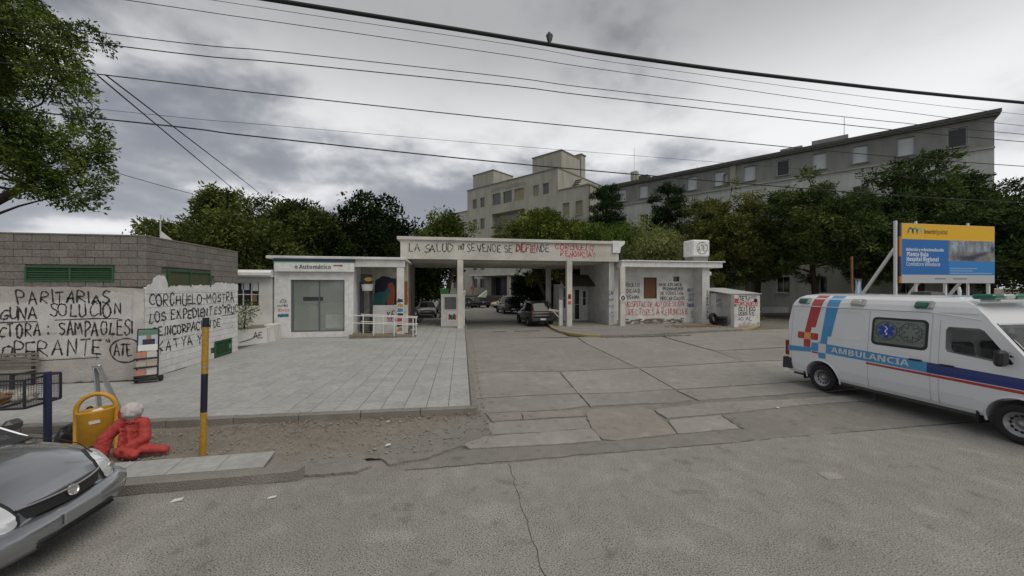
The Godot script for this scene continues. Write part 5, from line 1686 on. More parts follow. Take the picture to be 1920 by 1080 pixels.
	tree("yard_tree", "leaning tree with forked trunk behind the notice booth", Vector3(0.3, 0, -33.6), [Vector3(-0.2, 0, 0), Vector3(0.0, 1.6, 0), Vector3(0.35, 3.4, 0), Vector3(1.0, 5.2, 0), Vector3(1.2, 6.6, 0)], 0.3, egg(10, Vector3(-0.1, 7.2, 0), Vector3(2.2, 0.9, 2.0), Vector2(0.8, 1.2), 18, 0.7), 1425, 13, 0.26, yl, Color(0.035, 0.055, 0.015), Color(0.147, 0.182, 0.050), 61)
	tree("yard_tree", "slim forked tree behind the dark car at the gate", Vector3(9.6, 0, -34.5), [Vector3(0.5, 0, 0), Vector3(0.2, 1.5, 0), Vector3(-0.5, 3.0, 0), Vector3(-1.3, 4.8, 0), Vector3(-1.6, 6.8, 0)], 0.26, egg(15, Vector3(-0.4, 7.6, 0), Vector3(3.0, 1.7, 2.4), Vector2(0.9, 1.4), 22, 0.7) + egg(8, Vector3(1.0, 4.6, -0.5), Vector3(1.9, 1.0, 1.6), Vector2(0.8, 1.2), 24, 0.7), 2250, 14, 0.27, yl, Color(0.041, 0.062, 0.016), Color(0.177, 0.208, 0.050), 63)
	tree("yard_tree", "round olive-green tree in front of the hospital shoulder", Vector3(11.8, 0, -39.0), [Vector3(0, 0, 0), Vector3(0.1, 3, 0), Vector3(-0.1, 6, 0), Vector3(0, 8, 0)], 0.26, egg(20, Vector3(0, 7.5, 0), Vector3(2.6, 2.5, 2.2), Vector2(0.9, 1.3), 28, 0.85), 2550, 14, 0.27, yl, Color(0.041, 0.062, 0.016), Color(0.165, 0.195, 0.050), 65)
	tree("yard_tree", "bright green dome-shaped tree behind the gate cornice end", Vector3(14.6, 0, -34.0), [Vector3(0, 0, 0), Vector3(0.1, 2.6, 0), Vector3(0, 5, 0), Vector3(0, 7, 0)], 0.26, egg(26, Vector3(0.2, 5.8, 0), Vector3(3.0, 2.7, 2.2), Vector2(0.9, 1.3), 30, 0.85), 3000, 14, 0.26, yl, Color(0.041, 0.072, 0.018), Color(0.130, 0.195, 0.045), 67)
	tree("willow_shrub", "pale yellowish wispy tree behind the lodge roof tank", Vector3(19.6, 0, -32.6), [Vector3(0, 0, 0), Vector3(0.1, 2.2, 0), Vector3(-0.1, 4.2, 0), Vector3(0, 6, 0)], 0.2, egg(20, Vector3(-0.4, 5.6, 0), Vector3(2.5, 2.8, 1.8), Vector2(0.8, 1.2), 33, 1.0), 2550, 13, 0.3, Vector2(0.26, 0.05), Color(0.100, 0.124, 0.044), Color(0.283, 0.312, 0.125), 69, 0.0, 0.3)
	# dark conifers in front of the wing
	var con := Color(0.021, 0.039, 0.021)
	var con2 := Color(0.047, 0.073, 0.031)
	tree("araucaria_tree", "ragged dark conifer with tiered branches before the hospital wing", Vector3(19.6, 0, -43.0), [Vector3(0, 0, 0), Vector3(0, 6, 0), Vector3(0.1, 11, 0), Vector3(0, 14.3, 0)], 0.3, tiers(5.0, 14.6, 4.0, 9, 41), 3600, 12, 0.24, Vector2(0.28, 0.08), con, con2, 71, 0.6, 0.0, "tiered conifers before the wing")
	tree("araucaria_tree", "second tiered dark conifer nearer the cypresses", Vector3(25.4, 0, -39.0), [Vector3(0, 0, 0), Vector3(0, 6, 0), Vector3(0.1, 10, 0), Vector3(0, 13.6, 0)], 0.3, tiers(4.5, 13.9, 4.2, 9, 43), 3600, 12, 0.24, Vector2(0.28, 0.08), con, con2, 73, 0.6, 0.0, "tiered conifers before the wing")
	# cypress belt along the side road
	var cy := [
		[Vector3(27.0, 0, -32.6), 2.4, 12.8, 3.3, "bushy cypress with a rounded olive top beside the tiered conifers", Color(0.201, 0.208, 0.060)],
		[Vector3(30.6, 0, -32.0), 2.6, 12.0, 3.0, "lower cypress between the rounded one and the broad ones", Color(0.183, 0.195, 0.060)],
		[Vector3(31.8, 0, -27.2), 3.6, 12.2, 3.0, "cypress with a leaning double trunk by the flag pole", Color(0.136, 0.176, 0.057)],
		[Vector3(34.4, 0, -25.4), 3.0, 12.4, 3.3, "broad dark cypress between the wooden pole and the billboard", Color(0.118, 0.159, 0.057)],
		[Vector3(37.2, 0, -23.4), 2.8, 12.0, 3.3, "largest flat-layered cypress above the billboard", Color(0.112, 0.153, 0.057)],
		[Vector3(39.6, 0, -20.8), 2.4, 10.6, 3.2, "dark cypress behind the outer edge of the billboard", Color(0.106, 0.146, 0.055)],
		[Vector3(41.8, 0, -18.6), 1.8, 9.2, 3.2, "cypress past the billboard with foliage down to the fence", Color(0.106, 0.146, 0.055)],
		[Vector3(44.6, 0, -16.4), 0.9, 8.0, 3.0, "last and lowest cypress of the belt", Color(0.106, 0.146, 0.055)]]
	for i in cy.size():
		var q: Array = cy[i]
		var hi: float = q[2]
		var lo_y: float = q[1]
		var blobs := egg(34, Vector3(0, (lo_y + hi) * 0.5, 0), Vector3(q[3], (hi - lo_y) * 0.5 - 0.5, q[3] * 0.8), Vector2(0.8, 1.45), 80 + i, 0.6)
		if i == 4: blobs += [[Vector3(-1.2, 12.3, 0), Vector3(1.1, 0.3, 0.8)], [Vector3(0.6, 12.8, 0.2), Vector3(1.2, 0.3, 0.8)], [Vector3(2.2, 13.1, 0.2), Vector3(1.0, 0.25, 0.7)], [Vector3(3.0, 12.2, 0.0), Vector3(0.8, 0.25, 0.6)], [Vector3(-2.8, 11.8, 0), Vector3(0.7, 0.25, 0.6)], [Vector3(3.6, 13.6, 0.2), Vector3(0.4, 0.15, 0.3)]]
		var lean := Vector3(0.4 * sin(i * 2.1), 0, 0.2 * cos(i * 1.7))
		tree("cypress_tree", q[4], q[0], [Vector3(-lean.x, 0, 0), Vector3(0, hi * 0.3, 0) + lean * 0.4, Vector3(0, hi * 0.55, 0) + lean, Vector3(0, hi * 0.78, 0)], 0.27, blobs, 4200, 14, 0.25, Vector2(0.24, 0.09), Color(0.035, 0.060, 0.025), q[5], 90 + i, 0.5, 0.0, "cypress belt along the side road")
	# shrubs
	var sh := thing("planter_shrub", "thin leafy shrub growing in the planter by the annex", "shrub", Vector3(-8.75, 0.85, -18.75))
	var sb := MB.new()
	var sbl := [[Vector3(-0.05, 0.55, 0), Vector3(0.32, 0.3, 0.3)], [Vector3(0.2, 0.85, 0), Vector3(0.28, 0.25, 0.3)], [Vector3(-0.2, 0.2, 0.15), Vector3(0.3, 0.25, 0.25)]]
	limbs(sb, Vector3.ZERO, [Vector3(0, -0.03, 0), Vector3(0.02, 0.4, 0), Vector3(0.1, 0.8, 0)], 0.025, sbl, 4)
	part(sh, "stem", sb, M.bark)
	part(sh, "leaves", foliage(sbl, 90, 9, 0.1, Vector2(0.11, 0.04), Color(0.047, 0.072, 0.025), Color(0.177, 0.208, 0.088), 4), M.leaf)
	var bs := thing("kerb_bush", "scrubby green bush at the corner of the low booth", "bush", Vector3(21.75, 0.13, -23.3))
	var bb := MB.new()
	var bbl := [[Vector3(0, 0.5, 0), Vector3(0.5, 0.5, 0.45)], [Vector3(0.2, 1.0, -0.2), Vector3(0.4, 0.45, 0.4)], [Vector3(-0.3, 0.25, 0.4), Vector3(0.5, 0.25, 0.4)]]
	limbs(bb, Vector3.ZERO, [Vector3.ZERO, Vector3(0.05, 0.5, 0), Vector3(0.1, 1.0, -0.1)], 0.03, bbl, 6)
	part(bs, "stem", bb, M.bark)
	part(bs, "leaves", foliage(bbl, 150, 9, 0.15, Vector2(0.16, 0.05), Color(0.035, 0.052, 0.018), Color(0.118, 0.143, 0.050), 6), M.leaf)

# storeys of flat boughs on a conifer
func tiers(y0: float, y1: float, wide: float, n: int, sd: int) -> Array:
	var r := RandomNumberGenerator.new()
	r.seed = sd
	var out := []
	for i in n:
		var t := float(i) / (n - 1)
		var w := wide * (1.0 - 0.72 * t)
		var m := 6 if t < 0.7 else 4
		for k in m:
			var a := TAU * (k + r.randf() * 0.7) / m
			var d := w * r.randf_range(0.45, 0.95)
			out.append([Vector3(cos(a) * d, lerpf(y0, y1, t) + r.randfn() * 0.25 + 0.1 * d, sin(a) * d), Vector3(0.75 * (1.2 - 0.6 * t), 0.22, 0.75 * (1.2 - 0.6 * t))])
	return out

# ---------------------------------------------------------------- ambulance: local x forward, z to its right
const VAN_SEC := [[0.34, 0.88], [0.42, 0.93], [0.6, 0.958], [1.0, 0.965], [1.3, 0.955], [1.6, 0.93], [1.9, 0.902], [2.14, 0.876], [2.22, 0.868], [2.32, 0.84], [2.42, 0.775], [2.49, 0.66], [2.53, 0.45], [2.545, 0.2]]

func van_half(y: float) -> float:
	for i in VAN_SEC.size() - 1:
		if y <= VAN_SEC[i + 1][0]: return lerpf(VAN_SEC[i][1], VAN_SEC[i + 1][1], clampf((y - VAN_SEC[i][0]) / (VAN_SEC[i + 1][0] - VAN_SEC[i][0]), 0, 1))
	return 0.2

# flat shape wrapped on the van's right flank; outline in (x, y)
func on_flank(poly: PackedVector2Array, lift := 0.004, side := 1.0) -> MB:
	var b := MB.new()
	var lo := 9.0
	var hi := -9.0
	for p in poly:
		lo = min(lo, p.y); hi = max(hi, p.y)
	var n: int = max(1, int(ceil((hi - lo) / 0.06)))
	for k in n:
		var y0 := lerpf(lo, hi, float(k) / n)
		var y1 := lerpf(lo, hi, float(k + 1) / n)
		for piece in Geometry2D.intersect_polygons(poly, PackedVector2Array([Vector2(-9, y0), Vector2(9, y0), Vector2(9, y1), Vector2(-9, y1)])):
			var t := Geometry2D.triangulate_polygon(piece)
			for i in range(0, t.size(), 3):
				var q := []
				for j in 3:
					var p: Vector2 = piece[t[i + j]]
					q.append(Vector3(p.x, p.y, (van_half(p.y) + lift) * side))
				b.otri(q[0], q[1], q[2], Vector3((q[0].x + q[1].x + q[2].x) / 3, (q[0].y + q[1].y + q[2].y) / 3, 0))
	return b

func csg_poly(poly: PackedVector2Array, depth: float, basis: Basis, at: Vector3, op := CSGShape3D.OPERATION_UNION) -> CSGPolygon3D:
	var p := CSGPolygon3D.new()
	p.polygon = poly; p.depth = depth; p.operation = op
	p.transform = Transform3D(basis, at)
	return p

func round_rect(x0: float, x1: float, y0: float, y1: float, rad: float) -> PackedVector2Array:
	var o := PackedVector2Array()
	for q in [[x1 - rad, y1 - rad, 0], [x0 + rad, y1 - rad, 1], [x0 + rad, y0 + rad, 2], [x1 - rad, y0 + rad, 3]]:
		for k in 5:
			var a: float = PI * 0.5 * (q[2] + k / 4.0)
			o.append(Vector2(q[0] + cos(a) * rad, q[1] + sin(a) * rad))
	return o

func wheel(parent: Node, at: Vector3, rad: float, wid: float, out: float, spokes := 10) -> void:
	var w := part(parent, "wheel", tyre_shape(rad, wid), M.rubber, at, Vector3(90 * out, 0, 0), true)
	# after the turn local +y points out of the car's side
	var rim := MB.new()
	rim.lathe([Vector2(0.02, 0.1), Vector2(0.12, 0.12), Vector2(0.2, 0.05), Vector2(0.42, 0.06), Vector2(0.5, 0.14), Vector2(0.6, 0.34), Vector2(0.655, 0.4), Vector2(0.655, 0.2), Vector2(0.02, 0.0)].map(func(p): return Vector2(p.x * rad, p.y * wid)), Vector3.ZERO, 24)
	part(w, "rim", rim, M.rim, Vector3.ZERO, Vector3.ZERO, true)
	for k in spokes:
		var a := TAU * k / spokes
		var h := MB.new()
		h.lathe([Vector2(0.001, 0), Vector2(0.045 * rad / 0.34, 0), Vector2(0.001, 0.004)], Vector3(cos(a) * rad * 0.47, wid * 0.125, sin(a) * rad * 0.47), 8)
		part(w, "rim_hole_shade", h, M.dark)  # no hole is cut; its shade is the near-black colour of this cone
	var cap := MB.new()
	cap.lathe([Vector2(0.001, 0.09 * wid), Vector2(rad * 0.17, 0.1 * wid), Vector2(rad * 0.14, 0.3 * wid), Vector2(0.001, 0.33 * wid)], Vector3.ZERO, 14)
	part(w, "hub_cap", cap, M.rim, Vector3.ZERO, Vector3.ZERO, true)

func build_ambulance() -> void:
	var v := thing("ambulance", "white high-roofed ambulance van with blue and red livery and AMBULANCIA lettering", "ambulance", Vector3(10.70, 0.006, -8.2), -90.0)
	var paint := gloss(0.74, 0.755, 0.78, 0.28, 0.0, 0.8)
	var side := PackedVector2Array()
	for q in [[-1.0, 0.36], [-1.03, 0.6], [-1.03, 0.95], [-0.99, 1.35], [-0.93, 1.85], [-0.88, 2.15], [-0.83, 2.3], [-0.75, 2.42], [-0.63, 2.5], [-0.45, 2.54], [0.0, 2.55], [2.0, 2.54], [2.4, 2.51], [2.65, 2.45], [2.85, 2.34], [3.0, 2.18], [3.08, 2.06], [3.62, 1.36], [3.72, 1.29], [3.95, 1.2], [4.15, 1.08], [4.26, 0.92], [4.3, 0.72], [4.3, 0.45], [4.26, 0.34], [-0.96, 0.34]]: side.append(Vector2(q[0], q[1]))
	var cross := PackedVector2Array()
	for q in VAN_SEC: cross.append(Vector2(q[1], q[0]))
	cross.append(Vector2(0, 2.55))
	for i in range(VAN_SEC.size() - 1, -1, -1): cross.append(Vector2(-VAN_SEC[i][1], VAN_SEC[i][0]))
	var plan := PackedVector2Array()
	for q in [[-1.04, -0.82], [-0.98, -0.9], [-0.86, -0.97], [3.5, -0.97], [3.9, -0.92], [4.15, -0.82], [4.28, -0.6], [4.31, 0.0]]: plan.append(Vector2(q[0], q[1]))
	for q in [[4.28, 0.6], [4.15, 0.82], [3.9, 0.92], [3.5, 0.97], [-0.86, 0.97], [-0.98, 0.9], [-1.04, 0.82]]: plan.append(Vector2(q[0], q[1]))
	var body := CSGCombiner3D.new()
	body.name = "body"
	# CSGPolygon3D extrudes towards its own -z
	var yz := Basis(Vector3(0, 0, 1), Vector3(0, 1, 0), Vector3(-1, 0, 0))
	var xz := Basis(Vector3(1, 0, 0), Vector3(0, 0, 1), Vector3(0, -1, 0))
	body.add_child(csg_poly(side, 2.2, Basis.IDENTITY, Vector3(0, 0, 1.1)))
	body.add_child(csg_poly(cross, 6.0, yz, Vector3(-1.2, 0, 0), CSGShape3D.OPERATION_INTERSECTION))
	body.add_child(csg_poly(plan, 3.0, xz, Vector3(0, -0.1, 0), CSGShape3D.OPERATION_INTERSECTION))
	for x in [0.0, 3.44]:
		var c := CSGCylinder3D.new()
		c.radius = 0.425; c.height = 2.4; c.sides = 32
		c.rotation_degrees.x = 90
		c.position = Vector3(x, 0.36, 0); c.operation = CSGShape3D.OPERATION_SUBTRACTION
		body.add_child(c)
	# cab hollow and its windows
	var hollow := CSGBox3D.new()
	hollow.size = Vector3(0.95, 1.3, 1.55); hollow.position = Vector3(2.82, 1.3, 0); hollow.operation = CSGShape3D.OPERATION_SUBTRACTION
	body.add_child(hollow)
	var cabwin := PackedVector2Array()
	for q in [[2.5, 1.44], [2.47, 1.5], [2.46, 1.86], [2.5, 1.93], [2.93, 1.94], [3.0, 1.9], [3.38, 1.38], [3.36, 1.35], [3.2, 1.36]]: cabwin.append(Vector2(q[0], q[1]))
	body.add_child(csg_poly(cabwin, 2.4, Basis.IDENTITY, Vector3(0, 0, 1.2), CSGShape3D.OPERATION_SUBTRACTION))
	var ws := CSGBox3D.new()
	ws.size = Vector3(0.5, 0.74, 1.5); ws.operation = CSGShape3D.OPERATION_SUBTRACTION
	ws.transform = Transform3D(Basis(Vector3(0, 0, 1), deg_to_rad(37.6)), Vector3(3.25, 1.67, 0))
	body.add_child(ws)
	# shallow panel pressings and door gaps on the right flank
	var grooves := []
	for q in [[1.10, 0.4, 2.15], [2.24, 0.36, 2.15], [2.37, 0.36, 2.05], [-0.84, 0.45, 2.2]]:
		var g := PackedVector2Array()
		var n := 14
		for k in n + 1:
			var y: float = lerpf(q[1], q[2], float(k) / n)
			g.append(Vector2(van_half(y) - 0.014, y))
		g.append(Vector2(1.3, q[2])); g.append(Vector2(1.3, q[1]))
		body.add_child(csg_poly(g, 0.02, yz, Vector3(q[0], 0, 0), CSGShape3D.OPERATION_SUBTRACTION))
	for q in [[-0.9, 2.9, 2.185, 0.016], [-0.55, 2.2, 1.0, 0.014], [0.5, 2.9, 0.62, 0.012]]:
		var g := CSGBox3D.new()
		g.size = Vector3(q[1] - q[0], q[3] * 1.3, 0.6); g.operation = CSGShape3D.OPERATION_SUBTRACTION
		g.position = Vector3((q[0] + q[1]) * 0.5, q[2], van_half(q[2]) - 0.014 + 0.3)
		body.add_child(g)
	body.material_override = paint
	for c in body.get_children(): c.name = "cut"
	v.add_child(body)
	# pressed panel outlines behind the sliding door
	for q in [[-0.78, -0.5, 1.5, 2.1], [0.36, 1.0, 1.44, 2.1]]:
		var ol := []
		for p in round_rect(q[0], q[1], q[2], q[3], 0.07): ol.append(Vector3(p.x, p.y, van_half(p.y) + 0.001))
		ol.append(ol[0])
		var pr := MB.new()
		pr.tube(ol, 0.007, 6)
		part(v, "panel_pressing", pr, paint)
	var rg := MB.new()
	rg.tube([Vector3(-0.88, 2.20, van_half(2.2) + 0.004), Vector3(2.2, 2.2, van_half(2.2) + 0.004), Vector3(2.95, 2.1, van_half(2.1) + 0.004)], 0.011, 6)
	part(v, "drip_rail", rg, paint)
	# underbody
	var ub := MB.new()
	ub.bx(-0.9, 4.1, 0.26, 0.36, -0.8, 0.8)
	part(v, "underbody", ub, M.chassis)
	for x in [0.0, 3.44]:
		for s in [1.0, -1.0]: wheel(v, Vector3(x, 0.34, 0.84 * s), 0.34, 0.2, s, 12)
		var lip := MB.new()
		var arc := []
		for k in 17:
			var a := PI * (-0.06 + 1.12 * k / 16.0)
			var y := 0.36 + sin(a) * 0.435
			arc.append(Vector3(x + cos(a) * 0.435, y, van_half(y) - 0.004))
		lip.tube(arc, 0.02, 6)
		part(v, "arch_ring", lip, paint)
		var axle := MB.new()
		axle.tube([Vector3(x, 0.34, -0.8), Vector3(x, 0.34, 0.8)], 0.06, 10)
		part(v, "axle", axle, M.chassis)
	var mf := MB.new()
	mf.bx(2.9, 2.93, 0.18, 0.5, 0.66, 0.93, 0.005)
	part(v, "mud_flap", mf, M.rubber)
	var mf2 := MB.new()
	mf2.bx(-0.5, -0.47, 0.22, 0.5, 0.66, 0.93, 0.005)
	part(v, "mud_flap", mf2, M.rubber)
	# bumpers
	var rb := MB.new()
	rb.prism(pv([-1.1, 0.40, -0.8, 0.42, -0.84, 0.72, -1.08, 0.72]), Vector3(0, 0, -0.93), Vector3.RIGHT, Vector3.UP, Vector3(0, 0, 1.9))
	part(v, "rear_bumper", rb, gloss(0.035, 0.036, 0.04, 0.55))
	var fb := MB.new()
	fb.prism(pv([3.95, 0.3, 4.32, 0.3, 4.38, 0.45, 4.34, 0.62, 3.95, 0.62]), Vector3(0, 0, -0.86), Vector3.RIGHT, Vector3.UP, Vector3(0, 0, 1.72))
	part(v, "front_bumper", fb, gloss(0.035, 0.036, 0.04, 0.55))
	for s in [1.0, -1.0]:
		var hl := MB.new()
		hl.box(Vector3(4.2, 0.9, 0.66 * s), Vector3(0.16, 0.2, 0.3), 0.04)
		part(v, "headlight", hl, gloss(0.7, 0.72, 0.75, 0.1))
		var tl := MB.new()
		tl.bx(-1.05, -0.93, 0.78, 1.2, 0.82 * s, 0.945 * s, 0.02)
		part(v, "tail_light", tl, gloss(0.24, 0.012, 0.016, 0.2))
	var gl := MB.new()
	gl.bx(4.27, 4.33, 0.72, 0.95, -0.45, 0.45, 0.02)
	part(v, "grille", gl, M.dark)
	# glass
	var tint := pane(0.02, 0.024, 0.026, 0.55)
	for s in [1.0, -1.0]: part(v, "cab_window", on_flank(cabwin, -0.012, s), tint)
	var wsc := MB.new()
	wsc.nquad(Vector3(3.09, 2.0, -0.74), Vector3(3.09, 2.0, 0.74), Vector3(3.61, 1.35, 0.8), Vector3(3.61, 1.35, -0.8), Vector3(0.8, 0.6, 0))
	part(v, "windscreen", wsc, pane(0.10, 0.115, 0.11, 0.5))
	var wf := MB.new()
	for s in [1.0, -1.0]: wf.tube([Vector3(3.08, 2.04, 0.77 * s), Vector3(3.65, 1.33, 0.85 * s)], 0.02, 6)
	wf.tube([Vector3(3.08, 2.03, -0.77), Vector3(3.08, 2.03, 0.77)], 0.02, 6)
	part(v, "windscreen_seal", wf, M.black_plastic)
	part(v, "window_seal", on_flank(round_rect(1.17, 2.20, 1.40, 2.03, 0.1), 0.003), M.black_plastic)
	var sw := part(v, "side_window", on_flank(round_rect(1.22, 2.15, 1.46, 1.98, 0.07), 0.006), gloss(0.155, 0.185, 0.165, 0.12))
	# star emblem on the left half, its clear outline on the right half
	var star := PackedVector2Array()
	for k in 6:
		var a := PI / 2 + TAU * k / 6
		var d := Vector2(cos(a), sin(a))
		var n := Vector2(-d.y, d.x)
		for p in [d * 0.075 - n * 0.045, d * 0.165 - n * 0.045, d * 0.165 + n * 0.045, d * 0.075 + n * 0.045]: star.append(p)
	var moved := PackedVector2Array()
	for p in star: moved.append(p + Vector2(1.46, 1.74))
	part(sw, "star_emblem", on_flank(moved, 0.009), gloss(0.02, 0.05, 0.36, 0.35))
	var rod := PackedVector2Array()
	for k in 9: rod.append(Vector2(1.46 + 0.02 * sin(k * 1.4) + 0.014, 1.64 + 0.025 * k))
	for k in 9: rod.append(Vector2(1.46 + 0.02 * sin((8 - k) * 1.4) - 0.014, 1.64 + 0.025 * (8 - k)))
	part(sw, "rod_emblem", on_flank(rod, 0.012), M.rail_white)
	var lines := MB.new()
	var q2 := []
	for p in star: q2.append(Vector3(p.x + 1.9, p.y + 1.74, van_half(p.y + 1.74) + 0.009))
	q2.append(q2[0])
	lines.tube(q2, 0.005, 4)
	for cx in [1.46, 1.9]:
		var cc := []
		for k in 25: cc.append(Vector3(cx + cos(TAU * k / 24) * 0.2, 1.74 + sin(TAU * k / 24) * 0.2, van_half(1.74 + sin(TAU * k / 24) * 0.2) + 0.009))
		lines.tube(cc, 0.005, 4)
	for y in [1.56, 1.66, 1.74, 1.82, 1.92]:
		for xx in [[1.23, 1.27], [1.65, 1.71], [2.09, 2.14]]: lines.tube([Vector3(xx[0], y, van_half(y) + 0.009), Vector3(xx[1], y, van_half(y) + 0.009)], 0.005, 4)
	part(sw, "film_lines", lines, M.black_plastic)
	# livery
	var sky_blue := gloss(0.055, 0.29, 0.58, 0.32, 0.0, 0.6)
	var red := gloss(0.44, 0.035, 0.03, 0.32, 0.0, 0.6)
	var navy := gloss(0.012, 0.03, 0.19, 0.32, 0.0, 0.6)
	part(v, "red_stripe", on_flank(pv([-0.27, 2.49, 0.02, 2.49, -0.16, 1.64, -0.26, 1.64, -0.28, 1.49, -0.45, 1.49])), red)
	part(v, "blue_stripe", on_flank(pv([0.12, 2.49, 0.43, 2.49, 0.26, 1.45, 0.18, 1.45, 0.17, 1.24, 0.11, 1.24, -0.06, 1.24, -0.06, 1.26, 0.0, 1.28])), sky_blue)
	for q in [[-0.64, -0.45, 1.31, 1.49, red], [-0.45, -0.27, 1.31, 1.49, gloss(0.72, 0.36, 0.10, 0.35)], [-0.27, -0.07, 1.31, 1.49, red], [-0.46, -0.27, 1.1, 1.31, red], [-0.05, 0.14, 1.03, 1.24, M.rail_white], [-0.05, 0.14, 0.86, 1.0, sky_blue], [-0.24, -0.05, 1.02, 1.24, sky_blue]]:
		part(v, "livery_square", on_flank(round_rect(q[0], q[1], q[2], q[3], 0.03), 0.005), q[4])
	part(v, "blue_band", on_flank(pv([-0.93, 0.92, -0.26, 0.98, -0.24, 1.1, -0.93, 1.07])), sky_blue)
	part(v, "blue_band", on_flank(pv([0.15, 1.01, 2.2, 0.965, 2.2, 1.18, 0.15, 1.25])), sky_blue)
	part(v, "navy_band", on_flank(pv([2.2, 0.965, 3.85, 0.94, 3.85, 1.13, 2.2, 1.18])), navy)
	part(v, "red_line", on_flank(pv([1.08, 0.92, 3.85, 0.87, 3.85, 0.925, 1.08, 0.965])), red)
	part(v, "red_line", on_flank(pv([-0.23, 0.965, -0.06, 0.96, -0.06, 1.0, -0.23, 1.005])), red)
	var tx := print_text(v, "AMBULANCIA", Vector3(1.1, 1.108, van_half(1.1) + 0.01), 0, 0.135, M.rail_white, true, 1.62)
	tx.rotation_degrees.z = -1.2
	for q in [[2.0, 1.19], [2.5, 1.17]]:
		var hd := MB.new()
		hd.bx(q[0] - 0.1, q[0] + 0.12, q[1] - 0.018, q[1] + 0.018, van_half(q[1]), van_half(q[1]) + 0.035, 0.01)
		part(v, "door_handle", hd, M.black_plastic)
	# roof side lamps
	for q in [[-0.55, 0], [0.80, 1], [2.06, 0]]:
		var ll := MB.new()
		ll.box(Vector3(q[0], 2.335, van_half(2.335) + 0.03), Vector3(0.24, 0.15, 0.1), 0.03, Basis.from_euler(Vector3(-0.5, 0, 0)))
		var lm := part(v, "side_lamp", ll, gloss(0.008, 0.11, 0.07, 0.12, 0, 0.6) if q[1] == 0 else gloss(0.42, 0.42, 0.36, 0.15, 0, 0.6))
		var lb := MB.new()
		lb.box(Vector3(q[0] + 0.03, 2.335, van_half(2.335) - 0.005), Vector3(0.3, 0.18, 0.1), 0.02, Basis.from_euler(Vector3(-0.5, 0, 0)))
		part(lm, "lamp_base", lb, gloss(0.35, 0.36, 0.36, 0.4))
	# light bar on the cab roof
	var bar := MB.new()
	bar.bx(2.72, 3.0, 2.43, 2.48, -0.5, 0.5, 0.01)
	var lbar := part(v, "light_bar", bar, M.rail_white)
	for k in 5:
		var p := MB.new()
		p.bx(2.7, 3.02, 2.48, 2.58, -0.7 + k * 0.28, -0.43 + k * 0.28, 0.03)
		part(lbar, "lens", p, gloss(0.01, 0.14, 0.09, 0.15, 0, 0.5) if k % 2 == 0 else gloss(0.45, 0.5, 0.46, 0.15, 0, 0.5))
	var an := MB.new()
	an.tube([Vector3(2.35, 2.52, 0.35), Vector3(2.35, 2.62, 0.35), Vector3(2.34, 2.72, 0.35)], [0.02, 0.03, 0.02], 8)
	part(v, "aerial", an, M.rail_white)
	var rv := MB.new()
	rv.lathe([Vector2(0.001, 0), Vector2(0.28, 0.0), Vector2(0.24, 0.07), Vector2(0.001, 0.09)], Vector3(1.55, 2.535, -0.1), 16)
	part(v, "roof_vent", rv, M.black_plastic)
	# mirrors
	for s in [1.0, -1.0]:
		var mi := MB.new()
		mi.box(Vector3(3.3, 1.46, 1.09 * s), Vector3(0.13, 0.28, 0.2), 0.04)
		var mo := part(v, "mirror", mi, M.black_plastic)
		var ma := MB.new()
		ma.prism(pv([3.22, 1.36, 3.56, 1.33, 3.34, 1.52]), Vector3(0, 0, 0.87 * s), Vector3.RIGHT, Vector3.UP, Vector3(0, 0, 0.07 * s))
		part(mo, "mirror_arm", ma, M.black_plastic)
		var mr := MB.new()
		mr.bar(Vector3(3.3, 1.38, 0.9 * s), Vector3(3.3, 1.38, 1.05 * s), 0.05, 0.05)
		part(mo, "mirror_arm", mr, M.black_plastic)
	# seats
	for z in [-0.4, 0.4]:
		var s1 := MB.new()
		s1.box(Vector3(2.68, 0.86, z), Vector3(0.5, 0.16, 0.5), 0.05)
		var seat := part(v, "seat", s1, gloss(0.03, 0.03, 0.035, 0.8))
		var s2 := MB.new()
		s2.box(Vector3(2.45, 1.25, z), Vector3(0.14, 0.72, 0.46), 0.05, Basis.from_euler(Vector3(0, 0, 0.12)))
		part(seat, "seat_back", s2, gloss(0.03, 0.03, 0.035, 0.8))
	var stw := MB.new()
	var ring := []
	for k in 17: ring.append(Vector3(3.18 + 0.06 * cos(TAU * k / 16), 1.2 + 0.17 * cos(TAU * k / 16), -0.4 + 0.18 * sin(TAU * k / 16)))
	stw.tube(ring, 0.014, 6)
	part(v, "steering_wheel", stw, M.black_plastic)

# ---------------------------------------------------------------- cars (local x forward)
func ring_low(x: float, w: float, yb: float, yt: float, crown: float) -> Array:
	var h := yt - yb
	var half := [[0.0, 0.0], [0.6, 0.0], [0.86, 0.012], [0.955, 0.08 * h], [0.99, 0.28 * h], [1.0, 0.5 * h], [0.985, 0.72 * h], [0.955, 0.86 * h], [0.90, 0.95 * h], [0.8, h], [0.55, h + crown * 0.6], [0.28, h + crown * 0.9], [0.0, h + crown]]
	var s := []
	for q in half: s.append(Vector3(x, yb + q[1], q[0] * w))
	for i in range(half.size() - 2, 0, -1): s.append(Vector3(x, yb + half[i][1], -half[i][0] * w))
	return s

func ring_top(x: float, wb: float, wt: float, yb: float, yt: float) -> Array:
	var h := yt - yb
	var half := [[0.0, 0.0, 0.0], [1.0, 0.0, 0.0], [1.0, 0.3, 0.3], [1.0, 0.6, 0.6], [1.0, 0.86, 0.86], [0.96, 0.95, 1.0], [0.85, 0.99, 1.0], [0.5, 1.03, 1.0], [0.0, 1.05, 1.0]]
	var s := []
	for q in half: s.append(Vector3(x, yb + h * q[1], q[0] * lerpf(wb, wt, q[2])))
	for i in range(half.size() - 2, 0, -1): s.append(Vector3(x, yb + h * half[i][1], -half[i][0] * lerpf(wb, wt, half[i][2])))
	return s

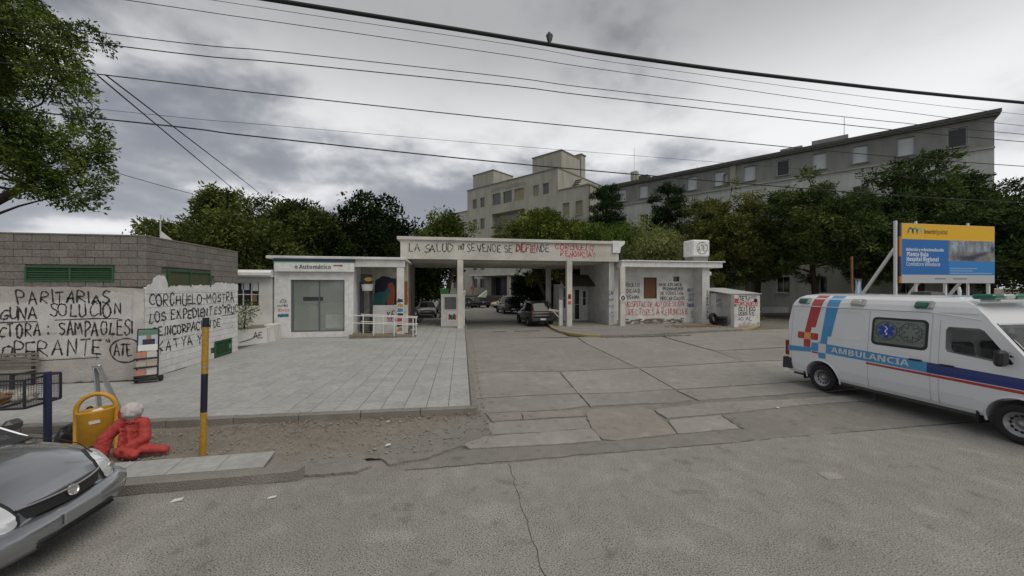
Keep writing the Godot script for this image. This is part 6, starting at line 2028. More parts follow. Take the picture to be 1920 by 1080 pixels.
func smooth_stations(st: Array, n: int) -> Array:
	var out := []
	for i in st.size() - 1:
		for k in n:
			var t := float(k) / n
			var row := []
			for c in st[i].size():
				var p0: float = st[max(i - 1, 0)][c]
				var p3: float = st[min(i + 2, st.size() - 1)][c]
				row.append(cubic_interpolate(st[i][c], st[i + 1][c], p0, p3, t) if c != 0 else lerpf(st[i][c], st[i + 1][c], t))
			out.append(row)
	out.append(st[-1])
	return out

# low: stations [x, half width, bottom, top, crown]; top: stations [x, half width at belt, half width at roof, belt, roof]
func car_body(c: Node, low: Array, top: Array, paint: Material, glass: Material, roof_from: int, roof_to: int, pillars: Array, sub := 3) -> void:
	var secs := []
	for q in smooth_stations(low, sub): secs.append(ring_low(q[0], q[1], q[2], q[3], q[4]))
	var b := MB.new()
	b.loft(secs)
	part(c, "body", b, paint, Vector3.ZERO, Vector3.ZERO, true)
	var ts := []
	for q in top: ts.append(ring_top(q[0], q[1], q[2], q[3], q[4]))
	var g := MB.new()
	g.loft(ts)
	part(c, "glasshouse", g, glass, Vector3.ZERO, Vector3.ZERO, false)
	var rf := MB.new()
	var rs := []
	for i in range(roof_from, roof_to + 1):
		var q: Array = top[i]
		var s := []
		var h: float = q[4] - q[3]
		for k in [[1.0, 0.86], [0.97, 0.955], [0.86, 1.0], [0.5, 1.045], [0.0, 1.06], [-0.5, 1.045], [-0.86, 1.0], [-0.97, 0.955], [-1.0, 0.86]]:
			s.append(Vector3(q[0], q[3] + h * k[1] + 0.008, (lerpf(q[1], q[2], 0.9) + 0.012) * k[0]))
		rs.append(s)
	rf.loft(rs, false, false)
	rf.outward(0, Vector3(top[roof_from][0], 0, 0))
	part(c, "roof", rf, paint, Vector3.ZERO, Vector3.ZERO, true)
	# pillars: [x belt, x roof, half width belt, half width roof, belt, roof, thickness]
	for p in pillars:
		for s in [1.0, -1.0]:
			var m := MB.new()
			m.bar(Vector3(p[0], p[4] - 0.02, (p[2] + 0.002) * s), Vector3(p[1], p[5], (p[3] + 0.004) * s), 0.03, p[6], 0.01)
			part(c, "pillar", m, paint)

func car_wheels(c: Node, xs: Array, z: float, rad: float, body_half: float) -> void:
	for x in xs:
		for s in [1.0, -1.0]:
			# black ring added in place of the shaded gap of an uncut wheel arch
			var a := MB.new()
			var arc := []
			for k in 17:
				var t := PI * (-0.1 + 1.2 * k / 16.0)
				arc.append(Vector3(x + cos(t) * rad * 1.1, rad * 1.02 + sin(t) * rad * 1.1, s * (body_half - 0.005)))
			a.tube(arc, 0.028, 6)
			part(c, "arch_ring", a, M.black_plastic)
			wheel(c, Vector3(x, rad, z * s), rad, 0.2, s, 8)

func build_suv(label: String, at: Vector3, turn: float, paint: Material, light_roof := false) -> void:
	var c := thing("dark_car", label, "car", at, turn, "cars driving in through the gate")
	var low := [[-2.1, 0.66, 0.42, 0.72, 0.02], [-2.05, 0.8, 0.36, 0.98, 0.02], [-1.9, 0.87, 0.32, 1.06, 0.03], [-1.2, 0.9, 0.28, 1.07, 0.03], [0.2, 0.91, 0.28, 1.03, 0.03], [1.0, 0.9, 0.28, 1.0, 0.05], [1.7, 0.87, 0.3, 0.93, 0.05], [2.05, 0.78, 0.34, 0.8, 0.04], [2.18, 0.6, 0.42, 0.66, 0.02]]
	var top := [[-2.02, 0.74, 0.6, 1.03, 1.08], [-1.72, 0.82, 0.64, 1.04, 1.6], [-1.5, 0.84, 0.66, 1.04, 1.68], [-0.4, 0.85, 0.67, 1.03, 1.72], [0.25, 0.85, 0.66, 1.01, 1.68], [1.05, 0.82, 0.62, 0.99, 1.03]]
	car_body(c, low, top, paint, M.car_glass, 1, 4, [[-1.95, -1.68, 0.79, 0.63, 1.06, 1.6, 0.16], [-0.35, -0.4, 0.85, 0.68, 1.03, 1.64, 0.08], [1.02, 0.3, 0.81, 0.66, 1.01, 1.64, 0.07]])
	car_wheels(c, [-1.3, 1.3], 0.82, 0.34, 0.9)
	for s in [1.0, -1.0]:
		var t := MB.new()
		t.box(Vector3(-1.98, 0.98, 0.72 * s), Vector3(0.14, 0.3, 0.16), 0.04)
		part(c, "tail_light", t, gloss(0.36, 0.02, 0.03, 0.2))
		var m := MB.new()
		m.box(Vector3(0.85, 1.08, 1.0 * s), Vector3(0.12, 0.14, 0.2), 0.04)
		part(c, "mirror", m, paint)
		var rr := MB.new()
		rr.tube([Vector3(-1.4, 1.72, 0.58 * s), Vector3(-0.4, 1.78, 0.58 * s), Vector3(0.1, 1.74, 0.58 * s)], 0.018, 6)
		part(c, "roof_rail", rr, M.black_plastic)
	var bp := MB.new()
	bp.box(Vector3(-2.07, 0.5, 0), Vector3(0.16, 0.26, 1.6), 0.06)
	part(c, "bumper", bp, gloss(0.04, 0.04, 0.045, 0.5))
	var pl := MB.new()
	pl.box(Vector3(-2.16, 0.52, 0), Vector3(0.015, 0.12, 0.4), 0.004)
	part(c, "number_plate", pl, M.rail_white)
	if light_roof:
		var rk := MB.new()
		rk.box(Vector3(-0.6, 1.8, 0), Vector3(1.7, 0.1, 1.1), 0.04)
		part(c, "roof_box", rk, M.rail_white)

func build_sedan(label: String, at: Vector3, turn: float, paint: Material, pickup := false) -> void:
	var c := thing("parked_car", label, "car", at, turn, "cars parked in the hospital yard")
	var low := [[-2.1, 0.62, 0.42, 0.7, 0.02], [-2.02, 0.76, 0.34, 0.86, 0.03], [-1.5, 0.82, 0.28, 0.92, 0.03], [0.0, 0.84, 0.26, 0.9, 0.03], [1.0, 0.82, 0.27, 0.86, 0.05], [1.7, 0.79, 0.3, 0.78, 0.05], [2.02, 0.68, 0.34, 0.66, 0.03], [2.12, 0.5, 0.4, 0.56, 0.02]]
	var top := [[-1.65, 0.72, 0.55, 0.9, 0.93], [-1.0, 0.77, 0.58, 0.9, 1.36], [-0.2, 0.79, 0.6, 0.9, 1.42], [0.35, 0.79, 0.58, 0.88, 1.36], [1.05, 0.76, 0.56, 0.86, 0.9]]
	if pickup: top = [[-0.75, 0.74, 0.6, 0.9, 0.95], [-0.6, 0.77, 0.6, 0.9, 1.4], [-0.2, 0.79, 0.6, 0.9, 1.44], [0.35, 0.79, 0.58, 0.88, 1.38], [1.05, 0.76, 0.56, 0.86, 0.9]]
	car_body(c, low, top, paint, M.car_glass, 1, 3, [[-1.5, -0.95, 0.75, 0.6, 0.92, 1.32, 0.14], [-0.15, -0.2, 0.8, 0.62, 0.9, 1.36, 0.07], [1.0, 0.38, 0.77, 0.6, 0.88, 1.33, 0.06]] if not pickup else [[-0.7, -0.58, 0.76, 0.6, 0.92, 1.36, 0.12], [1.0, 0.38, 0.77, 0.6, 0.88, 1.33, 0.06]], 2)
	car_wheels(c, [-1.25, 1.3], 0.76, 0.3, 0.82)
	for s in [1.0, -1.0]:
		var t := MB.new()
		t.box(Vector3(-2.0, 0.74, 0.58 * s), Vector3(0.1, 0.15, 0.24), 0.03)
		part(c, "tail_light", t, gloss(0.3, 0.02, 0.03, 0.2))
		var h := MB.new()
		h.box(Vector3(1.98, 0.64, 0.54 * s), Vector3(0.12, 0.12, 0.24), 0.03)
		part(c, "headlight", h, gloss(0.6, 0.62, 0.64, 0.15))
	var bp := MB.new()
	bp.box(Vector3(-2.08, 0.46, 0), Vector3(0.12, 0.16, 1.35), 0.04)
	part(c, "bumper", bp, M.black_plastic)

# a shell lying on a lofted car body: stations xa..xb, ring positions ka..kb (as in ring_low), raised by lift
func body_patch(low: Array, sub: int, xa: float, xb: float, ka: float, kb: float, side: float, lift: float) -> MB:
	var st := smooth_stations(low, sub)
	var at := func(x: float, k: float) -> Vector3:
		for i in st.size() - 1:
			if x <= st[i + 1][0]:
				var t: float = clampf((x - st[i][0]) / (st[i + 1][0] - st[i][0]), 0, 1)
				var r0 := ring_low(st[i][0], st[i][1], st[i][2], st[i][3], st[i][4])
				var r1 := ring_low(st[i + 1][0], st[i + 1][1], st[i + 1][2], st[i + 1][3], st[i + 1][4])
				var k0 := int(k)
				var p0: Vector3 = (r0[k0] as Vector3).lerp(r0[k0 + 1], k - k0)
				var p1: Vector3 = (r1[k0] as Vector3).lerp(r1[k0 + 1], k - k0)
				return p0.lerp(p1, t)
		return Vector3.ZERO
	var b := MB.new()
	var n := 8
	var g := []
	for i in n + 1:
		var row := []
		for j in n + 1:
			# rounded outline
			var u := lerpf(-1, 1, float(i) / n)
			var w := lerpf(-1, 1, float(j) / n)
			var f := 1.0 - 0.16 * u * u * w * w
			var x := lerpf(xa, xb, 0.5 + 0.5 * u * f)
			var k := lerpf(ka, kb, 0.5 + 0.5 * w * f)
			var p: Vector3 = at.call(x, k)
			var nx: Vector3 = at.call(minf(x + 0.02, 1.93), k) - at.call(x - 0.02, k)
			var nk: Vector3 = at.call(x, minf(k + 0.1, 11.9)) - at.call(x, k - 0.1)
			var nn := nx.cross(nk).normalized()
			if nn.dot(p - Vector3(0.6, 0.4, 0)) < 0.0: nn = -nn
			p += nn * lift
			row.append(Vector3(p.x, p.y, p.z * side))
		g.append(row)
	for i in n:
		for j in n: b.oquad(g[i][j], g[i + 1][j], g[i + 1][j + 1], g[i][j + 1], Vector3(0.6, 0.4, 0))
	return b

# hatchback at the kerb, seen from close by
func build_hatchback() -> void:
	var c := thing("grey_hatchback", "metallic grey hatchback parked at the kerb in front of the yellow bin", "car", Vector3(-5.76, 0.004, -4.66), 0.0)
	c.scale = Vector3(1, 0.97, 1)
	var paint := gloss(0.31, 0.325, 0.345, 0.26, 0.75, 1.0)
	var low := [[-1.95, 0.62, 0.42, 0.75, 0.02], [-1.9, 0.76, 0.34, 0.92, 0.02], [-1.6, 0.81, 0.28, 0.98, 0.03], [-0.6, 0.825, 0.24, 0.97, 0.03], [0.3, 0.825, 0.24, 0.945, 0.04], [0.8, 0.82, 0.24, 0.95, 0.08], [1.2, 0.815, 0.25, 0.92, 0.095], [1.5, 0.795, 0.25, 0.865, 0.1], [1.7, 0.755, 0.25, 0.79, 0.09], [1.82, 0.69, 0.26, 0.705, 0.07], [1.9, 0.6, 0.28, 0.61, 0.045], [1.94, 0.47, 0.32, 0.52, 0.02]]
	var top := [[-1.9, 0.68, 0.58, 0.92, 0.98], [-1.55, 0.76, 0.6, 0.95, 1.4], [-0.6, 0.79, 0.62, 0.95, 1.5], [0.05, 0.79, 0.6, 0.94, 1.45], [0.5, 0.78, 0.6, 0.94, 1.2], [0.95, 0.74, 0.6, 0.955, 0.98]]
	car_body(c, low, top, paint, M.car_glass, 1, 3, [[-1.7, -1.5, 0.76, 0.61, 0.97, 1.38, 0.2], [-0.45, -0.5, 0.8, 0.63, 0.95, 1.44, 0.08], [0.92, 0.08, 0.765, 0.615, 0.96, 1.42, 0.07]], 4)
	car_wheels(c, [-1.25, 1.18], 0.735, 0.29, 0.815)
	for s in [1.0, -1.0]:
		# headlamp: lens lying on the corner of the wing
		var hl := part(c, "headlight", body_patch(low, 4, 1.63, 1.925, 5.9, 9.5, s, 0.008), gloss(0.68, 0.70, 0.72, 0.08, 0.3, 1.0), Vector3.ZERO, Vector3.ZERO, true)
		part(hl, "lamp_surround", body_patch(low, 4, 1.6, 1.932, 5.7, 9.7, s, 0.004), M.black_plastic, Vector3.ZERO, Vector3.ZERO, true)
		var bowl := MB.new()
		bowl.lathe([Vector2(0.001, 0), Vector2(0.05, 0.0), Vector2(0.04, 0.02), Vector2(0.001, 0.025)], Vector3(1.87, 0.6, 0.6 * s), 14, Basis(Vector3(0, 0, 1), Vector3(0.75, 0.35, 0.5 * s).normalized(), Vector3(0, 1, 0)))
		part(hl, "bulb_bowl", bowl, M.steel)
		var m := MB.new()
		m.box(Vector3(0.62, 1.06, 0.93 * s), Vector3(0.12, 0.14, 0.2), 0.045)
		var mo := part(c, "mirror", m, gloss(0.05, 0.05, 0.055, 0.35))
		var ma := MB.new()
		ma.bar(Vector3(0.66, 1.0, 0.76 * s), Vector3(0.62, 1.03, 0.88 * s), 0.06, 0.04)
		part(mo, "mirror_arm", ma, M.black_plastic)
		var fg := MB.new()
		fg.lathe([Vector2(0.001, 0), Vector2(0.065, 0.0), Vector2(0.055, 0.02), Vector2(0.001, 0.012)], Vector3(1.90, 0.36, 0.56 * s), 14, Basis(Vector3(0, 0, 1), Vector3(0.9, 0, 0.42 * s).normalized(), Vector3(0, 1, 0)))
		part(c, "fog_lamp", fg, gloss(0.5, 0.52, 0.53, 0.12))
	# bumper, grille slot, lower intake
	var bsecs := []
	for i in 13:
		var z := lerpf(-0.78, 0.78, i / 12.0)
		var f := 1.0 - pow(absf(z) / 0.8, 3.2) * 0.4
		var x := 1.62 + 0.42 * f
		var s := []
		for q in [[-0.2, 0.23], [-0.03, 0.23], [0.02, 0.30], [0.035, 0.40], [0.02, 0.48], [-0.05, 0.52], [-0.2, 0.52]]: s.append(Vector3(x + q[0], q[1], z))
		bsecs.append(s)
	var bm := MB.new()
	bm.loft(bsecs)
	var bump := part(c, "bumper", bm, paint, Vector3.ZERO, Vector3.ZERO, true)
	var it := MB.new()
	it.box(Vector3(2.035, 0.30, 0), Vector3(0.06, 0.09, 0.8), 0.02)
	part(bump, "air_intake", it, M.dark)
	for k in 2:
		var sl := MB.new()
		sl.box(Vector3(2.06, 0.285 + 0.035 * k, 0), Vector3(0.03, 0.008, 0.78))
		part(bump, "intake_slat", sl, M.black_plastic)
	var np := MB.new()
	np.box(Vector3(2.085, 0.42, 0), Vector3(0.02, 0.12, 0.4), 0.006)
	part(bump, "number_plate", np, gloss(0.2, 0.21, 0.21, 0.4))
	var gsecs := []
	for i in 9:
		var z := lerpf(-0.42, 0.42, i / 8.0)
		var x := 1.985 - 0.09 * pow(absf(z) / 0.42, 2.2)
		var s := []
		for q in [[-0.06, 0.54], [0.012, 0.54], [-0.005, 0.645], [-0.06, 0.655]]: s.append(Vector3(x + q[0], q[1] + 0.02 * absf(z), z))
		gsecs.append(s)
	var gm := MB.new()
	gm.loft(gsecs)
	var gr := part(c, "grille", gm, M.black_plastic)
	var cs := []
	for i in 9:
		var z := lerpf(-0.43, 0.43, i / 8.0)
		cs.append(Vector3(1.99 - 0.09 * pow(absf(z) / 0.42, 2.2), 0.66 + 0.02 * absf(z), z))
	var cm := MB.new()
	cm.tube(cs, 0.009, 6)
	part(gr, "trim", cm, M.steel)
	var em := MB.new()
	em.lathe([Vector2(0.001, 0), Vector2(0.058, 0.0), Vector2(0.055, 0.012), Vector2(0.045, 0.012), Vector2(0.04, 0.006), Vector2(0.001, 0.008)], Vector3(1.992, 0.625, 0), 20, Basis(Vector3(0, 0, 1), Vector3(0.95, 0.3, 0).normalized(), Vector3(-0.3, 0.95, 0)))
	part(gr, "emblem", em, gloss(0.75, 0.75, 0.76, 0.15, 0.8))
	# bonnet seam and wipers
	for s in [1.0, -1.0]:
		var sm := MB.new()
		sm.tube([Vector3(0.95, 0.972, 0.70 * s), Vector3(1.3, 0.95, 0.665 * s), Vector3(1.55, 0.89, 0.62 * s), Vector3(1.74, 0.805, 0.54 * s)], 0.006, 5)
		part(c, "bonnet_seam", sm, M.dark)
	for q in [[-0.3, 0.25], [0.25, 0.7]]:
		var wp := MB.new()
		wp.tube([Vector3(0.98, 1.0, q[0]), Vector3(0.86, 1.07, (q[0] + q[1]) * 0.5), Vector3(0.8, 1.09, q[1])], 0.01, 5)
		part(c, "wiper", wp, M.black_plastic)
	var cowl := MB.new()
	cowl.box(Vector3(0.97, 0.985, 0), Vector3(0.14, 0.03, 1.4), 0.01, Basis.from_euler(Vector3(0, 0, -0.3)))
	part(c, "cowl", cowl, M.black_plastic)

func build_vehicles() -> void:
	M.car_glass = gloss(0.02, 0.023, 0.025, 0.05)
	build_ambulance()
	build_hatchback()
	build_suv("dark grey estate car right under the gate beam", Vector3(6.75, 0.01, -27.3), 93.0, gloss(0.03, 0.03, 0.032, 0.4, 0.3, 0.6))
	build_suv("dark green four-wheel drive with a white roof box ahead of the grey estate", Vector3(7.0, -0.004, -40.2), 96.0, gloss(0.035, 0.04, 0.045, 0.35, 0.2, 0.6), true)
	build_sedan("cream and orange pickup parked before the hospital terrace", Vector3(8.6, -0.004, -50.8), -165.0, gloss(0.55, 0.46, 0.30, 0.4, 0.0, 0.4), true)
	build_sedan("black saloon parked beside the cream pickup", Vector3(4.9, -0.004, -52.6), 120.0, gloss(0.02, 0.02, 0.024, 0.3, 0.0, 0.6))
	build_sedan("white saloon parked behind the four-wheel drive", Vector3(12.2, -0.004, -49.5), -160.0, gloss(0.6, 0.6, 0.6, 0.3, 0.0, 0.6))
	build_sedan("dark green saloon half hidden by the gate pillar", Vector3(2.6, -0.004, -51.5), 130.0, gloss(0.02, 0.03, 0.025, 0.3, 0.0, 0.6))
	build_sedan("blue hatch parked behind the leaning yard tree", Vector3(0.4, -0.004, -41.0), 100.0, gloss(0.04, 0.09, 0.18, 0.3, 0.0, 0.6))
	build_sedan("white car parked between the gate end wall and the leaning yard tree", Vector3(-1.5, -0.004, -36.5), 95.0, gloss(0.5, 0.5, 0.5, 0.3, 0.0, 0.6))

# ---------------------------------------------------------------- smooth bodies from tapered bones
# bones: [a, b, ra, rb, flatten?]; returns one continuous surface
func flesh(bones: Array, cell: float, blend: float, wrinkle := 0.0, sd := 1) -> MB:
	var lo := Vector3.ONE * 1e9
	var hi := -Vector3.ONE * 1e9
	for b in bones:
		var m: float = max(b[2], b[3]) + cell * 2.0
		for p in [b[0], b[1]]:
			lo = lo.min(p - Vector3.ONE * m); hi = hi.max(p + Vector3.ONE * m)
	var nz := FastNoiseLite.new()
	nz.seed = sd; nz.frequency = 6.0; nz.fractal_octaves = 3; nz.fractal_type = FastNoiseLite.FRACTAL_RIDGED
	var n := Vector3i(((hi - lo) / cell).ceil()) + Vector3i.ONE
	var f := PackedFloat32Array()
	f.resize(n.x * n.y * n.z)
	f.fill(1.0)
	# only near each bone
	for b in bones:
		var m: float = max(b[2], b[3]) + cell * 2.5 + blend
		var bl := Vector3i((((b[0] as Vector3).min(b[1]) - Vector3.ONE * m - lo) / cell).floor()).clamp(Vector3i.ZERO, n - Vector3i.ONE)
		var bh := Vector3i((((b[0] as Vector3).max(b[1]) + Vector3.ONE * m - lo) / cell).ceil()).clamp(Vector3i.ZERO, n - Vector3i.ONE)
		var ab: Vector3 = b[1] - b[0]
		var l2: float = max(ab.length_squared(), 1e-9)
		for z in range(bl.z, bh.z + 1):
			for y in range(bl.y, bh.y + 1):
				for x in range(bl.x, bh.x + 1):
					var p := lo + Vector3(x, y, z) * cell
					var t := clampf((p - b[0]).dot(ab) / l2, 0, 1)
					var d: float = (p - (b[0] + ab * t)).length() - lerpf(b[2], b[3], t)
					var i := (z * n.y + y) * n.x + x
					var o := f[i]
					if o >= 1.0: f[i] = d
					else:
						var h := clampf(0.5 + 0.5 * (o - d) / blend, 0, 1)
						f[i] = lerpf(o, d, h) - blend * h * (1.0 - h)
	if wrinkle > 0.0:
		for z in n.z:
			for y in n.y:
				for x in n.x:
					var i := (z * n.y + y) * n.x + x
					if f[i] < 0.2: f[i] += wrinkle * nz.get_noise_3dv(lo + Vector3(x, y, z) * cell)
	var id := {}
	var corner := [Vector3i(0, 0, 0), Vector3i(1, 0, 0), Vector3i(0, 1, 0), Vector3i(1, 1, 0), Vector3i(0, 0, 1), Vector3i(1, 0, 1), Vector3i(0, 1, 1), Vector3i(1, 1, 1)]
	var edges := [[0, 1], [2, 3], [4, 5], [6, 7], [0, 2], [1, 3], [4, 6], [5, 7], [0, 4], [1, 5], [2, 6], [3, 7]]
	for z in n.z - 1:
		for y in n.y - 1:
			for x in n.x - 1:
				var v := []
				var mask := 0
				for k in 8:
					var c: Vector3i = corner[k]
					var q := f[((z + c.z) * n.y + y + c.y) * n.x + x + c.x]
					v.append(q)
					if q < 0.0: mask |= 1 << k
				if mask == 0 or mask == 255: continue
				var s := Vector3()
				var cnt := 0
				for e in edges:
					var a: float = v[e[0]]
					var b: float = v[e[1]]
					if (a < 0.0) == (b < 0.0): continue
					s += Vector3(corner[e[0]]).lerp(Vector3(corner[e[1]]), a / (a - b)); cnt += 1
				id[(z * n.y + y) * n.x + x] = lo + (Vector3(x, y, z) + s / cnt) * cell
	var out := MB.new()
	for z in range(1, n.z - 1):
		for y in range(1, n.y - 1):
			for x in range(1, n.x - 1):
				var i := (z * n.y + y) * n.x + x
				var inside := f[i] < 0.0
				for ax in 3:
					var st: int = [1, n.x, n.x * n.y][ax]
					if (f[i + st] < 0.0) == inside: continue
					var u: int = [n.x, n.x * n.y, 1][ax]
					var w: int = [n.x * n.y, 1, n.x][ax]
					if not (id.has(i) and id.has(i - u) and id.has(i - u - w) and id.has(i - w)): continue
					if inside: out.quad(id[i], id[i - w], id[i - u - w], id[i - u])
					else: out.quad(id[i], id[i - u], id[i - u - w], id[i - w])
	out.outward()
	return out

# standing figure, feet at the origin, facing +z; stride swings the legs
func build_person(label: String, at: Vector3, turn: float, top: Material, legs: Material, skin: Material, hair: Material, stride: float, group: String) -> void:
	var p := thing("person", label, "person", at, turn, group)
	var hipL := Vector3(-0.09, 0.92, 0)
	var hipR := Vector3(0.09, 0.92, 0)
	var footL := Vector3(-0.1, 0.05, stride)
	var footR := Vector3(0.1, 0.05, -stride)
	var kneeL := Vector3(-0.1, 0.5, stride * 0.5 + 0.05)
	var kneeR := Vector3(0.1, 0.5, -stride * 0.5 + 0.05)
	part(p, "trousers", flesh([[hipL, kneeL, 0.095, 0.065], [kneeL, footL + Vector3(0, 0.05, 0), 0.062, 0.05], [hipR, kneeR, 0.095, 0.065], [kneeR, footR + Vector3(0, 0.05, 0), 0.062, 0.05], [hipL, hipR, 0.11, 0.11], [footL, footL + Vector3(0, -0.01, 0.14), 0.045, 0.04], [footR, footR + Vector3(0, -0.01, 0.14), 0.045, 0.04]], 0.025, 0.04), legs, Vector3.ZERO, Vector3.ZERO, true)
	part(p, "jacket", flesh([[Vector3(0, 0.92, 0), Vector3(0, 1.18, 0), 0.145, 0.14], [Vector3(-0.09, 1.32, 0), Vector3(0.09, 1.32, 0), 0.13, 0.13], [Vector3(0, 1.1, 0), Vector3(0, 1.36, 0), 0.14, 0.12], [Vector3(-0.2, 1.4, 0), Vector3(-0.25, 1.12, -stride * 0.4), 0.06, 0.05], [Vector3(-0.25, 1.12, -stride * 0.4), Vector3(-0.25, 0.9, 0.08 - stride * 0.3), 0.05, 0.04], [Vector3(0.2, 1.4, 0), Vector3(0.25, 1.12, stride * 0.4), 0.06, 0.05], [Vector3(0.25, 1.12, stride * 0.4), Vector3(0.25, 0.9, 0.08 + stride * 0.3), 0.05, 0.04]], 0.025, 0.05), top, Vector3.ZERO, Vector3.ZERO, true)
	part(p, "head", flesh([[Vector3(0, 1.42, 0), Vector3(0, 1.52, 0.01), 0.05, 0.05], [Vector3(0, 1.57, 0.02), Vector3(0, 1.63, 0.0), 0.075, 0.09], [Vector3(0, 1.575, 0.095), Vector3(0, 1.59, 0.1), 0.015, 0.015]], 0.015, 0.03), skin, Vector3.ZERO, Vector3.ZERO, true)
	part(p, "hair", flesh([[Vector3(0, 1.62, -0.03), Vector3(0, 1.66, 0.01), 0.09, 0.085]], 0.02, 0.03), hair, Vector3.ZERO, Vector3.ZERO, true)
	for s in [-1.0, 1.0]:
		var w := Vector3(0.25 * s, 0.88, 0.09 + s * stride * 0.3)
		var hb := [[w, w + Vector3(0, -0.06, 0.01), 0.028, 0.032]]
		for k in 4: hb.append([w + Vector3(0, -0.06, 0.035 - 0.022 * k), w + Vector3(-0.015 * s, -0.14 + 0.01 * absf(k - 1.5), 0.03 - 0.02 * k), 0.01, 0.008])
		hb.append([w + Vector3(0, -0.02, 0.03), w + Vector3(-0.02 * s, -0.08, 0.06), 0.011, 0.009])
		part(p, "hand", flesh(hb, 0.008, 0.008), skin, Vector3.ZERO, Vector3.ZERO, true)

func build_driver() -> void:
	# seated behind the wheel; the van faces +z, its left seat lies towards +x
	var skin := mat(0.36, 0.21, 0.14, 0.6)
	var p := thing("person", "driver in dark clothes seated at the ambulance wheel", "person", Vector3(11.10, 0.006, -5.52), 0.0)
	part(p, "jacket", flesh([[Vector3(0, 0.98, 0.02), Vector3(0, 1.38, -0.04), 0.15, 0.15], [Vector3(-0.17, 1.42, -0.04), Vector3(0.17, 1.42, -0.04), 0.08, 0.08], [Vector3(-0.2, 1.42, -0.03), Vector3(-0.23, 1.2, 0.14), 0.06, 0.05], [Vector3(-0.23, 1.2, 0.14), Vector3(-0.14, 1.24, 0.42), 0.05, 0.038], [Vector3(0.2, 1.42, -0.03), Vector3(0.23, 1.2, 0.14), 0.06, 0.05], [Vector3(0.23, 1.2, 0.14), Vector3(0.14, 1.24, 0.42), 0.05, 0.038]], 0.025, 0.05), mat(0.05, 0.055, 0.08, 0.9), Vector3.ZERO, Vector3.ZERO, true)
	part(p, "head", flesh([[Vector3(0, 1.48, -0.02), Vector3(0, 1.57, 0), 0.055, 0.055], [Vector3(0, 1.62, 0.02), Vector3(0, 1.68, 0.0), 0.076, 0.092], [Vector3(0, 1.63, 0.098), Vector3(0, 1.645, 0.1), 0.016, 0.014]], 0.015, 0.03), skin, Vector3.ZERO, Vector3.ZERO, true)
	part(p, "hair", flesh([[Vector3(0, 1.68, -0.03), Vector3(0, 1.72, 0.0), 0.09, 0.085]], 0.02, 0.03), mat(0.03, 0.02, 0.015, 0.8), Vector3.ZERO, Vector3.ZERO, true)
	for s in [-1.0, 1.0]:
		var w := Vector3(0.14 * s, 1.24, 0.44)
		var hb := [[w, w + Vector3(0, 0.005, 0.05), 0.03, 0.032]]
		for k in 4: hb.append([w + Vector3(0, 0.03 - 0.02 * k, 0.06), w + Vector3(-0.03 * s, 0.03 - 0.02 * k, 0.1), 0.01, 0.009])
		hb.append([w + Vector3(0, 0.03, 0.03), w + Vector3(-0.03 * s, 0.055, 0.06), 0.011, 0.009])
		part(p, "hand", flesh(hb, 0.008, 0.008), skin, Vector3.ZERO, Vector3.ZERO, true)

# ---------------------------------------------------------------- street things
func cable(label: String, pts: Array, rad: float, group := "overhead street cables") -> void:
	var b := MB.new()
	var path := []
	for i in pts.size() - 1:
		for k in 5:
			var t := k / 5.0
			path.append((pts[i] as Vector3).cubic_interpolate(pts[i + 1], pts[max(i - 1, 0)], pts[min(i + 2, pts.size() - 1)], t))
	path.append(pts[-1])
	b.tube(path, rad, 6)
	one("overhead_cable", label, "cable", b, M.cable, group, true)

func along_street(z: float, p: Array) -> Array:
	var o := []
	var l := p.size()
	o.append(Vector3(p[0] - 14.0, p[1] + 0.5, z))
	for i in range(0, l, 2): o.append(Vector3(p[i], p[i + 1], z))
	o.append(Vector3(p[l - 2] + 16.0, p[l - 1] + 0.45, z))
	return o

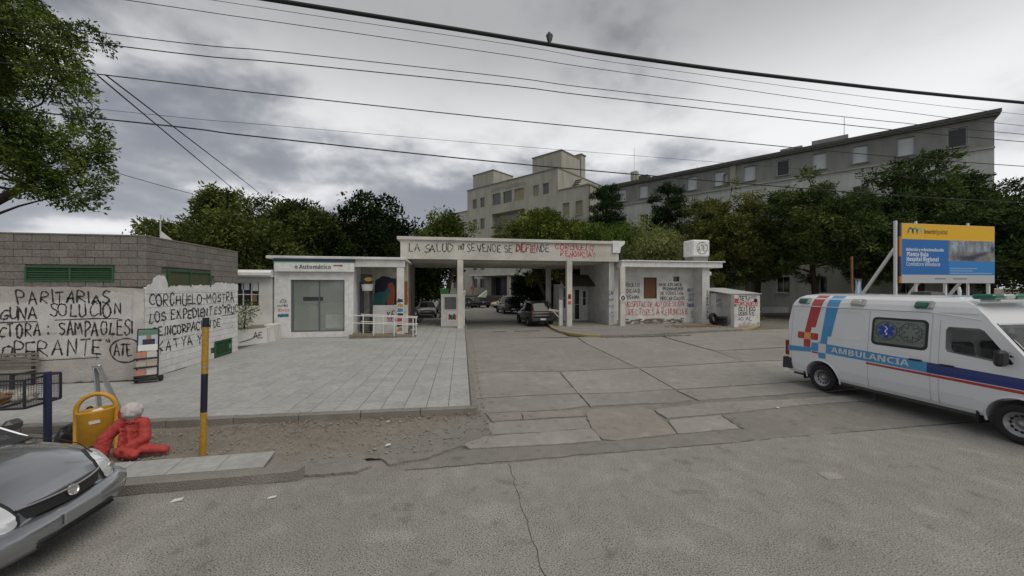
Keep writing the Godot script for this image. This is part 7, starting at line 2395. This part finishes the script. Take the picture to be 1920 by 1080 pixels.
func build_cables() -> void:
	cable("thick black bundled cable the pigeon sits on", along_street(-6.4, [-2.37, 7.16, 0.18, 7.07, 3.45, 6.95, 7.11, 6.92, 13.27, 7.0]), 0.037)
	cable("thin wire just beneath the thick bundled cable", along_street(-6.9, [-3.67, 7.39, 1.28, 7.25, 4.34, 7.12, 14.31, 7.04]), 0.0045)
	cable("second thin wire beneath the thick cable", along_street(-7.4, [-5.21, 7.55, -3.0, 7.48, 1.37, 7.36, 3.97, 7.27, 15.35, 7.05]), 0.0065)
	cable("upper wire of the close middle pair", along_street(-7.45, [-5.96, 6.99, -2.83, 6.98, 1.37, 6.95, 3.95, 6.89, 15.35, 6.85]), 0.008)
	cable("lower wire of the close middle pair", along_street(-7.0, [-5.68, 6.56, -2.62, 6.54, 1.3, 6.53, 3.74, 6.48, 14.52, 6.41]), 0.009)
	cable("wire from which the two drop wires branch", along_street(-6.8, [-5.14, 5.97, -2.41, 5.88, 3.56, 5.76, 14.1, 5.7]), 0.009)
	cable("faint thin wire between the branching wire and the lowest one", along_street(-8.4, [-6.35, 6.08, -3.33, 6.01, 4.3, 5.91, 17.42, 5.87]), 0.004)
	cable("lowest cable along the street", along_street(-7.6, [-5.82, 5.60, -3.15, 5.46, 3.77, 5.2, 15.76, 5.05]), 0.012)
	cable("outer drop wire slanting down to the pines", [Vector3(-5.1, 5.98, -6.82), Vector3(-6.4, 6.3, -13.0), Vector3(-9.4, 7.5, -23.0), Vector3(-12.56, 9.0, -32.84)], 0.012, "drop wires to the pines")
	cable("inner drop wire slanting down to the pines", [Vector3(-5.2, 5.96, -6.82), Vector3(-6.8, 6.15, -13.0), Vector3(-10.2, 7.2, -23.0), Vector3(-13.82, 8.7, -33.07)], 0.012, "drop wires to the pines")
	cable("slack wire from the tree over the block hut to the dark evergreen", [Vector3(-13.4, 7.4, -16.0), Vector3(-11.5, 7.1, -20.0), Vector3(-10.2, 7.6, -28.0), Vector3(-8.8, 8.7, -35.0)], 0.012)
	var bird := thing("pigeon", "dark pigeon perched on the thick bundled cable", "bird", Vector3(1.86, 7.03, -6.4), 170.0)
	part(bird, "body", flesh([[Vector3(0, 0.06, 0.0), Vector3(0, 0.13, 0.02), 0.045, 0.052], [Vector3(0, 0.13, 0.02), Vector3(0, 0.185, 0.045), 0.05, 0.026], [Vector3(0, 0.2, 0.05), Vector3(0, 0.212, 0.058), 0.026, 0.024], [Vector3(0, 0.21, 0.08), Vector3(0, 0.205, 0.1), 0.008, 0.003], [Vector3(0, 0.04, -0.02), Vector3(0.0, -0.06, -0.055), 0.034, 0.018], [Vector3(-0.035, 0.13, 0.0), Vector3(-0.025, 0.03, -0.03), 0.024, 0.012], [Vector3(0.035, 0.13, 0.0), Vector3(0.025, 0.03, -0.03), 0.024, 0.012]], 0.009, 0.02), mat(0.03, 0.03, 0.034, 0.7), Vector3.ZERO, Vector3.ZERO, true)
	for s in [-1.0, 1.0]:
		var lg := MB.new()
		lg.tube([Vector3(0.02 * s, 0.04, 0.0), Vector3(0.02 * s, -0.04, 0.01)], 0.006, 5)
		part(bird, "leg", lg, M.cable)

func build_street_things() -> void:
	# striped pole
	var sp := thing("striped_pole", "slim pole painted in navy and yellow bands at the kerbside footway", "pole", Vector3(-3.8, 0.02, -6.86))
	var tilt := Vector3(0.02, 0, 0)
	var bands := [[0.0, 0.68, M.yellow], [0.68, 1.3, M.navy], [1.3, 2.05, M.yellow], [2.05, 2.2, M.navy]]
	for q in bands:
		var b := MB.new()
		b.tube([tilt * q[0] + Vector3(0, q[0] - (0.05 if q[0] == 0.0 else 0.0), 0), tilt * q[1] + Vector3(0, q[1], 0)], 0.046, 14)
		part(sp, "painted_band", b, mat(0.50, 0.29, 0.035, 0.6, T.blot, 3.0) if q[2] == M.yellow else mat(0.014, 0.017, 0.035, 0.5, T.blot, 3.0))
	var rg := MB.new()
	rg.tube([Vector3(0.03, 1.4, 0), Vector3(0.033, 1.42, 0)], 0.05, 14)
	part(sp, "clip", rg, M.steel)
	# yellow hooped bin
	var bin := thing("litter_bin", "yellow oval litter bin hung in a tubular hoop frame", "bin", Vector3(-5.62, 0.03, -7.35), 20.0)
	var hoop := []
	for k in 21:
		var a := PI * k / 20.0
		hoop.append(Vector3(-cos(a) * 0.235, 0.66 + sin(a) * 0.26, 0))
	hoop.push_front(Vector3(-0.235, -0.03, 0)); hoop.append(Vector3(0.235, -0.03, 0))
	var hb := MB.new()
	hb.tube(hoop, 0.034, 12)
	part(bin, "hoop", hb, M.bin_yellow, Vector3.ZERO, Vector3.ZERO, true)
	var tub := MB.new()
	var secs := []
	for q in [[0.86, 0.12], [0.98, 0.14], [1.0, 0.6], [1.06, 0.645], [1.06, 0.675], [0.98, 0.675], [0.93, 0.62], [0.85, 0.2]]:
		var s := []
		for k in 28:
			var a := TAU * k / 28
			s.append(Vector3(cos(a) * 0.215 * q[0], q[1] + 0.02 * cos(a), 0.15 * sin(a) * q[0] + 0.02))
		secs.append(s)
	tub.loft(secs)
	var tb := part(bin, "tub", tub, M.bin_yellow, Vector3.ZERO, Vector3.ZERO, true)
	var lab := MB.new()
	lab.box(Vector3(0.03, 0.5, 0.174), Vector3(0.13, 0.05, 0.006), 0.0, Basis.from_euler(Vector3(0, 0, 0.12)))
	part(tb, "sticker", lab, M.rail_white)
	var tr := MB.new()
	tr.box(Vector3(0.02, 0.64, 0.02), Vector3(0.14, 0.05, 0.1), 0.02, Basis.from_euler(Vector3(0.3, 0.6, 0.2)))
	var paper := thing("crumpled_paper", "crumpled white paper lying in the yellow bin mouth", "litter", Vector3(-5.62, 0.03, -7.35), 20.0)
	part(paper, "sheet", tr, M.rail_white)
	# black sack behind the bin
	var bag := thing("black_sack", "slumped black plastic sack behind the yellow bin", "sack", Vector3(-6.12, 0.02, -7.55))
	part(bag, "body", flesh([[Vector3(0, 0.2, 0), Vector3(0.16, 0.22, 0), 0.2, 0.2], [Vector3(0.1, 0.3, 0), Vector3(0.24, 0.62, 0), 0.16, 0.06], [Vector3(-0.18, 0.1, 0), Vector3(0.0, 0.1, 0), 0.09, 0.12]], 0.025, 0.08, 0.03, 4), gloss(0.014, 0.014, 0.016, 0.3), Vector3.ZERO, Vector3.ZERO, true)
	# stuffed figure in red
	var d := thing("stuffed_dummy", "stuffed dummy in red clothes with a white wrapped head slumped by the bin", "dummy", Vector3(-4.96, 0.03, -7.08))
	var redm := mat(0.46, 0.055, 0.05, 0.75, T.fine, 2.0, T.nmid, 0.5)
	part(d, "clothes", flesh([
		[Vector3(0.02, 0.14, 0.0), Vector3(0.08, 0.44, 0.0), 0.166, 0.144], [Vector3(-0.04, 0.5, 0.0), Vector3(0.18, 0.49, 0.0), 0.094, 0.089],
		[Vector3(-0.1, 0.5, 0.05), Vector3(-0.24, 0.3, 0.13), 0.083, 0.094], [Vector3(-0.24, 0.3, 0.13), Vector3(-0.27, 0.1, 0.17), 0.094, 0.105],
		[Vector3(0.22, 0.48, 0.04), Vector3(0.27, 0.27, 0.1), 0.077, 0.089], [Vector3(0.27, 0.27, 0.1), Vector3(0.1, 0.14, 0.22), 0.089, 0.072],
		[Vector3(0.1, 0.1, 0.08), Vector3(0.34, 0.1, 0.12), 0.105, 0.089], [Vector3(0.34, 0.1, 0.12), Vector3(0.56, 0.07, 0.12), 0.083, 0.072],
		[Vector3(-0.02, 0.09, 0.14), Vector3(0.24, 0.07, 0.27), 0.099, 0.072], [Vector3(-0.13, 0.66, -0.03), Vector3(-0.06, 0.52, -0.02), 0.056, 0.072], [Vector3(-0.1, 0.74, -0.07), Vector3(-0.13, 0.58, -0.05), 0.038, 0.056],
		[Vector3(-0.02, 0.56, 0.06), Vector3(0.16, 0.55, 0.06), 0.033, 0.033], [Vector3(0.05, 0.46, 0.13), Vector3(0.12, 0.2, 0.15), 0.024, 0.033], [Vector3(-0.04, 0.44, 0.12), Vector3(-0.02, 0.2, 0.16), 0.022, 0.033]], 0.014, 0.016, 0.016, 9), redm, Vector3.ZERO, Vector3.ZERO, true)
	part(d, "head", flesh([[Vector3(0.05, 0.68, 0.03), Vector3(0.06, 0.7, 0.04), 0.135, 0.14], [Vector3(0.05, 0.56, 0.03), Vector3(0.05, 0.62, 0.03), 0.07, 0.1]], 0.016, 0.03, 0.018, 3), mat(0.56, 0.52, 0.50, 0.8, T.fine, 3.0, T.nmid, 0.6), Vector3.ZERO, Vector3.ZERO, true)
	var knot := MB.new()
	for k in 5: knot.box(Vector3(0.02 + 0.04 * k, 0.54 + 0.012 * (k % 2), 0.125), Vector3(0.05, 0.03, 0.04), 0.012, Basis.from_euler(Vector3(0.3 * k, 0.5 * k, 0.4)))
	part(d, "neck_knot", knot, redm)
	# bent galvanised post
	var gp := thing("bent_post", "galvanised steel post bent over into an inverted V behind the bin", "post", Vector3(-6.75, 0.14, -8.9))
	var g1 := MB.new()
	g1.bar(Vector3(0.1, 0, 0.12), Vector3(-0.06, 0.98, 0.02), 0.11, 0.02, 0.004)
	part(gp, "leg", g1, M.steel)
	var g2 := MB.new()
	g2.bar(Vector3(0.34, 0, -0.05), Vector3(-0.02, 0.98, 0.0), 0.13, 0.02, 0.004)
	part(gp, "leg", g2, M.steel)
	var g3 := MB.new()
	g3.box(Vector3(-0.04, 0.99, 0.01), Vector3(0.14, 0.09, 0.09), 0.02)
	part(gp, "head_plate", g3, M.steel)
	# raised refuse cage
	var cg := thing("refuse_cage", "navy steel refuse basket raised on a post in front of the hut", "refuse basket", Vector3(-6.58, 0.02, -7.62))
	var post := MB.new()
	post.tube([Vector3(0.06, -0.05, 0), Vector3(0.06, 1.27, 0)], 0.05, 12)
	part(cg, "post", post, M.navy)
	var fr := MB.new()
	var x0 := -1.15
	for y in [0.75, 1.2]:
		for q in [[Vector3(x0, y, -0.29), Vector3(0, y, -0.29)], [Vector3(x0, y, 0.29), Vector3(0, y, 0.29)], [Vector3(0, y, -0.29), Vector3(0, y, 0.29)], [Vector3(x0, y, -0.29), Vector3(x0, y, 0.29)]]: fr.bar(q[0], q[1], 0.03, 0.03, 0.004)
	for q in [[0, -0.29], [0, 0.29], [x0, -0.29], [x0, 0.29]]: fr.bar(Vector3(q[0], 0.75, q[1]), Vector3(q[0], 1.2, q[1]), 0.03, 0.03, 0.004)
	for x in [-0.4, -0.8]: fr.bar(Vector3(x, 0.75, -0.29), Vector3(x, 0.75, 0.29), 0.03, 0.03)
	part(cg, "frame", fr, gloss(0.025, 0.028, 0.04, 0.5))
	var ms := MB.new()
	for k in 12:
		var y := 0.77 + 0.036 * k
		for z in [-0.29, 0.29]: ms.bar(Vector3(x0, y, z), Vector3(0, y, z), 0.003, 0.003)
		ms.bar(Vector3(0, y, -0.29), Vector3(0, y, 0.29), 0.003, 0.003)
	for k in 30:
		for z in [-0.29, 0.29]: ms.bar(Vector3(x0 + 0.038 * k, 0.75, z), Vector3(x0 + 0.038 * k, 1.2, z), 0.003, 0.003)
	for k in 14: ms.bar(Vector3(0, 0.75, -0.29 + 0.04 * k), Vector3(0, 1.2, -0.29 + 0.04 * k), 0.003, 0.003)
	for k in 26: ms.bar(Vector3(x0 + 0.044 * k, 0.75, -0.29), Vector3(x0 + 0.044 * k, 0.75, 0.29), 0.005, 0.005)
	part(cg, "mesh_panel", ms, gloss(0.05, 0.05, 0.055, 0.5))
	var bags := [[-0.25, 0.0, mat(0.42, 0.40, 0.36, 0.5), "pale carrier bag of rubbish in the refuse cage"], [-0.55, 0.08, mat(0.20, 0.10, 0.05, 0.6), "brown rubbish bag in the refuse cage"], [-0.7, -0.1, mat(0.36, 0.34, 0.30, 0.5), "bulging off-white rubbish bag in the refuse cage"], [-0.95, 0.06, mat(0.10, 0.15, 0.08, 0.6), "green rubbish bag in the refuse cage"]]
	for i in bags.size():
		var q: Array = bags[i]
		var t := thing("rubbish_bag", q[3], "rubbish bag", Vector3(-6.58 + q[0], 0.795, -7.62 + q[1]), 40.0 * i, "rubbish in the cage")
		part(t, "body", flesh([[Vector3(-0.08, 0.09, 0), Vector3(0.08, 0.09, 0), 0.1, 0.1], [Vector3(0, 0.1, 0), Vector3(0.02, 0.22, 0), 0.09, 0.03]], 0.02, 0.05, 0.05, i), q[2], Vector3.ZERO, Vector3.ZERO, true)
	# leaflet trolley at the hut corner
	var tr2 := thing("leaflet_stand", "dark wheeled stand of leaflets and a portrait poster at the hut corner", "stand", Vector3(-7.86, 0.15, -11.86), 12.0)
	var f2 := MB.new()
	for s in [-0.22, 0.22]: f2.bar(Vector3(s, 0.08, 0.1), Vector3(s - 0.06, 1.42, -0.12), 0.03, 0.03, 0.005)
	f2.bar(Vector3(-0.28, 1.42, -0.12), Vector3(0.16, 1.42, -0.12), 0.03, 0.03)
	part(tr2, "frame", f2, M.black_plastic)
	var lean := Basis.from_euler(Vector3(-0.16, 0, 0.045))
	var at_h := func(h: float) -> Vector3: return Vector3(-0.045 * h, h, 0.115 - 0.165 * h)
	var po := MB.new()
	po.box(at_h.call(1.12), Vector3(0.44, 0.56, 0.015), 0.003, lean)
	var pm := part(tr2, "poster", po, mat(0.40, 0.46, 0.54, 0.6))
	for q in [[1.33, 0.14, 0.44, 0.0, mat(0.10, 0.2, 0.14, 0.6)], [0.92, 0.16, 0.44, 0.0, M.rail_white], [1.08, 0.14, 0.26, 0.02, mat(0.035, 0.03, 0.045, 0.7)], [1.2, 0.12, 0.1, 0.02, mat(0.30, 0.18, 0.13, 0.7)]]:
		var p := MB.new()
		p.box(at_h.call(q[0]) + lean * Vector3(q[3], 0, 0.011), Vector3(q[2], q[1], 0.004), 0.0, lean)
		part(pm, "print", p, q[4])
	for k in 3:
		var h := 0.24 + 0.23 * k
		var p := MB.new()
		p.box(at_h.call(h) + Vector3(0, -0.06, 0.06), Vector3(0.5, 0.05, 0.1), 0.01, lean)
		var pocket := part(tr2, "pocket", p, M.black_plastic)
		for j in 2:
			var lf := MB.new()
			lf.box(at_h.call(h) + lean * Vector3(-0.11 + 0.22 * j, 0.03, 0.05), Vector3(0.2, 0.16, 0.02), 0.002, lean)
			part(pocket, "leaflet", lf, [mat(0.46, 0.20, 0.15, 0.6), mat(0.5, 0.49, 0.47, 0.6), mat(0.40, 0.37, 0.33, 0.6), mat(0.44, 0.33, 0.28, 0.6)][(k * 2 + j) % 4])
	for s in [-0.26, 0.26]:
		var w := MB.new()
		w.lathe([Vector2(0.001, -0.025), Vector2(0.085, -0.025), Vector2(0.085, 0.025), Vector2(0.001, 0.025)], Vector3(s, 0.085, 0.02), 16, Basis(Vector3(0, 1, 0), Vector3(1, 0, 0), Vector3(0, 0, -1)))
		part(tr2, "wheel", w, M.rubber)
	var bt := MB.new()
	bt.box(Vector3(0, 0.1, 0.1), Vector3(0.52, 0.06, 0.26), 0.01)
	part(tr2, "tray", bt, M.black_plastic)
	# slatted bench against the hut
	var bn := thing("slatted_bench", "weathered slatted bench against the front wall of the hut", "bench", Vector3(-11.3, 0.15, -11.72))
	for k in 4:
		var s := MB.new()
		s.bx(-0.85, 0.85, 0.5 + k * 0.095, 0.565 + k * 0.095, -0.28, -0.25, 0.005)
		part(bn, "back_slat", s, M.wood_grey)
	for k in 4:
		var s := MB.new()
		s.bx(-0.85, 0.85, 0.4, 0.43, -0.2 + k * 0.11, -0.11 + k * 0.11, 0.005)
		part(bn, "seat_slat", s, M.wood_grey)
	for x in [-0.7, 0.7]:
		var s := MB.new()
		s.bx(x - 0.03, x + 0.03, 0, 0.9, -0.33, -0.28, 0.005)
		s.bx(x - 0.03, x + 0.03, 0.34, 0.4, -0.28, 0.22, 0.005)
		s.bx(x - 0.03, x + 0.03, 0, 0.34, 0.16, 0.22, 0.005)
		part(bn, "leg", s, M.black_plastic)
	build_billboard()
	# wooden flag pole and drooping flag
	var fp := thing("wooden_pole", "plain wooden pole standing behind the ambulance roof", "pole", Vector3(30.06, 0, -22.9))
	var fm := MB.new()
	fm.tube([Vector3.ZERO, Vector3(-0.05, 5.05, 0)], [0.09, 0.07], 8)
	part(fp, "shaft", fm, M.wood)
	var fl := thing("drooping_flag", "pale blue and white flag hanging limp beside the wooden pole", "flag", Vector3(30.45, 1.5, -22.8))
	for q in [[-0.18, mat(0.20, 0.36, 0.58, 0.8)], [0.02, mat(0.62, 0.62, 0.62, 0.8)], [0.2, mat(0.20, 0.36, 0.58, 0.8)]]:
		var fb := MB.new()
		var ss := []
		for i in 9:
			var s := []
			var y := 1.85 - i * 0.22
			for k in 8:
				var a := TAU * k / 8
				s.append(Vector3(q[0] + cos(a) * (0.05 + 0.02 * i) + 0.03 * sin(i * 1.1 + q[0] * 9), y, sin(a) * 0.05))
			ss.append(s)
		fb.loft(ss)
		part(fl, "fold", fb, q[1], Vector3.ZERO, Vector3.ZERO, true)
	var fs := MB.new()
	fs.bar(Vector3(-0.4, 1.9, 0), Vector3(0.35, 1.85, 0), 0.03, 0.03)
	part(fl, "staff", fs, M.wood)
	# small lamp mast behind the low booth
	var lm := thing("short_mast", "short white mast with a box head behind the low booth", "mast", Vector3(21.2, 0, -27.0))
	var l1 := MB.new()
	l1.tube([Vector3.ZERO, Vector3(0, 3.7, 0)], 0.06, 8)
	part(lm, "pole", l1, M.rail_white)
	var l2 := MB.new()
	l2.box(Vector3(0, 3.85, 0), Vector3(0.42, 0.32, 0.2), 0.04)
	part(lm, "head", l2, M.rail_white)
	# litter on the ground
	for q in [[-0.9, 0.055, -6.6, 0.05, "white plastic cup crushed on the verge"], [-2.15, 0.012, -5.3, 0.045, "white paper scrap in the gutter by the kerb end"], [-3.3, 0.012, -5.45, 0.06, "flattened wrapper in the gutter beneath the kerb"], [-1.05, 0.06, -7.75, 0.03, "small white scrap at the pavement edge"], [7.4, 0.012, -7.2, 0.04, "paper scrap on the cracked driveway slabs"]]:
		var l := MB.new()
		l.prism(ragged(pv([-q[3], -q[3] * 0.6, q[3], -q[3] * 0.4, q[3] * 0.8, q[3] * 0.6, -q[3] * 0.7, q[3] * 0.5]), 0.03, 0.02, int(q[3] * 1000)), Vector3(q[0], q[1], q[2]), Vector3(1, 0.08, 0), Vector3.FORWARD, Vector3(0, 0.01, 0))
		one("litter_scrap", q[4], "litter", l, M.rail_white, "scraps of litter")

func interior_print() -> ImageTexture:
	# the printed photograph on the board: a pale ward with dark beds, only as blurred shapes
	var n := FastNoiseLite.new()
	n.seed = 4; n.frequency = 0.05; n.fractal_octaves = 3
	var im := Image.create(192, 104, false, Image.FORMAT_RGB8)
	for y in 104:
		for x in 192:
			var v := 0.62 + 0.22 * n.get_noise_2d(x * 0.6, y * 0.25)
			var floor_y := 62.0 - 0.05 * x
			var c := Color(v * 0.86, v * 0.93, v)
			if y > floor_y: c = Color(v * 0.8, v * 0.8, v * 0.76)
			if int(x * 0.09 + n.get_noise_2d(x, 7)) % 3 == 0 and y < floor_y: c = c * 0.86
			var bed := exp(-pow((x - 78) / 40.0, 2) - pow((y - 88) / 13.0, 2)) + exp(-pow((x - 128) / 34.0, 2) - pow((y - 70 + (x - 128) * 0.35) / 9.0, 2)) + exp(-pow((x - 183) / 8.0, 2) - pow((y - 40) / 18.0, 2))
			bed *= 0.8 + 0.9 * n.get_noise_2d(x * 3.0, y * 3.0)
			c = c.lerp(Color(0.07, 0.10, 0.2), clampf(bed * 1.3, 0, 0.95))
			if y < 22 and n.get_noise_2d(x * 1.6 + 50, y * 2.4) > 0.33: c = Color(0.2, 0.25, 0.36)
			im.set_pixel(x, y, c)
	return ImageTexture.create_from_image(im)

func build_billboard() -> void:
	# board in the plane z = 0 of its own axes, facing the street
	var b := thing("billboard", "yellow and blue works billboard on white posts behind the ambulance", "billboard", Vector3(18.15, 0, -12.0))
	var w := 5.05
	var y0 := 2.9
	var y1 := 5.32
	for q in [[-0.1, 5.42], [0.95, 5.5], [2.5, 5.5], [3.75, 5.45], [4.9, 5.3]]:
		var p := MB.new()
		p.bx(q[0] - 0.045, q[0] + 0.045, -0.03, q[1] if q[0] < 0 else y1 + (0.12 if q[0] in [0.95, 3.75] else -0.1), -0.17, -0.08, 0.008)
		if q[0] == 0.95 or q[0] == 3.75:
			p = MB.new()
			p.bx(q[0] - 0.035, q[0] + 0.035, -0.03, y1 + 0.12, -0.16, -0.09, 0.006)
		part(b, "post", p, M.rail_white)
	for x in [-0.1, 2.5, 4.9]:
		var p := MB.new()
		p.bar(Vector3(x, -0.03, -2.9), Vector3(x, 4.3, -0.15), 0.1, 0.1, 0.008)
		part(b, "brace", p, M.rail_white)
	var rl := MB.new()
	rl.bx(-0.1, 4.9, 2.2, 2.28, -0.2, -0.12, 0.005)
	part(b, "cross_rail", rl, M.rail_white)
	var pn := MB.new()
	pn.bx(0.05, w, y0, y1, -0.07, -0.01, 0.004)
	part(b, "panel", pn, gloss(0.5, 0.51, 0.52, 0.5))
	var mk := func(x0: float, x1: float, a: float, c: float, m: Material, z := -0.0085, called := "print_field") -> void:
		var p := MB.new()
		p.bx(x0, x1, a, c, -0.011, z)
		part(b, called, p, m)
	mk.call(0.06, w - 0.01, 4.68, y1 - 0.01, gloss(0.74, 0.43, 0.02, 0.7))
	mk.call(0.06, 2.5, 3.24, 4.68, gloss(0.018, 0.14, 0.43, 0.7))
	mk.call(2.5, w - 0.01, 3.24, 3.82, gloss(0.028, 0.21, 0.55, 0.7))
	mk.call(0.06, w - 0.01, y0 + 0.01, 3.24, gloss(0.46, 0.47, 0.50, 0.45))
	# printed photograph
	var q := PlaneMesh.new()
	q.size = Vector2(w - 2.51, 0.86); q.orientation = PlaneMesh.FACE_Z
	var pm := StandardMaterial3D.new()
	pm.albedo_texture = interior_print(); pm.roughness = 0.45
	part(b, "photo_print", q, pm, Vector3(2.5 + (w - 2.51) * 0.5, 4.25, -0.008))
	# navy and orange edge strip
	for k in 9:
		var p := MB.new()
		p.bx(-0.04, 0.05, y0 + k * 0.27, y0 + (k + 1) * 0.27 - 0.002, -0.06, -0.02)
		part(b, "edge_strip", p, M.navy if k in [2, 3, 7, 8, 1] else gloss(0.5, 0.2, 0.02, 0.5))
	# arched emblem
	for k in 3:
		var a := MB.new()
		a.stroke(circle_pts(Vector2(0.5 + 0.22 * k, 4.93), 0.13, 0.2, 0.0, PI), 0.07, Vector3(0, 0, -0.006), Vector3.RIGHT, Vector3.UP)
		part(b, "emblem", a, [gloss(0.03, 0.12, 0.3, 0.5), gloss(0.05, 0.33, 0.09, 0.5), gloss(0.15, 0.42, 0.55, 0.5)][k])
	print_text(b, "Invertir", Vector3(1.5, 5.0, -0.006), 0, 0.17, gloss(0.05, 0.05, 0.03, 0.6), true, 0.62)
	print_text(b, "Igualdad", Vector3(2.13, 5.0, -0.006), 0, 0.17, gloss(0.12, 0.11, 0.03, 0.6), false, 0.6)
	var wt := gloss(0.72, 0.75, 0.8, 0.5)
	for t in [["Refacción y refuncionalización", 1.25, 4.26, 0.12, true, 1.95], ["Planta Baja", 0.86, 4.07, 0.17, true, 1.1], ["Hospital Regional", 1.12, 3.87, 0.17, true, 1.65], ["Comodoro Rivadavia", 1.16, 3.67, 0.15, false, 1.75]]:
		print_text(b, t[0], Vector3(t[1], t[2], -0.006), 0, t[3], wt, t[4], t[5])
	# lines of print too small to read
	for t in [[2.58, 4.05, 3.5], [2.58, 3.8, 3.4], [2.58, 4.9, 3.3]]: mk.call(t[0], t[1], t[2], t[2] + 0.03, gloss(0.30, 0.45, 0.62, 0.5), -0.0055, "small_print")
	for t in [[1.75, 2.35, 3.06], [2.75, 3.5, 3.06]]: mk.call(t[0], t[1], t[2], t[2] + 0.04, gloss(0.12, 0.14, 0.2, 0.5), -0.0055, "small_print")

func build_people() -> void:
	var skin := mat(0.36, 0.21, 0.14, 0.6)
	var hair := mat(0.03, 0.022, 0.016, 0.8)
	var at := Vector3(4.3, 0, -66.3)
	var ax := Vector3(0.6143, 0, 0.7891)
	var az := Vector3(-0.7891, 0, 0.6143)
	build_person("person in a red top walking on the hospital terrace", at + ax * 5.6 + az * 3.9 + Vector3(0, 1.5, 0), 40.0, mat(0.42, 0.06, 0.04, 0.85), mat(0.20, 0.17, 0.15, 0.9), skin, hair, 0.16, "people on the terrace")
	build_person("person in dark clothes on the hospital terrace near the steps", at + ax * 2.6 + az * 3.9 + Vector3(0, 1.5, 0), 150.0, mat(0.03, 0.03, 0.035, 0.9), mat(0.03, 0.03, 0.04, 0.9), skin, hair, 0.1, "people on the terrace")
	build_driver()

func _ready() -> void:
	air_and_camera()
	make_materials()
	build_ground()
	build_block_hut()
	build_annex()
	build_cash_point()
	build_gate()
	build_lodge()
	build_hospital()
	build_trees()
	build_vehicles()
	build_cables()
	build_street_things()
	build_people()
